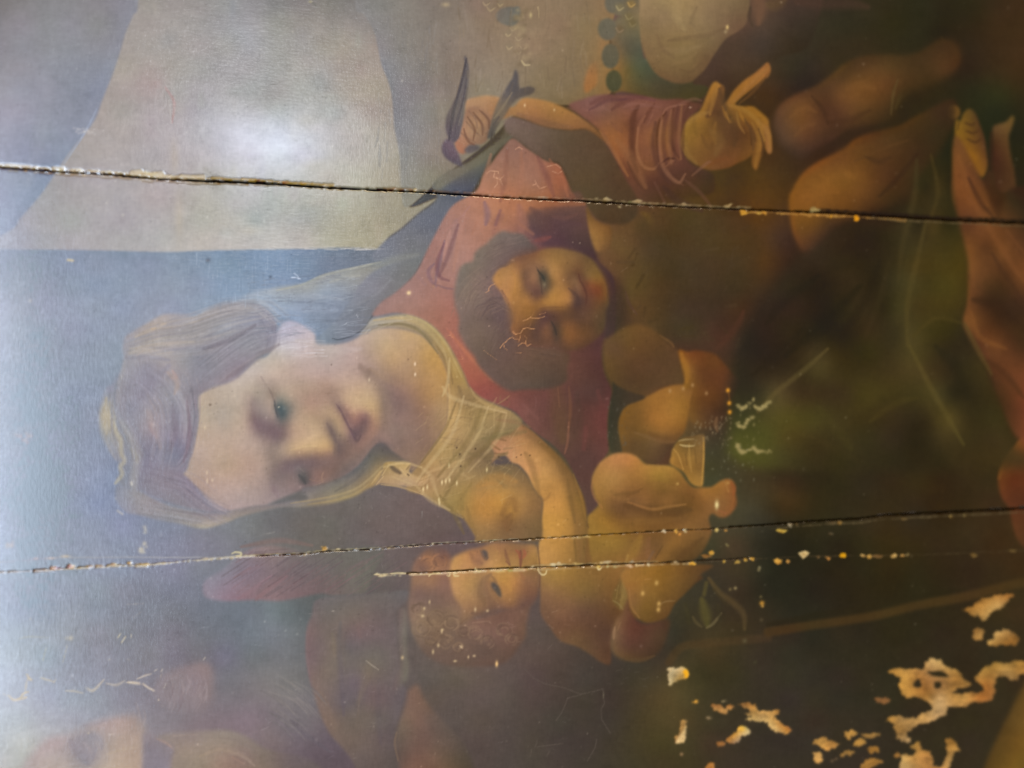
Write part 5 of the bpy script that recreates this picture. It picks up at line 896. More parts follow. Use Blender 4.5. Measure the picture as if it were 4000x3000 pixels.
R('painted_bird/head', '1608,1250 1650,1200 1700,1225 1722,1280 1750,1330 1782,1432 1735,1425 1690,1402 1640,1365 1608,1310', '1650,1280:83,70,76 1700,1340:82,68,74 1750,1400:74,66,72', 7)
R('painted_bird/wing#2', '1800,1300 1850,1250 1920,1258 1932,1290 1850,1325', '1860,1290:78,69,70', 8)
for p in ('2040,1140 2035,1240 2060,1250', '2060,1150 2060,1210 2090,1220', '2080,1160 2090,1200 2120,1190', '2030,1190 2020,1260', '2090,1150 2110,1180'):
    T(p, 10, (62, 52, 48), .7)
T('1740,1210 1800,1240', 8, (170, 130, 104), .5)
# cracks in the red robe by the scarf
for p in ('1995,1500 2020,1475 2090,1480 2095,1500', '2060,1490 2055,1530 2110,1550 2130,1600', '2080,1530 2085,1590 2060,1620', '2110,1550 2140,1520', '@20 30,1290 60,1270 90,1290', '@20 180,1600 210,1590 240,1630 300,1610', '@20 210,1590 200,1560', '@20 300,1440 380,1420 420,1450', '@20 350,1480 400,1500 430,1480'):
    T(p, 7, (190, 140, 112), .65, .4, smooth=False, taper=False)

# ------------------------------------------------------------------ age: brush grain, open joints, chips, losses, specks
def smooth_noise(sx, sy, seed):
    rg = np.random.default_rng(seed)
    h, w = int(BH / sy) + 3, int(BW / sx) + 3
    c = rg.normal(0, 1, (h, w)).astype(np.float32)
    ys, xs = np.arange(BH) / sy, np.arange(BW) / sx
    y0, x0 = ys.astype(int), xs.astype(int)
    fy, fx = (ys - y0)[:, None], (xs - x0)[None, :]
    fy, fx = fy * fy * (3 - 2 * fy), fx * fx * (3 - 2 * fx)
    return (c[y0][:, x0] * (1 - fx) + c[y0][:, x0 + 1] * fx) * (1 - fy) + (c[y0 + 1][:, x0] * (1 - fx) + c[y0 + 1][:, x0 + 1] * fx) * fy



# ------------------------------------------------------------------ second sitting: tonal adjustment, then the faces worked up
# tonal adjustment of whole passages: x, y and the change of red, green and blue
TONE = np.array([float(v) for v in '''
1020 2063 32 24 29 1220 2273 26 29 24 920 2703 16 12 10 1650 2803 17 11 8 1870 2853 5 6 5 2070 2603 2 1 0 1500 2453 17 19 14 1170 1303 -2 5 10
1370 1183 18 18 21 1620 883 14 15 15 1320 623 24 29 34 1080 563 12 10 6 870 853 -8 -6 2 320 943 -7 -3 0 1160 1853 28 26 24 1120 1733 0 -4 0
2040 2163 14 16 11 2440 1833 2 -5 -11 2500 1423 0 1 -3 2590 1623 12 6 0 1670 453 22 20 25 1760 1063 32 32 27 470 1123 7 6 6 800 1233 13 17 20
660 1683 7 8 2 270 2903 18 17 11 800 2923 8 3 6 120 2353 10 11 4 1900 2183 20 15 7 2470 603 11 3 -4 2660 563 4 0 -4 3040 1653 5 2 3
798 1680 8 1 0 1768 1748 40 29 24 700 300 9 8 13 2158 2020 8 6 0 1978 720 6 7 4 2168 1120 0 -6 4 1878 1254 22 14 11 1468 2034 19 19 18
1615 1338 26 14 15 1800 1367 22 25 19 3520 1903 1 1 -1 2800 1153 9 5 4 3720 1083 3 1 2 2280 2703 0 -3 -6 1270 2603 24 18 19 520 2503 14 8 4
220 1653 4 1 -5 50 1453 1 -1 -4 1920 253 11 4 8 2640 83 22 15 10 3380 333 -4 -2 -2 2320 583 2 -3 -4 2340 2423 9 11 4 1520 1003 16 16 17
620 1353 9 9 11 270 303 4 -2 -3 1520 1583 12 14 18 1270 1623 9 7 14 1920 1963 15 13 14 1720 2423 34 25 20 2270 2303 3 -3 -1 2220 1623 5 8 3
3200 743 7 -2 0 3900 903 -9 -7 -3'''.split()]).reshape(-1, 5)


def tone(table, sigma, prior):
    st = 20
    yy, xx = np.meshgrid(np.arange(0, BH + 2 * st, st) / S + BY, np.arange(0, BW + 2 * st, st) / S + BX, indexing='ij')
    num, den = np.zeros(yy.shape + (3,)), np.full(yy.shape, prior)
    for a in table:
        w = np.exp(-((xx - a[0]) ** 2 + (yy - a[1]) ** 2) / (2 * sigma ** 2))
        num += w[..., None] * a[2:]
        den += w
    return upsample((num / den[..., None]).astype(np.float32), st, BH, BW)


P += tone(TONE, 210.0, 0.12)
P = np.clip(P, 4, 250)

FR['wd'] = (960, 1480, 560 / 1269)
FR['bd'] = (2000, 960, 400 / 907)
fr('wd')
R(None, '20,40 400,0 800,0 1120,20 1210,130 1215,220 1195,320 1180,420 1140,530 1060,650 950,760 850,850 780,900 560,935 220,935 170,700 60,520 20,300', """50,50:184,168,152 150,50:170,152,140 220,50:158,140,130 320,50:178,156,140 450,50:172,146,128 600,50:172,144,126 720,50:166,136,118 850,50:176,148,128 1000,50:178,150,126 1120,50:168,142,120 1200,50:130,108,98 30,130:176,158,144 100,130:172,156,142 170,130:162,146,134 230,130:140,122,112 300,130:160,144,130 420,130:172,146,128 520,130:168,138,120 650,130:162,132,114 760,130:152,124,108 860,130:174,144,120 1000,130:182,152,120 1100,130:178,150,120 1180,130:150,124,104 1240,130:112,96,88 40,200:160,140,132 80,200:150,134,128 150,200:160,144,134 220,200:170,150,136 255,200:130,116,110 290,200:116,118,114 340,200:134,126,116 400,200:156,138,124 480,200:166,138,122 600,200:166,132,116 700,200:160,130,112 800,200:140,114,102 870,200:174,144,118 980,200:186,156,122 1090,200:184,154,118 1160,200:166,138,108 1230,200:120,102,90 50,260:150,132,126 110,260:152,136,130 190,260:158,142,132 235,260:170,148,134 265,260:104,104,102 300,260:88,98,100 340,260:104,108,106 385,260:118,112,106 440,260:158,136,120 560,260:170,136,116 680,260:164,136,114 780,260:168,138,114 830,260:108,84,88 880,260:160,124,108 960,260:182,148,118 1080,260:184,152,114 1180,260:150,124,98 60,320:136,116,114 120,320:142,126,122 200,320:150,136,128 250,320:168,146,134 275,320:100,98,98 320,320:84,94,94 365,320:122,114,108 440,320:168,142,124 560,320:176,144,120 660,320:162,132,110 760,320:172,142,114 840,320:160,128,106 880,320:110,82,86 940,320:166,124,104 1010,320:148,108,98 1060,320:128,96,92 1140,320:172,138,106 1200,320:136,112,92 80,380:130,108,110 150,380:136,116,116 220,380:132,114,112 270,380:140,124,118 310,380:112,106,102 370,380:140,122,112 450,380:180,150,126 580,380:180,150,122 680,380:164,136,112 730,380:128,106,98 790,380:166,138,110 850,380:168,136,110 900,380:116,88,88 950,380:146,106,96 1010,380:120,88,84 1050,380:104,80,80 1100,380:138,104,92 1170,380:154,122,98 90,440:134,112,112 170,440:130,110,110 250,440:126,106,106 330,440:130,110,106 400,440:168,140,120 520,440:184,152,124 640,440:182,152,122 710,440:150,124,104 750,440:104,86,84 810,440:150,124,100 870,440:164,132,108 910,440:136,104,96 950,440:104,80,82 985,440:112,86,84 1040,440:98,78,76 1100,440:142,108,94 1160,440:138,108,92 110,500:148,126,120 200,500:132,112,110 280,500:126,106,106 340,500:140,118,110 420,500:182,152,128 540,500:186,156,126 660,500:186,154,120 730,500:150,122,98 770,500:106,88,84 830,500:136,112,94 890,500:140,112,96 930,500:112,86,86 975,500:90,72,74 1010,500:108,84,82 1080,500:140,108,94 1150,500:124,98,86 100,560:170,148,136 200,560:158,136,126 270,560:140,122,116 330,560:160,138,124 430,560:190,160,128 550,560:194,162,124 660,560:192,158,118 740,560:172,140,104 790,560:112,92,86 850,560:116,94,86 910,560:118,94,86 970,560:120,94,88 1030,560:132,102,90 1100,560:120,96,86 1160,560:88,80,76 120,610:166,146,134 250,610:154,136,124 340,610:174,150,128 430,610:198,166,128 550,610:202,168,124 660,610:196,160,116 750,610:178,142,104 800,610:106,88,84 870,610:114,92,84 950,610:122,96,86 1020,610:126,98,88 1090,610:106,90,82 1160,610:84,78,74 100,660:162,142,130 230,660:152,134,122 320,660:168,146,128 400,660:178,150,122 500,660:164,132,106 620,660:150,118,98 720,660:150,116,98 790,660:118,96,88 880,660:118,94,86 960,660:122,98,88 1040,660:112,94,84 1120,660:88,82,76 1220,660:86,80,74 200,720:154,136,124 290,720:148,130,118 370,720:132,112,106 470,720:118,98,96 580,720:116,96,94 700,720:124,102,96 800,720:122,98,90 900,720:118,96,88 980,720:114,96,86 1060,720:92,84,78 1180,720:96,88,74 180,790:156,138,124 260,790:142,124,116 330,790:128,110,108 420,790:126,110,108 470,790:128,116,112 520,790:120,104,100 600,790:124,102,96 700,790:122,98,90 800,790:116,94,86 880,790:106,92,84 960,790:88,82,76 1100,790:104,94,76 200,850:150,132,120 270,850:134,118,112 350,850:132,116,110 430,850:132,114,108 475,850:104,98,94 520,850:92,90,86 570,850:120,100,94 650,850:134,104,94 720,850:130,102,92 800,850:112,92,84 870,850:92,84,78 950,850:92,86,78 220,910:146,130,120 300,910:136,120,114 400,910:136,118,110 470,910:124,110,104 515,910:88,86,82 550,910:100,92,88 620,910:138,108,98 700,910:126,100,90 780,910:96,86,80 850,910:92,86,78""", 34, .95)
T('205,80 235,150 262,230 268,320', 10, (112, 96, 92), .45)
T('255,190 262,260 285,340', 12, (82, 84, 86), .6)
B(300, 262, 30, 34, (76, 88, 92), .55)
B(325, 310, 26, 30, (82, 90, 92), .4)
B(293, 250, 7, 6, (200, 190, 170), .9)
T('800,222 835,270 870,340 905,410 940,480 968,540', 13, (92, 68, 76), .55)
T('930,440 960,480 985,550 1020,500', 18, (84, 66, 68), .4)
T('720,395 745,440 775,500 800,560', 26, (98, 80, 80), .35)
T('470,850 500,880 530,930', 20, (80, 80, 78), .5)
T('455,770 490,800 520,830', 6, (140, 126, 118), .5)
T('680,920 672,870 690,820', 7, (156, 124, 106), .7)
T('560,890 640,905 700,880', 6, (150, 120, 104), .6)
T('400,628 520,600 640,592', 12, (208, 176, 130), .4)
for i in range(160):
    x, y = RNG.uniform(420, 1150), RNG.uniform(10, 330)
    c = P[int((FR['wd'][1] + y * FR['wd'][2] - BY) * S), int((FR['wd'][0] + x * FR['wd'][2] - BX) * S)]
    T('%.0f,%.0f %.0f,%.0f' % (x, y, x + RNG.normal(30, 20), y + RNG.normal(6, 14)), RNG.uniform(4, 9), c + RNG.choice([-13, 11]), .4)
fr('bd')
R(None, '20,130 200,55 330,35 480,45 620,90 740,165 812,270 850,400 845,520 825,640 790,760 700,860 560,915 400,900 250,890 120,850 30,790 -20,500', """200,60:120,80,58 300,60:136,98,62 400,60:136,102,62 500,60:126,94,60 600,60:110,80,58 680,60:76,58,52 60,120:124,88,64 150,120:128,92,64 250,120:140,104,68 350,120:150,112,68 450,120:146,108,66 550,120:130,98,62 640,120:112,86,56 720,120:96,74,52 790,120:94,72,52 40,180:148,106,70 110,180:136,98,68 190,180:132,98,72 260,180:134,100,72 350,180:164,122,74 450,180:144,106,66 540,180:124,92,60 640,180:116,88,56 740,180:112,86,52 800,180:104,78,52 40,230:160,116,72 105,230:118,88,66 160,230:132,98,72 210,230:140,104,76 245,230:92,78,62 290,230:100,82,64 350,230:166,124,76 420,230:158,116,70 500,230:124,92,60 580,230:108,76,54 650,230:120,92,58 740,230:124,94,54 800,230:112,84,50 50,280:162,118,72 110,280:116,86,66 170,280:142,104,76 225,280:134,100,74 250,280:80,72,60 278,280:60,62,56 310,280:96,80,62 350,280:146,110,68 430,280:156,114,70 500,280:118,86,60 560,280:118,88,62 605,280:98,66,52 670,280:124,92,58 750,280:136,100,54 810,280:120,84,48 60,330:164,120,72 120,330:116,84,66 170,330:128,94,72 220,330:126,92,72 255,330:98,82,66 285,330:112,98,76 320,330:88,74,58 360,330:138,104,64 440,330:156,114,68 500,330:124,90,60 550,330:136,100,70 600,330:130,92,66 630,330:96,62,50 690,330:134,84,56 760,330:134,88,50 820,330:118,80,46 60,380:162,118,70 120,380:120,88,66 180,380:112,82,68 240,380:108,78,64 270,380:98,82,66 310,380:96,78,60 360,380:150,112,66 440,380:162,118,68 510,380:130,92,60 550,380:112,80,62 600,380:132,94,68 640,380:104,66,54 700,380:122,74,52 760,380:112,62,42 820,380:112,76,44 60,430:160,116,68 130,430:140,102,66 190,430:106,78,64 250,430:104,76,62 280,430:110,84,62 340,430:158,116,64 430,430:166,120,66 500,430:166,118,68 545,430:96,70,58 590,430:112,80,62 630,430:112,76,58 690,430:108,68,52 760,430:112,68,44 830,430:112,74,42 40,480:158,114,66 140,480:156,112,66 220,480:124,90,62 270,480:150,108,62 350,480:170,124,68 440,480:172,124,70 510,480:166,118,72 560,480:86,66,58 610,480:88,64,56 660,480:98,68,54 730,480:108,72,50 800,480:106,70,44 850,480:90,66,44 40,530:152,110,64 150,530:146,104,60 240,530:142,102,60 320,530:158,114,64 420,530:156,110,62 490,530:130,92,58 550,530:84,62,54 610,530:92,66,54 690,530:96,66,50 770,530:102,72,48 840,530:78,60,46 60,580:148,106,62 160,580:142,102,58 235,580:120,86,58 290,580:96,70,60 380,580:104,76,56 460,580:104,76,54 540,580:96,70,52 620,580:96,70,54 700,580:100,72,52 790,580:94,70,48 60,640:140,100,60 150,640:134,96,58 220,640:112,82,58 260,640:92,68,62 320,640:92,68,60 400,640:98,72,56 480,640:104,76,54 560,640:92,68,52 650,640:102,74,54 740,640:96,72,50 820,640:80,62,46 40,700:130,92,58 130,700:120,86,58 220,700:98,74,60 260,700:98,72,62 310,700:114,82,62 350,700:92,72,60 390,700:88,70,56 450,700:116,82,56 530,700:120,84,54 600,700:98,72,50 700,700:92,68,48 790,700:86,66,46 40,760:124,88,58 130,760:110,80,58 220,760:96,72,60 290,760:120,86,62 340,760:116,84,62 375,760:70,62,54 410,760:92,72,54 470,760:130,92,56 540,760:124,86,54 620,760:108,78,50 720,760:98,72,50 790,760:84,64,46 120,820:106,78,58 220,820:96,74,60 300,820:112,82,62 350,820:110,80,60 390,820:84,70,58 440,820:110,80,56 500,820:126,88,54 580,820:116,82,54 680,820:100,72,50 760,820:84,60,48 150,880:98,74,60 260,880:100,76,60 360,880:98,74,58 450,880:102,76,56 540,880:108,78,54 640,880:96,68,50 720,880:78,56,48""", 26, .95)
T('215,185 240,240 255,310 268,430', 9, (78, 64, 54), .5)
T('225,215 262,260 290,310', 13, (58, 58, 52), .6)
B(288, 345, 10, 16, (132, 118, 92), .6)
T('345,665 375,720 395,790', 12, (62, 56, 50), .55)
T('500,375 540,410 580,450 600,520', 20, (80, 60, 54), .4)
T('590,250 605,310 640,370 660,440 655,520', 14, (86, 54, 46), .5)
T('700,350 760,380 790,430', 20, (128, 76, 48), .35)
T('240,560 330,545 450,545', 12, (112, 80, 56), .4)
CR2 = (206, 152, 104)
for p, w in (('100,665 140,650 165,632 190,645 230,645 285,628', 6), ('160,640 175,620 195,585', 3), ('0,760 30,785 75,775 100,735 130,728 200,737', 6), ('75,775 70,820 60,850', 4), ('55,885 90,862 118,860 135,888 170,868', 5), ('120,860 128,815 110,795', 4), ('155,715 170,680', 3), ('245,610 300,592', 4)):
    T(p, w, CR2, .75, .4, smooth=False, taper=False)

TONE2 = np.array([float(v) for v in '''
1670 1804 15 12 12 1880 1634 -6 -14 -10 1720 1324 22 12 10 790 1424 11 8 4 980 1254 10 12 12 1060 2314 -8 2 1 1880 2334 16 8 10 2150 2264 13 8 9 1730 1964 7 -3 0
2380 2124 14 6 2 2360 2024 20 15 8 2630 1984 7 9 7 1530 134 12 17 18 1230 184 18 20 24 2180 164 20 17 9 2020 454 15 16 12 1990 1364 -2 -8 -7 1980 1124 0 -2 0
2290 944 0 2 -6 2130 1704 -8 -6 -6 1350 1644 14 15 14 930 1854 -20 -16 -10 730 2024 -5 -4 6 1260 2754 0 0 6 1220 2273 3 7 4 1020 2063 9 5 9 1760 1063 13 14 10
1768 1748 18 11 8 1320 623 10 15 20 2158 2020 -2 -2 -5 798 1680 -3 -4 -2 1468 2034 4 4 4 1500 2453 3 3 3 220 1653 0 0 0 520 2503 0 0 0 3520 1903 0 0 0 3200 743 0 0 0 1620 883 2 2 2
2168 1120 2 -2 2 2320 583 0 0 0 3000 2600 0 0 0 700 300 0 0 0 300 300 0 0 0 300 1100 0 0 0 1170 1303 0 4 8'''.split()]).reshape(-1, 5)
P += tone(TONE2, 170.0, 0.10)
P = np.clip(P, 4, 250)

# ------------------------------------------------------------------ third sitting: drapery, limbs, hair and chemise worked over
FR['ur'] = (1680, 0, 2320 / 1269)
FR['ml'] = (350, 900, 2350 / 1270)
fr('ur')
R(None, '790,540 850,490 900,470 1010,480 1040,300 1112,285 1116,400 1140,480 1150,600 1140,690 1190,800 1240,940 1250,1000 700,1000 640,900 660,740 720,640', """1060,330:52,44,24 1095,330:40,38,20 1035,400:60,52,26 1060,400:44,38,20 1085,400:64,52,26 1110,400:48,42,22 900,480:48,38,24 960,480:46,38,22 1020,480:60,50,28 1045,480:44,36,20 1070,480:72,58,28 1100,480:48,44,22 1135,480:58,50,24 820,540:56,44,30 880,540:46,36,22 940,540:44,34,22 1000,540:56,46,26 1025,540:62,54,28 1060,540:70,58,26 1100,540:66,56,24 1140,540:72,58,22 760,600:50,40,28 830,600:44,34,22 900,600:54,42,26 960,600:44,36,22 1005,600:64,56,30 1030,600:72,60,30 1060,600:66,54,24 1110,600:76,62,24 1145,600:70,56,22 700,660:46,38,28 780,660:52,40,26 850,660:38,32,20 920,660:54,44,26 970,660:48,38,22 1010,660:70,60,32 1040,660:66,54,26 1090,660:68,56,24 1135,660:66,54,24 680,720:42,36,28 760,720:50,38,26 830,720:44,36,22 890,720:40,34,20 940,720:56,46,26 1000,720:58,50,28 1025,720:76,64,34 1060,720:64,54,26 1100,720:54,44,22 1150,720:50,40,24 680,780:46,38,28 740,780:46,36,24 790,780:56,44,26 830,780:76,62,34 880,780:54,44,24 940,780:56,46,24 990,780:64,54,28 1030,780:76,64,32 1080,780:56,46,24 1130,780:46,40,24 1180,780:62,52,28 700,840:54,46,32 740,840:84,70,40 790,840:58,46,26 850,840:56,46,24 920,840:66,56,26 980,840:66,56,26 1040,840:66,56,28 1075,840:78,66,32 1120,840:44,38,22 1180,840:52,44,24 1220,840:56,48,26 700,900:70,66,32 760,900:80,70,32 820,900:76,66,30 880,900:64,54,26 940,900:58,48,24 1000,900:54,44,24 1060,900:52,42,22 1105,900:84,70,34 1150,900:54,44,24 1200,900:58,50,26 660,945:80,78,34 740,945:76,70,32 820,945:62,52,26 900,945:60,50,26 980,945:52,44,24 1060,945:48,40,22 1140,945:60,48,26 1230,945:64,52,28""", 34, .9)
R(None, '1125,290 1118,360 1128,460 1150,560 1150,640 1140,690 1165,740 1200,800 1215,850 1260,940 1350,950 1350,470 1245,400 1215,470 1180,385', """1125,320:112,70,38 1150,320:96,60,34 1130,380:118,72,36 1160,380:104,64,34 1200,380:70,46,28 1130,430:110,66,34 1165,430:118,72,36 1205,430:84,54,30 1240,430:60,44,26 1150,480:92,56,32 1180,480:116,70,38 1215,480:100,60,32 1260,480:72,48,28 1155,530:116,72,36 1190,530:84,52,30 1220,530:112,70,36 1260,530:92,58,32 1160,590:118,74,40 1195,590:90,56,32 1230,590:78,48,28 1265,590:112,68,36 1155,640:96,60,34 1190,640:60,40,26 1230,640:62,42,26 1265,640:72,46,28 1155,690:118,74,36 1185,690:84,52,28 1220,690:60,40,24 1260,690:60,42,24 1165,735:84,50,32 1200,735:106,64,34 1235,735:84,52,30 1265,735:66,46,26 1190,790:76,48,30 1230,790:96,58,34 1265,790:104,62,36 1220,850:72,48,28 1260,850:104,58,36 1245,920:96,58,34 1268,920:118,66,40""", 12, .95)
R(None, '735,250 770,215 830,190 880,150 920,125 980,118 1040,116 1090,85 1130,95 1125,150 1060,190 1000,210 985,250 920,270 860,290 800,335 760,320 740,290', """1100,110:72,50,28 1050,110:66,48,28 920,140:78,54,32 980,140:84,58,32 1030,140:70,50,28 1090,140:80,54,30 1115,140:76,50,28 880,170:84,58,34 930,170:104,70,36 980,170:96,62,34 1020,170:78,54,28 1070,170:66,48,26 800,200:96,64,38 850,200:84,56,34 890,200:112,74,38 930,200:106,70,36 980,200:90,60,32 1010,200:64,48,26 760,230:100,68,42 800,230:110,72,38 840,230:80,52,32 890,230:100,66,36 940,230:90,60,32 985,230:66,48,28 750,260:96,66,44 790,260:110,72,38 830,260:92,60,36 870,260:76,50,32 920,260:78,54,30 760,290:92,64,44 800,290:96,62,38 840,290:76,52,34 780,315:80,56,40 810,315:72,50,36""", 22, .9)
R(None, '770,430 790,385 840,350 880,320 940,300 1010,275 1060,240 1110,215 1125,240 1105,300 1050,370 1020,430 960,450 870,480 840,510 800,540 780,500', """1090,240:62,44,26 1040,280:64,46,26 1090,280:58,42,24 920,320:96,64,32 980,320:80,54,30 1050,320:62,44,26 850,350:112,72,34 900,350:108,70,32 960,350:82,54,30 1020,350:66,46,26 800,380:120,78,34 850,380:126,82,36 900,380:118,78,34 950,380:92,60,30 1000,380:70,48,26 1040,380:60,44,24 785,410:126,80,34 830,410:128,84,36 880,410:116,76,32 930,410:104,68,32 980,410:72,48,26 785,440:126,80,34 830,440:124,80,34 890,440:108,70,30 940,440:76,50,26 790,480:108,72,32 820,480:104,68,34 850,480:76,52,32 800,515:92,60,34""", 20, .9)
for p, w, c, a in (('815,205 840,235 850,265', 7, (66, 44, 28), .5), ('850,262 900,255 940,235', 9, (70, 46, 28), .4), ('890,190 920,180 950,190', 12, (120, 80, 42), .4), ('770,250 800,230 825,240', 8, (118, 78, 42), .4), ('780,290 800,270 820,265', 8, (112, 74, 42), .4), ('985,245 990,200 1000,170', 4, (96, 78, 44), .5), ('850,385 880,370 905,380', 12, (132, 86, 38), .4), ('800,420 840,400 870,410', 14, (134, 86, 36), .4), ('960,420 1000,380 1040,330', 8, (56, 38, 24), .5), ('930,335 960,345 985,335', 8, (68, 46, 28), .5), ('905,345 960,320 1020,300', 5, (92, 62, 34), .4),
                   ('1070,330 1085,410 1065,480', 7, (74, 60, 30), .5), ('1040,340 1035,420 1010,520 1000,600', 9, (70, 58, 32), .5), ('1060,470 1040,560 1020,650 1020,740', 8, (82, 68, 34), .55), ('1025,740 1060,810 1105,890 1140,950', 8, (88, 74, 36), .6), ('700,880 740,838 800,790 850,745', 8, (92, 76, 42), .6), ('1142,690 1170,745 1200,800', 7, (88, 70, 36), .6), ('1030,720 1080,680 1135,690', 6, (74, 60, 28), .5), ('720,690 760,640 830,590', 16, (40, 34, 24), .45), ('760,760 850,680 920,610', 16, (38, 32, 20), .45), ('880,720 930,640 960,560', 14, (40, 32, 20), .4), ('690,800 760,740 800,700', 12, (42, 34, 24), .4), ('1080,740 1120,780 1150,850', 16, (40, 36, 22), .4), ('940,900 1000,860 1040,850', 10, (74, 62, 28), .4), ('830,870 880,930 900,960', 14, (70, 60, 28), .4), ('980,560 960,640 930,720', 10, (60, 48, 28), .4),
                   ('1150,420 1190,480 1240,560 1269,600', 9, (120, 74, 40), .55), ('1130,330 1150,400 1190,440', 9, (122, 76, 38), .5), ('1150,380 1175,430 1200,460', 8, (64, 40, 26), .6), ('1160,640 1200,650 1260,690', 14, (56, 38, 24), .5), ('1155,665 1175,720 1230,745', 8, (122, 76, 38), .55), ('1200,540 1230,590 1265,640', 8, (70, 44, 28), .5), ('1230,490 1269,540', 7, (112, 70, 38), .5), ('1190,770 1230,800 1269,850', 10, (72, 46, 28), .5)):
    T(p, w, c, a)
# hand, sleeve and robe
for p, w, c, a in (('650,215 680,185 722,145', 7, (154, 106, 56), .6), ('660,222 690,196 725,155', 5, (112, 76, 40), .5), ('598,245 606,210 614,180', 7, (152, 108, 52), .6), ('618,190 625,215 632,235', 9, (92, 66, 40), .6), ('545,270 565,250 595,240', 9, (146, 108, 56), .5), ('545,300 550,330 570,350', 8, (134, 100, 52), .4), ('640,250 652,280 650,310', 12, (84, 60, 38), .45), ('600,280 620,300 610,330', 14, (124, 90, 50), .4), ('660,320 640,345 600,360', 12, (112, 72, 42), .5), ('640,225 670,235 700,260 715,300', 7, (152, 108, 50), .55), ('700,255 722,285 726,320', 6, (154, 108, 52), .6), ('688,262 702,300 695,355', 6, (142, 100, 46), .6), ('702,275 712,310 708,330', 4, (84, 58, 34), .6), ('672,255 690,290 690,320', 6, (92, 64, 38), .6), ('655,240 660,265 672,285', 4, (150, 108, 54), .5), ('632,240 640,262', 5, (148, 106, 52), .5),
                   ('482,262 478,310 490,360 512,392', 10, (84, 54, 44), .55), ('505,240 498,300 505,350', 8, (92, 58, 48), .5), ('530,225 520,290 524,345', 7, (86, 54, 42), .5), ('555,220 542,260 540,330 552,365', 6, (88, 56, 42), .5), ('495,250 490,310 500,360 530,390 545,372', 6, (146, 100, 74), .5), ('515,235 510,300 516,350', 6, (140, 96, 66), .4), ('538,225 532,290 536,340', 5, (142, 98, 64), .45), ('520,228 560,212 580,215', 5, (132, 92, 74), .4), ('400,215 440,208 480,215', 6, (104, 66, 62), .5), ('340,235 380,215 420,212', 6, (98, 62, 60), .5), ('430,235 460,225 490,228', 5, (128, 88, 76), .4), ('400,300 430,340 460,400', 14, (146, 98, 64), .4), ('560,375 590,350 600,345', 5, (128, 86, 64), .5), ('500,400 530,430 580,450', 12, (72, 48, 42), .5), ('480,390 500,430', 8, (110, 72, 58), .4), ('545,385 575,410 600,440', 6, (108, 72, 58), .4),
                   ('130,330 115,390 105,440', 8, (172, 122, 98), .5), ('165,320 160,380 150,430', 9, (132, 88, 74), .4), ('195,325 195,380 185,420', 8, (164, 112, 88), .4), ('230,335 250,380 265,420', 9, (120, 78, 70), .45), ('255,340 280,380 295,420', 6, (160, 102, 74), .5), ('150,450 140,480', 10, (128, 90, 92), .5), ('60,480 40,540 20,590', 7, (122, 88, 90), .5), ('80,460 60,520 50,580', 7, (178, 130, 112), .45), ('30,520 15,560 20,590 40,600', 6, (124, 86, 92), .5), ('110,450 90,500', 7, (172, 122, 100), .4), ('215,445 250,470 320,480', 12, (92, 66, 66), .4), ('180,470 220,500', 10, (160, 108, 86), .4)):
    T(p, w, c, a)
# landscape rubbed with upright strokes, bird
for i in range(70):
    x, y = RNG.uniform(60, 340), RNG.uniform(0, 190)
    T('%.0f,%.0f %.0f,%.0f' % (x, y, x + RNG.normal(0, 4), y + RNG.uniform(14, 40)), RNG.uniform(2, 6), (150, 130, 106) if RNG.uniform() < .5 else (116, 98, 78), .25)
for i in range(26):
    x, y = RNG.uniform(180, 215), RNG.uniform(20, 140)
    B(x, y, RNG.uniform(4, 8), RNG.uniform(4, 7), (158, 138, 106) if RNG.uniform() < .5 else (122, 104, 80), .5)
T('40,300 50,240 66,180 78,125', 5, (72, 68, 72), .5)
T('48,280 58,230 70,180', 3, (116, 108, 104), .5)
for p in ('80,250 95,275 92,300', '92,240 110,265 112,290', '105,235 124,255 126,275', '72,275 80,300 95,310'):
    T(p, 4, (112, 80, 64), .55)
# hair and chemise
fr('ml')
LT, DK = (176, 166, 164), (112, 102, 112)
for pa, n, sp in (('80,235 140,215 210,205 280,180 340,165', 60, 12), ('90,262 160,248 240,238 310,215 380,200', 60, 11), ('250,300 300,260 350,230 400,215', 70, 16), ('230,180 300,160 360,160 400,190', 60, 12), ('130,300 170,330 200,380 200,450', 50, 12), ('110,330 150,370 160,430 150,490', 50, 14), ('215,330 222,400 210,470 190,500', 50, 6), ('70,300 60,380 90,440 100,520', 40, 12), ('130,520 200,540 250,580 290,600', 60, 12), ('110,590 180,600 240,610', 40, 8)):
    for k in range(n):
        q = np.array([[float(v) for v in t.split(',')] for t in pa.split()]) + RNG.normal(0, sp, 2)
        a0 = RNG.integers(0, len(q) - 2)
        q = q[a0:a0 + RNG.integers(3, 5)]
        b0 = P[int(np.clip((FR['ml'][1] + q[0, 1] * FR['ml'][2] - BY) * S, 0, BH - 1)), int(np.clip((FR['ml'][0] + q[0, 0] * FR['ml'][2] - BX) * S, 0, BW - 1))]
        T(' '.join('%.1f,%.1f' % tuple(v) for v in q), RNG.uniform(1.5, 3.6), b0 + RNG.choice([-20, -14, 13, 20]) * np.array((1, .95, .9)), .17)
for p, w, c, a in (('85,250 150,240 220,235', 6, (184, 172, 162), .5), ('95,225 150,205', 5, (182, 170, 158), .5), ('165,300 185,320 180,345', 8, (178, 158, 150), .5), ('120,380 140,420 150,460', 10, (168, 156, 156), .4), ('175,370 180,420 170,470', 9, (128, 118, 128), .4), ('205,360 212,430 198,490', 6, (124, 104, 116), .4), ('240,250 300,230 350,200', 8, (116, 108, 118), .4), ('290,310 340,280 400,240', 9, (128, 116, 120), .35)):
    T(p, w, c, a)
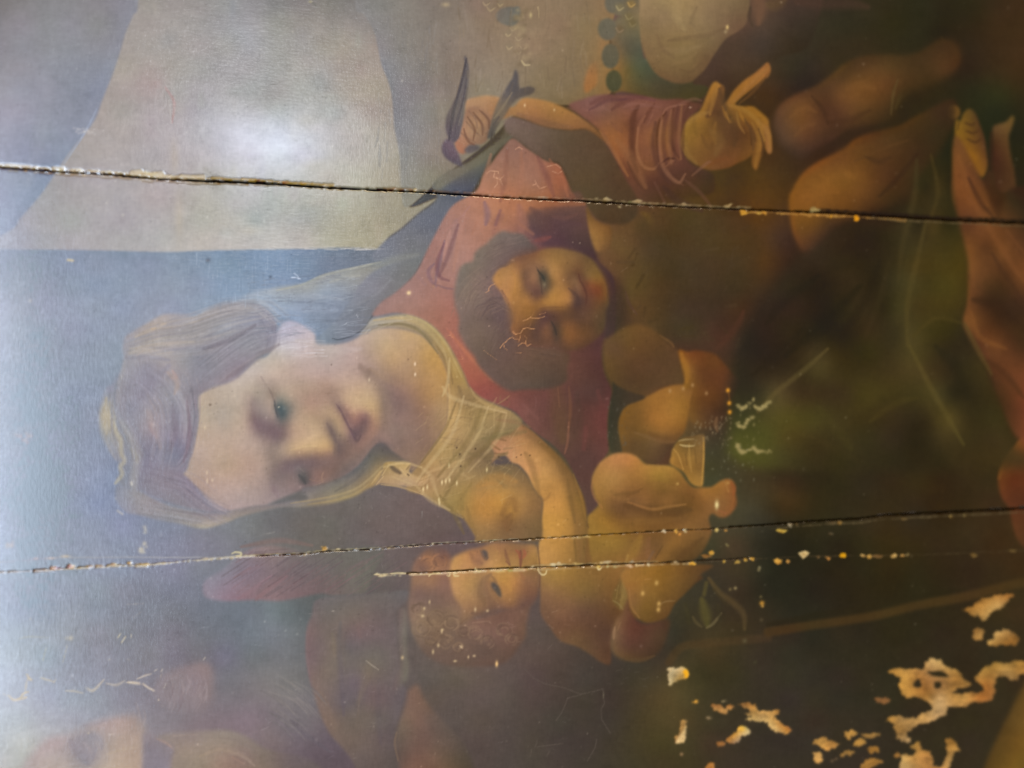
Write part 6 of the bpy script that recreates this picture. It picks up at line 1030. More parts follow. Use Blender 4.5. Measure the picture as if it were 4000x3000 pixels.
HI, LO = (200, 172, 124), (124, 102, 64)
for p, w, c, a in (('790,350 765,430 720,490 690,530', 6, HI, .5), ('775,360 750,420 700,490', 4, LO, .4), ('830,370 800,440 735,520', 7, LO, .4), ('842,372 815,440 750,530', 5, HI, .4), ('870,385 850,440 790,500 745,570', 7, LO, .4), ('880,390 862,440 800,510', 5, HI, .35), ('745,330 760,350 800,365 880,385', 6, HI, .5), ('760,270 756,320 745,350', 5, HI, .6), ('700,500 720,520 735,560', 7, HI, .4), ('830,440 880,430 920,425', 10, (116, 100, 68), .4), ('800,470 840,480 880,470', 8, (128, 108, 72), .4), ('740,560 770,600 790,640', 7, LO, .4), ('690,540 720,570 760,590', 6, HI, .4), ('620,500 660,490 700,500', 5, HI, .5), ('640,520 690,540', 5, HI, .4), ('860,400 900,405 930,415', 6, (140, 106, 76), .4), ('600,190 650,185 700,200 745,250 760,300', 5, HI, .4), ('610,200 660,198 700,215 735,260', 4, (128, 112, 82), .5), ('590,215 640,195', 4, (186, 172, 146), .4), ('820,540 860,520 900,530', 14, (176, 128, 72), .4), ('870,600 890,570 900,590', 14, (122, 86, 54), .4), ('920,470 935,500 950,560', 10, (128, 98, 60), .4)):
    T(p, w, c, a)
for i in range(110):
    x, y = RNG.uniform(700, 920), RNG.uniform(350, 560)
    if (x - 700) * .5 + 350 > y + 60:
        continue
    an = RNG.normal(2.1, .5)
    L = RNG.uniform(10, 36)
    T('%.1f,%.1f %.1f,%.1f' % (x, y, x + L * math.cos(an), y + L * math.sin(an)), RNG.uniform(1.5, 3.5), HI if RNG.uniform() < .5 else LO, .16)
# varnish sheen on veil and wall, painted as pale and dark strokes
for i in range(120):
    x, y = RNG.uniform(330, 570), RNG.uniform(95, 225)
    T('%.1f,%.1f %.1f,%.1f' % (x, y, x + RNG.uniform(14, 44), y + RNG.normal(0, 2) - 3), RNG.uniform(1.5, 3.2), (170, 178, 190) if RNG.uniform() < .55 else (116, 122, 134), .3)
for i in range(90):
    x, y = RNG.uniform(180, 440), RNG.uniform(45, 150)
    T('%.1f,%.1f %.1f,%.1f' % (x, y, x + RNG.normal(0, 1), y + RNG.uniform(8, 30)), RNG.uniform(1.2, 2.6), (176, 190, 208) if RNG.uniform() < .6 else (120, 134, 152), .3)
for i in range(40):
    x, y = RNG.uniform(370, 600), RNG.uniform(33, 42)
    T('%.1f,%.1f %.1f,%.1f' % (x, y, x + RNG.uniform(10, 30), y), RNG.uniform(1.5, 3), (206, 200, 196), .4)
# wing feathers and dark sleeve
for i in range(60):
    x, y = RNG.uniform(270, 640), RNG.uniform(700, 775)
    T('%.1f,%.1f %.1f,%.1f' % (x, y, x + 34, y - 22), RNG.uniform(2, 5), (132, 104, 106) if RNG.uniform() < .55 else (98, 86, 90), .3)
for p, w, c, a in (('320,668 400,655 470,665', 8, (136, 110, 104), .5), ('350,680 420,672', 5, (112, 98, 98), .4)):
    T(p, w, c, a)
P += 0.6 * (P - blur(P, 1.3))
_g = 0.9 * smooth_noise(60, 60, 1) + 0.9 * smooth_noise(18, 14, 2) + 0.8 * smooth_noise(5, 4, 3) + 0.9 * smooth_noise(1.6, 9, 4) + 0.7 * smooth_noise(7, 1.6, 6) + 0.6 * smooth_noise(1.5, 1.5, 5)
P *= 1 + 0.0135 * _g[..., None]
_t = np.stack([smooth_noise(40, 34, 11), smooth_noise(40, 34, 12), smooth_noise(40, 34, 13)], -1)
P += 0.9 * _t
del _g, _t

fr('s')
J1 = '-420,624 0,652 200,668 430,681 640,700 1000,713 1270,732 1500,742 1850,762 2000,773 2290,785 2500,800 2900,818 3000,822 3300,835 3500,848 3700,860 4000,873 4540,905'
J2 = '-420,2262 0,2237 270,2223 450,2212 590,2208 720,2192 880,2178 1000,2171 1180,2165 1270,2153 1443,2146 1542,2137 1692,2126 1836,2119 2000,2110 2180,2099 2294,2092 2452,2083 2588,2074 2770,2067 2860,2060 3000,2052 3180,2038 3360,2028 3450,2015 3630,2006 3810,1997 4000,1988 4540,1960'
J3 = '1460,2245 1590,2239 1768,2232 1950,2221 2000,2219 2180,2214 2360,2206 2540,2200 2720,2192 2900,2183 3000,2180 3135,2174 3290,2170 3400,2170 3540,2168 3680,2164 3860,2156 4000,2150 4540,2130'
JOINTS = [pts(j) for j in (J1, J2, J3)]


def jy(j, x):
    p = JOINTS[j]
    return float(np.interp(x, p[:, 0], p[:, 1]))


def joint(j, x0, x1, w0, w1, col, alpha, z, off=0.0, rough=0.25, seed=0):
    """Ragged band along a joint"""
    rg = np.random.default_rng(100 + j + seed)
    x = x0
    while x < x1:
        L = rg.uniform(18, 46)
        t = (x - x0) / (x1 - x0)
        w = (w0 + (w1 - w0) * t) * max(.25, 1 + rg.normal(0, rough)) * (.52 if z <= -1 else .8)
        a, b = jy(j, x) + off + rg.normal(0, w * .12), jy(j, x + L + 6) + off + rg.normal(0, w * .12)
        T('%.1f,%.1f %.1f,%.1f' % (x, a, x + L + 6, b), max(2, w), col, alpha, .25, False, False, 'open_joint' if z <= -1 and alpha > .8 else None, z)
        x += L


def flake(x, y, rx, ry, c, rg, name='paint_loss', alpha=.95):
    """One ragged flake of lost paint: torn outline, pale ground, a darker patch of wood within"""
    n = rg.integers(7, 12)
    an = np.sort(rg.uniform(0, 6.28, n))
    o = ' '.join('%.1f,%.1f' % (x + rx * rg.uniform(.45, 1.25) * math.cos(a), y + ry * rg.uniform(.45, 1.25) * math.sin(a)) for a in an)
    R(name, o, '%.1f,%.1f:%.0f,%.0f,%.0f' % (x, y, c[0], c[1], c[2]), 2.5, alpha, True, 0, z=-.25)
    if rx * ry > 60:
        B(x + rg.normal(0, rx * .3), y + rg.normal(0, ry * .3), rx * .4, ry * .35, np.array(c) * (.78, .7, .58), .7)
        B(x + rg.normal(0, rx * .4), y - ry * .4, rx * .35, ry * .2, np.minimum(np.array(c) * 1.12, 250), .6)


def chips(j, x0, x1, n, r, col, side, seed, spread=6.0, alpha=.9, name=None):
    """Lost paint along a joint: irregular pale flakes"""
    rg = np.random.default_rng(seed)
    for i in range(n):
        x = rg.uniform(x0, x1)
        rr = r * rg.uniform(.4, 1.3)
        y = jy(j, x) + side * (spread * rg.uniform(.6, 1.3) + rr * .3)
        c = np.array(col) * rg.uniform(.8, 1.06) + rg.normal(0, 5, 3)
        flake(x, y, rr * rg.uniform(.8, 2.4), rr * rg.uniform(.3, .75), c, rg, name, alpha)


CREAM, PALE, OCHRE = (216, 196, 160), (200, 184, 148), (196, 150, 84)
# pale broken ground beside the joints
joint(0, -420, 760, 12, 14, (204, 188, 164), .85, -.3, -9, .45, 1)
joint(0, 520, 760, 16, 12, (206, 190, 162), .7, -.3, -15, .5, 2)
joint(0, 760, 1270, 9, 8, (198, 176, 140), .8, -.3, -10, .5, 3)
joint(0, 150, 1050, 6, 6, (190, 180, 164), .45, -.3, 9, .6, 4)
joint(0, 1500, 2300, 5, 5, (168, 128, 100), .4, -.3, -8, .6, 5)
joint(0, 2300, 2900, 7, 7, (156, 130, 92), .5, -.3, -7, .7, 6)
joint(0, 2900, 3500, 9, 9, (168, 122, 58), .7, -.3, 9, .6, 7)
joint(0, 3400, 4200, 6, 6, (96, 80, 52), .6, -.2, 10, .4, 8)
chips(0, 0, 760, 16, 9, CREAM, -1, 31, 8)
chips(0, 0, 1200, 14, 6, CREAM, 1, 32, 8, .8)
chips(0, 1000, 1270, 6, 9, (206, 176, 128), -1, 33, 8)
chips(0, 1600, 2300, 14, 4, (190, 150, 120), -1, 34, 6, .7)
chips(0, 2080, 2200, 8, 6, (196, 164, 136), -1, 35, 6, .8)
chips(0, 2330, 2900, 12, 9, (166, 142, 100), -1, 36, 8, .8)
chips(0, 2380, 2660, 6, 5, (190, 170, 120), 1, 37, 8, .8)
chips(0, 2820, 3300, 14, 8, (196, 146, 66), 1, 38, 10, .8)
joint(0, -420, 900, 9, 13, (82, 84, 98), 1, -2.2, 0, .2)
joint(0, 880, 2300, 13, 11, (44, 36, 34), 1, -2.2, 0, .2)
joint(0, 2280, 4540, 10, 16, (36, 27, 18), 1, -2.2, -1, .2)
joint(0, 3200, 4540, 14, 22, (38, 28, 18), .6, 0, -9, .2, 9)  # shadow above the joint, painted as a dark band
for x, dy, rx, ry, c in ((3180, -10, 22, 10, (164, 140, 86)), (3245, 12, 10, 8, (210, 150, 50)), (3347, 14, 13, 13, (236, 158, 30)), (2845, -14, 18, 10, (176, 150, 104)), (2370, -12, 22, 9, (172, 150, 108)), (2490, -12, 20, 9, (176, 150, 108)), (2905, 12, 18, 12, (206, 150, 54)), (2985, 12, 14, 9, (196, 140, 56)), (2420, 12, 6, 8, (184, 164, 120)), (1622, -8, 8, 8, (200, 176, 130)), (570, -18, 18, 10, (216, 202, 172)), (605, -16, 22, 9, (206, 194, 166)), (300, -9, 22, 6, (220, 200, 164)), (330, 10, 10, 5, (214, 196, 166)), (100, 8, 8, 5, (214, 190, 160))):
    flake(x, jy(0, x) + dy, rx, ry, c, RNG)  # bright orange flakes carry the warm lamp's glint in their colour
# second joint
fr('s')
joint(1, -420, 1000, 7, 6, (206, 196, 178), .75, -.4, 0, .5, 1)
joint(1, 850, 2000, 4, 4, (190, 176, 146), .5, -.3, -4, .6, 2)
joint(1, 1000, 2100, 5, 4, (44, 38, 36), .9, -1.6, 0, .35, 3)
joint(1, 2000, 2900, 7, 7, (60, 46, 32), .95, -1.6, 0, .25, 4)
joint(1, 2850, 4540, 10, 22, (32, 26, 16), .95, -2, -2, .2, 5)
joint(1, 3000, 4540, 7, 7, (92, 78, 52), .55, -.2, 13, .5, 6)
chips(1, 190, 460, 10, 9, (220, 196, 154), -1, 41, 3)
chips(1, 460, 900, 16, 6, (206, 190, 164), -1, 42, 2, .8)
chips(1, 700, 950, 12, 6, (214, 192, 150), 1, 43, 2, .8)
chips(1, 1000, 1460, 18, 5, (214, 194, 150), -1, 44, 3, .85)
chips(1, 1400, 2200, 22, 4, (206, 186, 144), -1, 45, 2, .85)
chips(1, 1460, 1600, 8, 5, (212, 194, 156), 1, 46, 3, .8)
chips(1, 2180, 2300, 6, 7, (214, 188, 124), 1, 47, 5, .7)
T('0,2197 140,2184 250,2176 330,2178 500,2176 720,2178 860,2176 940,2168', 5, (178, 176, 178), .6, .4, False, False)
for x, y, rx, ry in ((140, 2182, 8, 4), (200, 2181, 16, 4), (255, 2173, 16, 5)):
    B(x, y, rx, ry, (210, 194, 170), .8)
T('905,2163 920,2157 940,2160 940,2170 922,2172', 5, (226, 212, 166), .9)
for x, dy, rx, ry, c in ((1267, -12, 12, 14, (206, 164, 96)), (1190, 6, 8, 7, (222, 202, 160)), (1322, -4, 14, 5, (216, 198, 156)), (1692, -2, 8, 6, (226, 210, 170)), (210, -8, 16, 10, (226, 196, 146)), (275, -10, 18, 10, (226, 196, 146)), (505, -10, 14, 8, (222, 194, 146)), (560, -4, 30, 6, (218, 194, 150)), (2595, 2, 9, 10, (214, 198, 166)), (2643, 4, 9, 10, (220, 168, 76)), (2655, 14, 7, 7, (220, 150, 70)), (2680, 3, 10, 9, (198, 182, 140)), (2800, 7, 12, 8, (206, 180, 108)), (2837, 10, 8, 7, (214, 152, 70)), (3055, 26, 24, 10, (206, 170, 74)), (3090, 8, 14, 10, (166, 152, 122)), (3115, 6, 8, 8, (128, 106, 70)), (3280, 10, 10, 9, (142, 108, 54)), (3250, 8, 22, 6, (100, 82, 54)), (3530, 16, 22, 5, (104, 84, 50)), (3716, 16, 9, 9, (150, 124, 68)), (3767, 15, 9, 8, (112, 94, 56)), (3245, 54, 14, 10, (94, 80, 58))):
    flake(x, jy(1, x) + dy, rx, ry, c, RNG)  # strong orange ones have a lamp glint painted in
# third joint
joint(2, 1460, 1600, 7, 6, (212, 194, 150), .9, -.3, 0, .4, 1)
joint(2, 1600, 2100, 6, 6, (206, 186, 144), .6, -.3, 7, .6, 2)
joint(2, 2100, 2700, 6, 6, (176, 150, 104), .5, -.3, 8, .7, 3)
joint(2, 2050, 2560, 5, 5, (180, 154, 108), .4, -.3, -7, .7, 6)
joint(2, 1590, 2930, 9, 9, (58, 46, 36), .9, -1.6, 0, .35, 4)
joint(2, 2900, 4540, 5, 4, (76, 62, 40), .5, -.2, 0, .5, 5)
chips(2, 1470, 1900, 18, 7, (216, 196, 156), 1, 51, 5, .85)
chips(2, 1940, 2180, 10, 7, (218, 192, 130), 1, 52, 8, .8)
chips(2, 2160, 2560, 10, 9, (212, 188, 144), -1, 53, 6, .85)
chips(2, 2320, 2560, 6, 9, (208, 184, 136), 1, 54, 7, .85)
for x, dy, rx, ry, c in ((1473, 0, 13, 6, (222, 204, 162)), (1505, 2, 14, 6, (222, 204, 162)), (2183, -10, 9, 9, (212, 188, 142)), (2255, -8, 20, 8, (206, 176, 112)), (2350, -8, 9, 8, (206, 178, 120)), (2338, 8, 12, 10, (212, 176, 92)), (2487, 8, 9, 9, (216, 190, 140)), (2533, 6, 7, 8, (218, 198, 156)), (2080, -4, 10, 6, (206, 182, 138)), (2640, 2, 18, 6, (176, 150, 108)), (2705, 10, 14, 8, (226, 170, 64)), (2778, -30, 14, 9, (214, 160, 66)), (2760, -18, 20, 8, (140, 98, 50)), (2830, 8, 8, 6, (206, 164, 70)), (2880, 12, 12, 7, (196, 160, 78)), (2912, 4, 9, 7, (206, 164, 74)), (2938, 2, 12, 8, (220, 170, 76)), (3040, 14, 18, 12, (224, 166, 72)), (3078, 16, 8, 8, (206, 150, 74)), (3140, -8, 22, 16, (214, 184, 126)), (3196, 4, 8, 8, (138, 106, 66)), (3234, 8, 9, 9, (214, 150, 76)), (3293, -2, 13, 12, (236, 168, 26)), (3364, 2, 18, 8, (206, 164, 96)), (3396, 6, 10, 9, (206, 158, 78)), (3432, 4, 26, 8, (120, 90, 52)), (3490, 3, 14, 9, (206, 166, 96)), (3526, 3, 9, 8, (206, 156, 84)), (3547, 0, 9, 8, (140, 120, 76)), (3805, 10, 16, 10, (116, 90, 48)), (3960, 0, 26, 5, (110, 88, 50)), (2840, -58, 8, 10, (130, 118, 76)), (2965, 40, 10, 10, (120, 110, 78))):
    flake(x, jy(2, x) + dy, rx, ry, c, RNG)  # saturated orange flakes: warm glints put into the colour
for p in ('@22 225,1590 232,1620 260,1648 290,1640 300,1610', '@22 740,1580 750,1605 775,1590', '@ba 1000,500 1010,525 1060,545 1075,530', '@ba 735,560 745,600 800,600', '@ba 430,605 450,580 510,570 570,570', '@ba 690,560 680,600 650,590'):
    T(p, 6, (226, 204, 150), .85, .4)

# losses down to the wood, lower right
LOSS = []


def loss(frame, outline, colours, holes=()):
    fr(frame)
    n = 'paint_loss#%d' % len(LOSS)
    LOSS.append(n)
    bg0 = P.copy() if holes else None
    lab0 = LAB.copy() if holes else None
    r = R(n, outline, colours, 5, wob=5, z=-.35)
    if r is None:
        return
    m, x0, y0, x1, y1 = r
    g = smooth_noise_box(x0, y0, x1, y1, len(LOSS))
    a = m[..., None]
    P[y0:y1, x0:x1] = P[y0:y1, x0:x1] * (1 - a) + P[y0:y1, x0:x1] * (1 + .085 * g[..., None]) * a
    for h in holes:
        q = buf(pts(h))
        q = spline(q)
        hx0, hy0, hx1, hy1 = box(q, 6)
        mm = blur(fill(q, hx0, hy0, hx1, hy1), 1.4)
        P[hy0:hy1, hx0:hx1] = P[hy0:hy1, hx0:hx1] * (1 - mm[..., None]) + bg0[hy0:hy1, hx0:hx1] * mm[..., None]
        Z[hy0:hy1, hx0:hx1] *= 1 - mm
        LAB[hy0:hy1, hx0:hx1][mm > .5] = lab0[hy0:hy1, hx0:hx1][mm > .5]


def smooth_noise_box(x0, y0, x1, y1, seed):
    rg = np.random.default_rng(500 + seed)
    h, w = y1 - y0, x1 - x0
    o = np.zeros((h, w), np.float32)
    for sx, sy, k in ((26, 12, 1.0), (9, 5, .8), (4, 3, .5)):
        c = rg.normal(0, 1, (int(h / sy) + 3, int(w / sx) + 3)).astype(np.float32)[..., None]
        yy, xx = np.arange(h) / sy, np.arange(w) / sx
        a, b = yy.astype(int), xx.astype(int)
        fy, fx = (yy - a)[:, None], (xx - b)[None]
        d = c[..., 0]
        o += k * ((d[a][:, b] * (1 - fx) + d[a][:, b + 1] * fx) * (1 - fy) + (d[a + 1][:, b] * (1 - fx) + d[a + 1][:, b + 1] * fx) * fy)
    return o


loss('33', '1695,290 1780,258 1850,198 1920,185 2000,163 2110,162 2082,210 2040,240 2022,280 1950,300 1900,342 1850,395 1822,342 1770,348 1735,310', '1800,290:170,122,58 1920,230:180,132,66 2060,180:160,108,50 1850,350:178,134,70 1980,240:186,142,78')
loss('33', '1785,455 1850,458 1868,490 1850,552 1780,548 1778,500', '1820,500:184,136,70 1800,470:160,112,54')
loss('33', '1885,560 1945,545 1968,522 1948,490 2000,468 2060,463 2125,490 2168,540 2130,593 2000,593 1920,593', '2050,520:168,122,62 1950,570:176,132,68 2120,530:150,104,48 2000,480:180,140,80')
loss('33', '1795,870 1850,808 1920,756 2000,742 2080,750 2150,738 2330,738 2330,800 2180,860 2110,903 2060,872 1990,870 1965,910 1962,970 1942,1040 1930,1085 1850,1092 1770,1090 1700,1132 1560,1132 1540,1190 1480,1222 1400,1262 1280,1292 1230,1332 1200,1372 1232,1412 1210,1442 1150,1432 1108,1402 1120,1370 1090,1310 1078,1272 1015,1250 1060,1218 1140,1208 1220,1230 1300,1220 1350,1178 1412,1150 1390,1100 1340,1062 1280,1042 1210,1055 1160,1012 1128,940 1150,890 1110,862 1035,830 1100,798 1200,803 1340,798 1368,738 1420,716 1490,732 1540,778 1620,808 1672,850 1692,890 1752,930 1700,962 1620,982 1610,1010 1700,1010 1850,1000 1862,970 1828,930 1798,900', '''
1100,825:172,124,56 1200,860:176,130,62 1200,1000:174,126,58 1300,830:160,112,56 1420,770:182,142,86 1550,820:176,132,70 1650,900:160,112,52 1720,930:168,122,60 1350,980:140,94,44 1500,930:154,110,62 1540,1000:160,118,64 1400,1030:150,106,50 1480,1050:176,138,88 1450,1120:184,146,94 1600,1080:168,124,66 1700,1050:172,128,66 1820,1050:148,94,42 1900,1040:146,94,44 1880,930:148,96,42 1850,850:172,126,60 1950,790:160,118,54 2050,800:176,134,70 2150,830:168,122,60 2100,880:176,134,76 1450,1200:180,142,92 1350,1240:184,140,80 1250,1260:176,134,76 1150,1250:160,122,70 1160,1330:156,114,58 1170,1410:176,138,86 1060,1240:170,124,58''',
     ('1375,828 1430,825 1480,818 1530,835 1560,870 1490,874 1420,860', '1300,888 1328,950 1285,965 1255,940', '1440,918 1492,918 1492,962 1445,972'))
loss('33', '1235,1470 1310,1440 1330,1500 1390,1510 1422,1580 1432,1640 1500,1640 1540,1570 1552,1500 1538,1418 1590,1408 1622,1450 1655,1500 1610,1522 1590,1590 1550,1720 1560,1850 1140,1850 1135,1690 1150,1580 1190,1538 1260,1552 1270,1505', '1280,1470:166,122,58 1250,1600:168,124,66 1350,1580:160,112,58 1220,1650:178,140,84 1450,1690:158,112,58 1580,1460:160,114,52 1560,1600:178,136,76 1300,1750:170,128,70')
loss('33', '385,1440 470,1393 540,1420 580,1442 620,1445 570,1482 490,1504 450,1470', '450,1440:176,130,64 550,1460:170,120,58')
loss('33', '398,1530 440,1516 468,1560 452,1612 412,1618 392,1580', '430,1560:184,138,74')
loss('33', '660,1350 740,1338 775,1362 740,1390 700,1415 668,1380', '710,1370:180,132,62')
loss('33', '798,1362 850,1366 962,1364 940,1392 860,1402 830,1402', '860,1385:168,124,62')
loss('33', '755,1420 820,1408 848,1450 800,1473 745,1468', '800,1440:172,126,58')
loss('33', '865,1480 930,1468 965,1500 920,1528 872,1522', '910,1500:158,110,46')
loss('33', '625,1552 660,1518 748,1513 742,1542 680,1546 650,1562', '690,1530:170,124,60')
loss('33', '800,1650 850,1588 920,1573 990,1610 900,1642 870,1700 860,1800 780,1800', '860,1620:166,118,54 930,1600:160,112,50')
loss('33', '1085,1550 1130,1528 1145,1555 1105,1573', '1115,1550:150,104,48')
loss('33', '915,1052 980,1055 1055,1065 1022,1098 950,1088', '980,1075:136,92,50')
loss('33', '545,1590 580,1570 600,1575 570,1595', '575,1582:130,104,72')
loss('23', '1948,1110 2060,1100 2110,1130 2135,1165 2190,1168 2212,1180 @33 22,1168 98,1158 80,1192 50,1212 82,1240 140,1290 195,1320 160,1374 130,1350 80,1352 30,1322 0,1270 @23 2180,1255 2080,1253 2015,1235 2070,1215 2008,1190 2050,1170 2028,1140', '2000,1115:156,108,56 2100,1160:176,130,66 2150,1200:186,144,84 2060,1240:196,160,96 @33 60,1180:186,136,70 40,1250:190,146,80 70,1320:200,160,96 150,1330:174,120,54 100,1280:176,122,58')
loss('23', '1722,1115 1790,1108 1830,1130 1900,1113 1918,1140 1870,1162 1850,1194 1800,1172 1750,1162', '1760,1135:166,116,62 1850,1150:176,126,66 1890,1130:160,108,54')
loss('23', '1352,795 1400,802 1470,788 1525,830 1512,880 1440,897 1400,912 1358,948 1353,870', '1380,840:202,178,128 1450,830:190,158,104 1440,870:160,128,72 1500,850:206,160,76 1380,910:204,178,124')
loss('23', '1465,1262 1515,1262 1500,1330 1502,1390 1470,1442 1420,1442 1407,1390 1450,1350', '1490,1290:186,140,78 1470,1350:206,166,104 1440,1410:210,174,116')
loss('23', '1955,1308 2012,1306 2068,1358 2000,1382 1950,1442 1880,1444 1852,1410 1900,1370', '1980,1330:206,160,80 1930,1390:176,130,70 2030,1355:204,176,120 1880,1420:170,118,58')
loss('23', '1766,1435 1830,1432 1840,1460 1790,1478', '1800,1455:164,108,54')
loss('23', '1675,1668 1720,1612 1748,1650 1745,1760 1660,1760', '1710,1670:164,108,50')
loss('23', '1555,1085 1605,1068 1608,1090 1580,1098', '1590,1080:226,160,60')
loss('23', '1800,1085 1840,1068 1848,1078 1815,1095', '1825,1080:160,138,96')
loss('23', '1675,1222 1715,1212 1722,1228 1690,1235', '1700,1222:150,124,86')
fr('23')
R('paint_loss', '1478,830 1500,808 1525,830 1520,875 1500,880 1490,850', '1500,840:242,172,36', 4)  # orange lamp glint on the rim, painted as colour
B(1990, 1325, 18, 16, (232, 176, 60), .8)  # warm glint dabbed onto the loss
for x, y, r, c in ((1465, 1540, 14, (160, 124, 86)), (2160, 235, 18, (226, 160, 60)), (2165, 260, 10, (226, 170, 80)), (1930, 105, 12, (170, 150, 100)), (1885, 115, 12, (120, 104, 64)), (2010, 560, 18, (92, 82, 56)), (2150, 180, 10, (120, 104, 64)), (2155, 380, 14, (84, 72, 50)), (1905, 470, 10, (84, 74, 56)), (1115, 605, 12, (112, 84, 70)), (2100, 745, 14, (70, 64, 44))):
    B(x, y, r, r, c, .85)  # the orange spots are painted lamp glints
B(1170, 800, 0.1, 0.1, (70, 60, 50), 0)
# white scuffed script-like marks and warm lamp glints painted as orange points, right of the knee
fr('22')
for p in ('1950,185 1985,210 2010,205 2040,180 2085,135', '2095,190 2140,215 2175,195 2240,140', '1945,345 1975,370 2010,365 2030,320 2080,285', '1950,515 1955,560 1990,590 2040,575 2090,555 2130,590 2180,580 2240,590', '2090,350 2110,360', '1960,330 1960,360'):
    q = spline(pts(p), False, 9)
    for k in range(len(q)):
        ox, oy, s_ = FR['22']
        if RNG.uniform() < .8:
            B((q[k, 0] - ox) / s_ + RNG.normal(0, 5), (q[k, 1] - oy) / s_ + RNG.normal(0, 5), RNG.uniform(8, 18), RNG.uniform(7, 15), (158, 140, 88), RNG.uniform(.4, .85))
for x, y in ((1868, 55), (1882, 165), (1882, 243)):  # glints of the warm lamp, put into the pigment as orange dots
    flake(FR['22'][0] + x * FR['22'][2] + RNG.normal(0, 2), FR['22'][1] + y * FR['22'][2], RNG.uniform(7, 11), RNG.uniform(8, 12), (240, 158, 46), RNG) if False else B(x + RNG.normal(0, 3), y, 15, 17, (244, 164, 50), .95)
T('1872,80 1880,140', 12, (150, 90, 40), .6)
for x0, x1, y0, y1, n, c in ((1550, 1900, 280, 520, 60, (150, 130, 96)), (1700, 2100, 500, 850, 34, (124, 118, 92)), (1850, 2150, 180, 600, 30, (140, 126, 80)), (820, 1000, 120, 560, 26, (96, 88, 76))):
    for i in range(n):
        B(RNG.uniform(x0, x1), RNG.uniform(y0, y1), RNG.uniform(3, 9), RNG.uniform(4, 14), c, RNG.uniform(.2, .7))
T('1770,290 1760,350 1775,410', 24, (130, 96, 64), .6)
for x, y in ((1365, 60), (1480, 40), (1680, 80), (1560, 10)):
    B(x, y, 12, 16, (190, 150, 100), .6)
for x, y, c in ((1480, 560, (190, 150, 90)),):
    B(x, y, 6, 6, c, .0)
# hair cracks in the varnish, bottom centre
fr('23')
for p in ('105,800 185,880 280,930 450,965 590,1020 700,1000 785,975 790,1050 800,1100 770,1150 775,1240 850,1360', '480,1055 600,1025', '480,1055 465,1100 430,1180 380,1250', '220,1420 200,1480 440,1445', '730,1410 720,1480 650,1600', '300,1560 325,1510', '160,1560 170,1500'):
    q = p.split()
    T(p, 7, (104, 92, 82), .5, .4, False, False)
B(790, 1030, 6, 22, (140, 130, 104), .5)
for x, y in ((825, 930), (900, 820), (940, 930), (1130, 950), (1100, 880), (1140, 890), (960, 890), (1060, 830)):
    T('%d,%d %d,%d' % (x, y, x + RNG.uniform(20, 60), y + RNG.normal(0, 14)), 9, (92, 82, 70), .45)
# specks everywhere: dust and pin losses
fr('s')
rs = np.random.default_rng(77)
for i in range(1100):
    x, y = rs.uniform(-200, 4200), rs.uniform(-100, 3100)
    ix, iy = int((x - BX) * S), int((y - BY) * S)
    base = P[iy, ix]
    dens = 1.0 if (y > 900 and x < 2600) else 0.45
    if rs.uniform() > dens:
        continue
    up = rs.uniform(8, 36) if rs.uniform() < .9 else rs.uniform(40, 80)
    r = rs.uniform(1.4, 3.4) if rs.uniform() < .95 else rs.uniform(3.5, 5.5)
    B(x, y, r * rs.uniform(.7, 1.4), r * rs.uniform(.7, 1.6), np.minimum(base + up * np.array((1, .95, .84)), 240), rs.uniform(.4, .85))
for i in range(500):
    x, y = rs.uniform(-200, 2600), rs.uniform(-100, 2500)
    ix, iy = int((x - BX) * S), int((y - BY) * S)
    B(x, y, rs.uniform(1.5, 3), rs.uniform(1.5, 3), P[iy, ix] * .72, .6)
for i in range(260):
    x, y = rs.uniform(700, 2300), rs.uniform(1900, 3000)
    ix, iy = int((x - BX) * S), int((y - BY) * S)
    a = rs.uniform(0, 3.14)
    L = rs.uniform(8, 40)
    T('%.0f,%.0f %.0f,%.0f' % (x, y, x + L * math.cos(a), y + L * .6 * math.sin(a)), rs.uniform(1.5, 3.5), P[iy, ix] + rs.uniform(14, 46), rs.uniform(.3, .7))
fr('12')
for p in ('1065,935 1085,955', '990,1050 1005,1075', '570,1140 600,1160', '1435,1100 1432,1160', '60,1300 120,1290 160,1280'):
    T(p, 7, (150, 146, 140), .6)
fr('s')
T('265,1015 285,1018', 12, (222, 206, 170), .9)
B(813, 1016, 10, 9, (100, 108, 122), .8)
B(1057, 1082, 6, 6, (90, 100, 116), .8)
for x, y in ((480, 840), (118, 1175), (330, 515), (345, 512), (360, 516)):
    B(x, y, 6, 5, (206, 200, 194), .6)
for i in range(16):
    B(330 + RNG.normal(0, 26), 507 + RNG.normal(0, 8), 4, 3, (210, 204, 204), .6)
for x, y in ((80, 1705), (100, 1715), (110, 1700), (35, 2130), (45, 2133), (550, 2150), (565, 2125), (562, 2072), (556, 2160), (270, 2490)):
    for j in range(4):
        B(x + RNG.normal(0, 6), y + RNG.normal(0, 6), RNG.uniform(4, 8), RNG.uniform(4, 8), (198, 192, 180), .6)

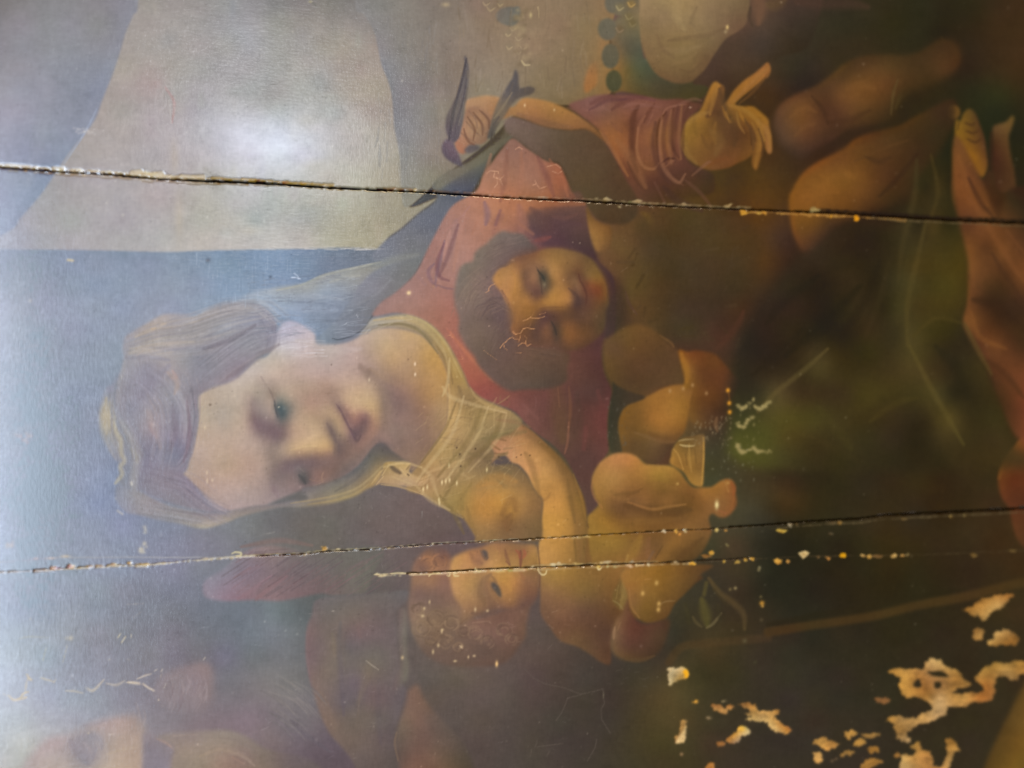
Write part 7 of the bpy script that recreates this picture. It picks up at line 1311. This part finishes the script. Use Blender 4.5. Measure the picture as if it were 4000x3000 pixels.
# ------------------------------------------------------------------ light on the panel: what the varnish reflects (GLOSS) and what the paint receives (LIT)
GX, GY = 16, 12
GLOSS = None
LIT = None
GLOSS = [0.079, 0.089, 0.102, 0.094, 0.102, 0.112, 0.125, 0.131, 0.140, 0.159, 0.164, 0.172, 0.156, 0.160, 0.165, 0.113, 0.113, 0.115, 0.070, 0.068, 0.066, 0.048, 0.045, 0.041, 0.037, 0.033, 0.029, 0.027, 0.024, 0.021, 0.020, 0.018, 0.015, 0.015, 0.014, 0.012, 0.012, 0.011, 0.009, 0.010, 0.009, 0.008, 0.009, 0.008, 0.007, 0.008, 0.007, 0.007, 0.118, 0.135, 0.159, 0.129, 0.141, 0.159, 0.181, 0.192, 0.206, 0.258, 0.268, 0.282, 0.259, 0.267, 0.278, 0.173, 0.177, 0.183, 0.088, 0.089, 0.090, 0.047, 0.046, 0.045, 0.030, 0.028, 0.026, 0.022, 0.020, 0.018, 0.016, 0.015, 0.013, 0.013, 0.012, 0.011, 0.010, 0.010, 0.009, 0.009, 0.008, 0.008, 0.008, 0.007, 0.007, 0.008, 0.007, 0.006, 0.171, 0.203, 0.242, 0.148, 0.167, 0.192, 0.184, 0.199, 0.217, 0.259, 0.271, 0.286, 0.281, 0.290, 0.303, 0.188, 0.193, 0.201, 0.092, 0.094, 0.097, 0.045, 0.045, 0.046, 0.027, 0.026, 0.026, 0.018, 0.018, 0.017, 0.014, 0.013, 0.012, 0.011, 0.010, 0.010, 0.009, 0.009, 0.008, 0.008, 0.008, 0.007, 0.007, 0.007, 0.007, 0.007, 0.007, 0.006, 0.256, 0.307, 0.373, 0.189, 0.220, 0.260, 0.179, 0.197, 0.222, 0.223, 0.236, 0.254, 0.231, 0.241, 0.254, 0.159, 0.165, 0.172, 0.081, 0.083, 0.086, 0.039, 0.040, 0.040, 0.025, 0.024, 0.023, 0.017, 0.016, 0.015, 0.012, 0.012, 0.012, 0.010, 0.009, 0.009, 0.008, 0.008, 0.008, 0.007, 0.007, 0.007, 0.007, 0.007, 0.006, 0.007, 0.006, 0.006, 0.319, 0.386, 0.471, 0.214, 0.254, 0.306, 0.152, 0.174, 0.203, 0.138, 0.150, 0.167, 0.127, 0.135, 0.146, 0.092, 0.096, 0.103, 0.055, 0.057, 0.061, 0.031, 0.032, 0.034, 0.019, 0.020, 0.021, 0.014, 0.014, 0.014, 0.011, 0.011, 0.011, 0.009, 0.009, 0.009, 0.008, 0.008, 0.007, 0.007, 0.007, 0.007, 0.007, 0.006, 0.006, 0.007, 0.006, 0.006, 0.357, 0.434, 0.532, 0.228, 0.274, 0.333, 0.141, 0.166, 0.198, 0.097, 0.110, 0.128, 0.074, 0.081, 0.091, 0.054, 0.058, 0.064, 0.036, 0.038, 0.042, 0.024, 0.025, 0.027, 0.016, 0.017, 0.018, 0.012, 0.012, 0.013, 0.010, 0.010, 0.010, 0.008, 0.008, 0.008, 0.007, 0.007, 0.007, 0.007, 0.007, 0.007, 0.007, 0.006, 0.006, 0.006, 0.006, 0.006, 0.372, 0.454, 0.558, 0.234, 0.284, 0.347, 0.133, 0.159, 0.192, 0.082, 0.096, 0.114, 0.054, 0.061, 0.071, 0.038, 0.043, 0.048, 0.026, 0.029, 0.032, 0.019, 0.020, 0.022, 0.015, 0.015, 0.016, 0.011, 0.012, 0.012, 0.009, 0.009, 0.009, 0.008, 0.008, 0.008, 0.007, 0.007, 0.007, 0.007, 0.006, 0.006, 0.006, 0.006, 0.006, 0.006, 0.006, 0.006, 0.378, 0.462, 0.568, 0.236, 0.287, 0.351, 0.133, 0.161, 0.195, 0.075, 0.089, 0.107, 0.045, 0.053, 0.062, 0.032, 0.036, 0.042, 0.022, 0.025, 0.028, 0.016, 0.017, 0.019, 0.012, 0.013, 0.014, 0.010, 0.011, 0.011, 0.008, 0.009, 0.009, 0.007, 0.007, 0.008, 0.007, 0.007, 0.007, 0.007, 0.006, 0.006, 0.007, 0.007, 0.006, 0.008, 0.007, 0.006, 0.370, 0.453, 0.556, 0.228, 0.277, 0.340, 0.128, 0.155, 0.189, 0.068, 0.081, 0.097, 0.042, 0.049, 0.058, 0.028, 0.031, 0.036, 0.022, 0.024, 0.026, 0.017, 0.018, 0.018, 0.013, 0.013, 0.013, 0.011, 0.011, 0.011, 0.009, 0.009, 0.009, 0.007, 0.007, 0.007, 0.008, 0.007, 0.007, 0.007, 0.007, 0.006, 0.007, 0.006, 0.006, 0.006, 0.006, 0.006, 0.349, 0.427, 0.525, 0.213, 0.259, 0.318, 0.115, 0.139, 0.170, 0.062, 0.074, 0.090, 0.036, 0.042, 0.050, 0.024, 0.027, 0.032, 0.017, 0.019, 0.022, 0.013, 0.014, 0.016, 0.010, 0.011, 0.012, 0.009, 0.009, 0.010, 0.008, 0.008, 0.008, 0.007, 0.007, 0.007, 0.006, 0.006, 0.006, 0.006, 0.006, 0.006, 0.006, 0.006, 0.006, 0.006, 0.006, 0.006, 0.302, 0.369, 0.455, 0.180, 0.219, 0.269, 0.096, 0.116, 0.141, 0.052, 0.062, 0.074, 0.032, 0.038, 0.045, 0.021, 0.024, 0.028, 0.015, 0.017, 0.019, 0.012, 0.013, 0.014, 0.009, 0.010, 0.011, 0.008, 0.008, 0.009, 0.007, 0.008, 0.008, 0.007, 0.007, 0.007, 0.006, 0.006, 0.006, 0.006, 0.006, 0.006, 0.007, 0.007, 0.007, 0.007, 0.007, 0.007, 0.227, 0.277, 0.341, 0.132, 0.159, 0.195, 0.072, 0.086, 0.105, 0.039, 0.047, 0.056, 0.025, 0.029, 0.034, 0.018, 0.020, 0.024, 0.013, 0.014, 0.016, 0.011, 0.012, 0.013, 0.009, 0.009, 0.010, 0.008, 0.008, 0.009, 0.007, 0.007, 0.008, 0.007, 0.007, 0.008, 0.007, 0.007, 0.007, 0.006, 0.006, 0.006, 0.007, 0.007, 0.007, 0.006, 0.006, 0.006]
LIT = [1.621, 1.832, 2.096, 1.594, 1.794, 2.043, 1.566, 1.757, 1.989, 1.535, 1.716, 1.934, 1.502, 1.671, 1.877, 1.470, 1.628, 1.821, 1.435, 1.579, 1.763, 1.404, 1.534, 1.704, 1.367, 1.485, 1.640, 1.330, 1.437, 1.578, 1.290, 1.387, 1.514, 1.249, 1.334, 1.448, 1.205, 1.280, 1.380, 1.159, 1.223, 1.311, 1.109, 1.165, 1.241, 1.057, 1.104, 1.169, 1.621, 1.841, 2.114, 1.588, 1.799, 2.054, 1.557, 1.757, 1.998, 1.530, 1.725, 1.949, 1.497, 1.682, 1.897, 1.466, 1.635, 1.838, 1.425, 1.580, 1.771, 1.393, 1.531, 1.709, 1.356, 1.482, 1.646, 1.317, 1.431, 1.582, 1.276, 1.380, 1.517, 1.233, 1.327, 1.450, 1.188, 1.271, 1.381, 1.139, 1.213, 1.311, 1.089, 1.153, 1.239, 1.038, 1.093, 1.167, 1.609, 1.836, 2.118, 1.571, 1.788, 2.055, 1.527, 1.731, 1.984, 1.483, 1.682, 1.918, 1.462, 1.657, 1.880, 1.428, 1.603, 1.818, 1.401, 1.562, 1.765, 1.380, 1.526, 1.713, 1.345, 1.479, 1.651, 1.304, 1.427, 1.585, 1.261, 1.373, 1.519, 1.218, 1.318, 1.451, 1.171, 1.262, 1.381, 1.122, 1.203, 1.310, 1.072, 1.143, 1.238, 1.018, 1.081, 1.165, 1.622, 1.855, 2.140, 1.585, 1.809, 2.076, 1.553, 1.766, 2.025, 1.515, 1.719, 1.963, 1.478, 1.673, 1.904, 1.443, 1.624, 1.846, 1.399, 1.564, 1.773, 1.349, 1.504, 1.701, 1.308, 1.449, 1.633, 1.262, 1.393, 1.563, 1.226, 1.346, 1.502, 1.180, 1.289, 1.432, 1.134, 1.233, 1.362, 1.095, 1.184, 1.301, 1.037, 1.116, 1.221, 0.984, 1.055, 1.149, 1.615, 1.856, 2.140, 1.582, 1.811, 2.086, 1.549, 1.767, 2.030, 1.518, 1.724, 1.977, 1.479, 1.674, 1.914, 1.436, 1.619, 1.847, 1.400, 1.569, 1.784, 1.362, 1.519, 1.720, 1.320, 1.467, 1.655, 1.278, 1.413, 1.588, 1.232, 1.357, 1.518, 1.187, 1.301, 1.449, 1.138, 1.243, 1.377, 1.088, 1.182, 1.305, 1.036, 1.121, 1.231, 0.983, 1.058, 1.158, 1.604, 1.848, 2.081, 1.573, 1.806, 2.087, 1.539, 1.758, 2.031, 1.509, 1.718, 1.979, 1.469, 1.666, 1.913, 1.430, 1.615, 1.850, 1.392, 1.565, 1.787, 1.350, 1.512, 1.720, 1.307, 1.459, 1.653, 1.263, 1.404, 1.585, 1.218, 1.349, 1.516, 1.171, 1.291, 1.446, 1.122, 1.231, 1.372, 1.071, 1.170, 1.300, 1.019, 1.108, 1.225, 0.965, 1.045, 1.151, 1.597, 1.843, 2.018, 1.564, 1.800, 2.085, 1.536, 1.760, 2.040, 1.501, 1.711, 1.978, 1.463, 1.660, 1.914, 1.422, 1.610, 1.850, 1.381, 1.558, 1.785, 1.338, 1.505, 1.718, 1.294, 1.450, 1.650, 1.250, 1.395, 1.582, 1.203, 1.339, 1.512, 1.155, 1.280, 1.441, 1.105, 1.219, 1.367, 1.055, 1.158, 1.293, 1.001, 1.096, 1.217, 0.947, 1.032, 1.143, 1.586, 1.836, 1.989, 1.559, 1.799, 2.091, 1.526, 1.754, 2.039, 1.492, 1.706, 1.977, 1.452, 1.655, 1.912, 1.410, 1.602, 1.846, 1.370, 1.551, 1.782, 1.326, 1.497, 1.715, 1.281, 1.441, 1.646, 1.235, 1.385, 1.577, 1.189, 1.328, 1.507, 1.140, 1.269, 1.434, 1.089, 1.208, 1.360, 1.035, 1.143, 1.282, 0.967, 1.065, 1.192, 0.899, 0.987, 1.101, 1.584, 1.832, 2.008, 1.551, 1.793, 2.090, 1.518, 1.746, 2.035, 1.479, 1.697, 1.972, 1.430, 1.635, 1.896, 1.391, 1.586, 1.834, 1.343, 1.527, 1.759, 1.301, 1.472, 1.692, 1.253, 1.415, 1.622, 1.206, 1.359, 1.553, 1.158, 1.301, 1.482, 1.107, 1.237, 1.405, 1.052, 1.170, 1.325, 0.998, 1.106, 1.249, 0.957, 1.056, 1.185, 0.910, 1.000, 1.119, 1.583, 1.835, 2.098, 1.546, 1.793, 2.092, 1.505, 1.738, 2.028, 1.472, 1.692, 1.969, 1.429, 1.637, 1.902, 1.386, 1.584, 1.835, 1.343, 1.531, 1.769, 1.297, 1.474, 1.699, 1.251, 1.417, 1.629, 1.203, 1.359, 1.558, 1.156, 1.302, 1.487, 1.105, 1.241, 1.413, 1.054, 1.179, 1.338, 1.002, 1.117, 1.263, 0.948, 1.054, 1.188, 0.907, 1.006, 1.131, 1.565, 1.819, 2.129, 1.528, 1.774, 2.073, 1.495, 1.730, 2.023, 1.458, 1.680, 1.961, 1.415, 1.625, 1.892, 1.370, 1.570, 1.825, 1.326, 1.516, 1.756, 1.281, 1.460, 1.687, 1.235, 1.403, 1.617, 1.187, 1.345, 1.546, 1.141, 1.289, 1.478, 1.086, 1.225, 1.399, 1.035, 1.162, 1.324, 0.983, 1.101, 1.251, 0.961, 1.072, 1.214, 0.903, 1.003, 1.131, 1.557, 1.815, 2.126, 1.529, 1.777, 2.082, 1.483, 1.719, 2.014, 1.444, 1.667, 1.949, 1.401, 1.612, 1.881, 1.356, 1.557, 1.813, 1.311, 1.501, 1.744, 1.264, 1.445, 1.674, 1.217, 1.387, 1.603, 1.168, 1.328, 1.530, 1.121, 1.271, 1.462, 1.080, 1.220, 1.397, 1.024, 1.155, 1.320, 0.972, 1.092, 1.243, 0.937, 1.050, 1.192, 0.855, 0.955, 1.081]



def srgb_lin(c):
    c = np.clip(c / 255.0, 0, 1)
    return np.where(c <= 0.04045, c / 12.92, ((c + 0.055) / 1.055) ** 2.4)


def table(t, X, Y):
    """bilinear look-up of a GY x GX x 3 table over the photograph"""
    t = np.asarray(t, float).reshape(GY, GX, 3)
    fx = np.clip(X / 4000.0 * GX - 0.5, 0, GX - 1.001)
    fy = np.clip(Y / 3000.0 * GY - 0.5, 0, GY - 1.001)
    ix, iy = fx.astype(int), fy.astype(int)
    ax, ay = (fx - ix)[..., None], (fy - iy)[..., None]
    return (t[iy, ix] * (1 - ax) + t[iy, ix + 1] * ax) * (1 - ay) + (t[iy + 1, ix] * (1 - ax) + t[iy + 1, ix + 1] * ax) * ay


STEP = 0.00076
NU, NV = int((U1 - U0) / STEP) + 1, int((V1 - V0) / STEP) + 1
uu, vv = np.meshgrid(np.linspace(U0, U1, NU), np.linspace(V0, V1, NV))
px, py = to_px(uu, vv)
bx, by = np.clip((px - BX) * S - 0.5, 0, BW - 1.001), np.clip((py - BY) * S - 0.5, 0, BH - 1.001)


def sample(a):
    ix, iy = bx.astype(int), by.astype(int)
    fx, fy = bx - ix, by - iy
    if a.ndim == 3:
        fx, fy = fx[..., None], fy[..., None]
    return (a[iy, ix] * (1 - fx) + a[iy, ix + 1] * fx) * (1 - fy) + (a[iy + 1, ix] * (1 - fx) + a[iy + 1, ix + 1] * fx) * fy


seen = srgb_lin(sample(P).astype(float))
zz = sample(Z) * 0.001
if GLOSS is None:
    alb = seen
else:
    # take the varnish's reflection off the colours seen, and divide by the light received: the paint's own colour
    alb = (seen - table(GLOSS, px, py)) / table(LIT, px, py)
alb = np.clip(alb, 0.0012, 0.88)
lab = LAB[np.clip((by + 0.5).astype(int), 0, BH - 1), np.clip((bx + 0.5).astype(int), 0, BW - 1)]


# ------------------------------------------------------------------ materials
def nodes(m):
    m.use_nodes = True
    nt = m.node_tree
    return nt, nt.nodes['Principled BSDF']


def paint_material(name, rough, spec, bump, coat=0.0):
    m = bpy.data.materials.new(name)
    nt, b = nodes(m)
    at = nt.nodes.new('ShaderNodeAttribute')
    at.attribute_name = 'pigment'
    nt.links.new(at.outputs['Color'], b.inputs['Base Color'])
    b.inputs['Specular IOR Level'].default_value = spec
    tc = nt.nodes.new('ShaderNodeTexCoord')

    def noise(scale, sx, sy, detail):
        mp = nt.nodes.new('ShaderNodeMapping')
        mp.inputs['Scale'].default_value = (sx, sy, 1)
        nt.links.new(tc.outputs['Object'], mp.inputs['Vector'])
        n = nt.nodes.new('ShaderNodeTexNoise')
        n.inputs['Scale'].default_value = scale
        n.inputs['Detail'].default_value = detail
        nt.links.new(mp.outputs['Vector'], n.inputs['Vector'])
        return n.outputs['Fac']

    def madd(a, k, b_):
        q = nt.nodes.new('ShaderNodeMath')
        q.operation = 'MULTIPLY_ADD'
        nt.links.new(a, q.inputs[0])
        q.inputs[1].default_value = k
        if b_ is None:
            q.inputs[2].default_value = 0
        else:
            nt.links.new(b_, q.inputs[2])
        return q.outputs[0]

    h = madd(noise(420, 1, 1, 4), 0.9, None)          # grainy crust
    h = madd(noise(300, 3.0, 0.5, 2), 0.7, h)         # upright brush marks
    h = madd(noise(260, 0.4, 2.6, 2), 0.6, h)         # marks along the boards
    h = madd(noise(45, 1, 1, 2), 0.5, h)              # slow waves of the panel
    bp = nt.nodes.new('ShaderNodeBump')
    bp.inputs['Strength'].default_value = bump
    bp.inputs['Distance'].default_value = 0.0005
    nt.links.new(h, bp.inputs['Height'])
    if coat:
        b.inputs['Coat Weight'].default_value = coat
        b.inputs['Coat Roughness'].default_value = 0.22
        nt.links.new(bp.outputs['Normal'], b.inputs['Coat Normal'])
    else:
        nt.links.new(bp.outputs['Normal'], b.inputs['Normal'])
    rr = madd(noise(30, 1, 1, 3), 0.10, None)
    q = nt.nodes.new('ShaderNodeMath')
    q.operation = 'ADD'
    nt.links.new(rr, q.inputs[0])
    q.inputs[1].default_value = rough - 0.05
    nt.links.new(q.outputs[0], b.inputs['Roughness'])
    return m


M_PAINT = paint_material('varnished_oil_paint', 0.34, 0.8, 0.4, 0.35)
M_GROUND = paint_material('bare_chalk_ground', 0.75, 0.25, 0.6)
M_GAP = paint_material('dirty_joint', 0.95, 0.0, 0.3)


def wood_material():
    m = bpy.data.materials.new('old_poplar')
    nt, b = nodes(m)
    tc = nt.nodes.new('ShaderNodeTexCoord')
    mp = nt.nodes.new('ShaderNodeMapping')
    mp.inputs['Scale'].default_value = (6, 120, 40)
    n = nt.nodes.new('ShaderNodeTexNoise')
    n.inputs['Scale'].default_value = 1.4
    n.inputs['Detail'].default_value = 5
    rp = nt.nodes.new('ShaderNodeValToRGB')
    rp.color_ramp.elements[0].color = (0.030, 0.018, 0.010, 1)
    rp.color_ramp.elements[1].color = (0.11, 0.065, 0.032, 1)
    nt.links.new(tc.outputs['Object'], mp.inputs['Vector'])
    nt.links.new(mp.outputs['Vector'], n.inputs['Vector'])
    nt.links.new(n.outputs['Fac'], rp.inputs['Fac'])
    nt.links.new(rp.outputs['Color'], b.inputs['Base Color'])
    b.inputs['Roughness'].default_value = 0.8
    return m


def wall_material():
    m = bpy.data.materials.new('plaster')
    nt, b = nodes(m)
    n = nt.nodes.new('ShaderNodeTexNoise')
    n.inputs['Scale'].default_value = 9
    rp = nt.nodes.new('ShaderNodeValToRGB')
    rp.color_ramp.elements[0].color = (0.10, 0.09, 0.08, 1)
    rp.color_ramp.elements[1].color = (0.15, 0.135, 0.12, 1)
    nt.links.new(n.outputs['Fac'], rp.inputs['Fac'])
    nt.links.new(rp.outputs['Color'], b.inputs['Base Color'])
    b.inputs['Roughness'].default_value = 0.9
    return m


# ------------------------------------------------------------------ objects
root = bpy.data.objects.new('panel_painting', None)
COL.objects.link(root)
root.matrix_world = PANEL_M
root['label'] = 'old cracked oil painting on wooden boards of a woman with children, turned on its side'
root['category'] = 'painting'


def link(name, me, mat, parent, label=None, kind=None):
    o = bpy.data.objects.new(name, me)
    COL.objects.link(o)
    me.materials.append(mat)
    o.parent = parent
    if label:
        o['label'] = label
    if kind:
        o['kind'] = kind
    return o


flab = np.maximum(np.maximum(lab[:-1, :-1], lab[1:, :-1]), np.maximum(lab[:-1, 1:], lab[1:, 1:]))
flab = LAB[np.clip(((by[:-1, :-1] + by[1:, 1:]) / 2 + .5).astype(int), 0, BH - 1), np.clip(((bx[:-1, :-1] + bx[1:, 1:]) / 2 + .5).astype(int), 0, BW - 1)]
co = np.stack([uu, vv, zz], -1).reshape(-1, 3).astype(np.float32)
colv = np.concatenate([alb, np.ones(alb.shape[:2] + (1,))], -1).reshape(-1, 4).astype(np.float32)
gid = np.arange(NU * NV).reshape(NV, NU)
quads = np.stack([gid[:-1, :-1], gid[:-1, 1:], gid[1:, 1:], gid[1:, :-1]], -1)


def sheet(name, sel):
    """The faces of one painted figure as one mesh"""
    q = quads[sel]
    ids, inv = np.unique(q.ravel(), return_inverse=True)
    n = len(q)
    me = bpy.data.meshes.new(name)
    me.vertices.add(len(ids))
    me.vertices.foreach_set('co', co[ids].ravel())
    me.loops.add(n * 4)
    me.loops.foreach_set('vertex_index', inv.astype(np.int32).ravel())
    me.polygons.add(n)
    me.polygons.foreach_set('loop_start', np.arange(0, n * 4, 4, dtype=np.int32))
    me.polygons.foreach_set('use_smooth', np.ones(n, bool))
    me.update(calc_edges=True)
    at = me.color_attributes.new('pigment', 'FLOAT_COLOR', 'POINT')
    at.data.foreach_set('color', colv[ids].ravel())
    return me


LABELS = {
    'painted_backdrop': 'dark ground behind the figures, veiled blue-grey at the left',
    'painted_sky': 'pale beige sky with a sparkling reflection on the varnish',
    'painted_curtain': 'grey-blue curtain in the upper left corner',
    'painted_landscape': 'grey-brown hills behind the bird',
    'painted_woman': 'painted woman with braided brown hair in a cream bodice, head towards the left',
    'painted_boy': 'painted dark-haired child in a red robe with one hand spread open',
    'painted_baby': 'painted curly-haired baby reaching an arm across to the woman',
    'painted_child': 'lit knee and ochre cloth of a shadowed child',
    'painted_bird': 'painted swallow with one wing raised, held above the red robe',
    'painted_old_man': 'pale face of a bearded old man at the lower left',
    'painted_cloth': 'pale rounded cloth bundle at the top',
    'painted_bush': 'dark green bush with round leaves',
    'painted_drapery': 'folds of reddish brown drapery at the right',
    'painted_garment': 'brown garment in shadow',
    'painted_wing': 'dull red feathered wing along the lower joint',
    'painted_hand': 'yellowish hand holding drapery at the right edge',
    'painted_arm': 'reddish brown arm at the lower centre',
    'painted_leaf': 'round grey-green leaf at the top edge',
}
parts = {}
order = sorted(range(len(NAMES)), key=lambda i: NAMES[i].count('/'))
for i in order:
    nm = NAMES[i]
    sel = flab == i
    if not sel.any():
        continue
    bits = [q.split('#')[0] for q in nm.split('/')]
    loss_ = bits[0] == 'paint_loss'
    if len(bits) == 2 and bits[0] not in parts:
        e = bpy.data.objects.new(bits[0], None)
        COL.objects.link(e)
        e.parent = root
        parts[bits[0]] = e
        if bits[0] in LABELS:
            e['label'] = LABELS[bits[0]]
    par = root if len(bits) == 1 else parts[bits[0]]
    if nm == 'paint_loss':
        o = link('paint_chip', sheet('paint_chip', sel), M_PAINT, root, 'small pale chips of lost paint along the open joints, some with painted orange glints', 'stuff')
        continue
    if nm == 'open_joint':
        link(nm, sheet(nm, sel), M_GAP, root, 'dark open joints between the boards', 'stuff')
        continue
    o = link(bits[-1], sheet(bits[-1], sel), M_GROUND if loss_ else M_PAINT, par, LABELS.get(nm))
    if len(bits) == 1 and not loss_:
        parts[bits[0]] = o

# the boards that carry the paint: each its own plank, with an open joint between neighbours
M_WOOD = wood_material()
TH = 0.020


def board(top, bot):
    """A plank between two curves (lists of (u, v)), 20 mm thick"""
    n = len(top)
    v = [(a, b, -0.0007) for a, b in top] + [(a, b, -0.0007) for a, b in bot]
    v += [(a, b, -TH) for a, b in top] + [(a, b, -TH) for a, b in bot]
    f = []
    for i in range(n - 1):
        f.append((i, n + i, n + i + 1, i + 1))
        f.append((2 * n + i, 2 * n + i + 1, 3 * n + i + 1, 3 * n + i))
        f.append((i, i + 1, 2 * n + i + 1, 2 * n + i))
        f.append((n + i, 3 * n + i, 3 * n + i + 1, n + i + 1))
    f.append((0, 2 * n, 3 * n, n))
    f.append((n - 1, 2 * n - 1, 4 * n - 1, 3 * n - 1))
    me = bpy.data.meshes.new('plank')
    me.from_pydata(v, [], f)
    me.update()
    link('plank', me, M_WOOD, root)


US = np.linspace(U0, U1, 25)


def curve(j, d):
    p = JOINTS[j]
    a, b = to_uv(p[:, 0], p[:, 1])
    o = np.argsort(a)
    return [(u, float(np.interp(u, a[o], b[o])) + d) for u in US]


GAP = 0.0016
flat = lambda v: [(u, v) for u in US]
board(flat(V1), curve(0, GAP))
board(curve(0, -GAP), curve(1, GAP))
c3 = curve(2, 0)
ul = to_uv(1460, 2245)[0]
board([(u, b - GAP) for u, b in curve(1, 0)], [(u, (b + GAP) if u > ul else curve(1, -GAP)[i][1] - 0.0006 - 0.03 * max(0, (u - U0) / (ul - U0))) for i, (u, b) in enumerate(c3)])
board([(u, (b - GAP) if u > ul else curve(1, -GAP)[i][1] - 0.0022 - 0.03 * max(0, (u - U0) / (ul - U0))) for i, (u, b) in enumerate(c3)], flat(V0))

# plaster wall behind the panel
wm = bpy.data.meshes.new('wall')
a = Vector((0, DIST, 0)) - AX_N * 0.045
w4 = [a + AX_U * x + AX_V * y for x, y in ((-2.2, -1.5), (2.2, -1.5), (2.2, 1.6), (-2.2, 1.6))]
w8 = w4 + [p - AX_N * 0.12 for p in w4]
wm.from_pydata([tuple(p) for p in w8], [], [(0, 1, 2, 3), (7, 6, 5, 4), (0, 4, 5, 1), (1, 5, 6, 2), (2, 6, 7, 3), (3, 7, 4, 0)])
wm.update()
wo = bpy.data.objects.new('wall', wm)
COL.objects.link(wo)
wm.materials.append(wall_material())
wo['kind'] = 'structure'
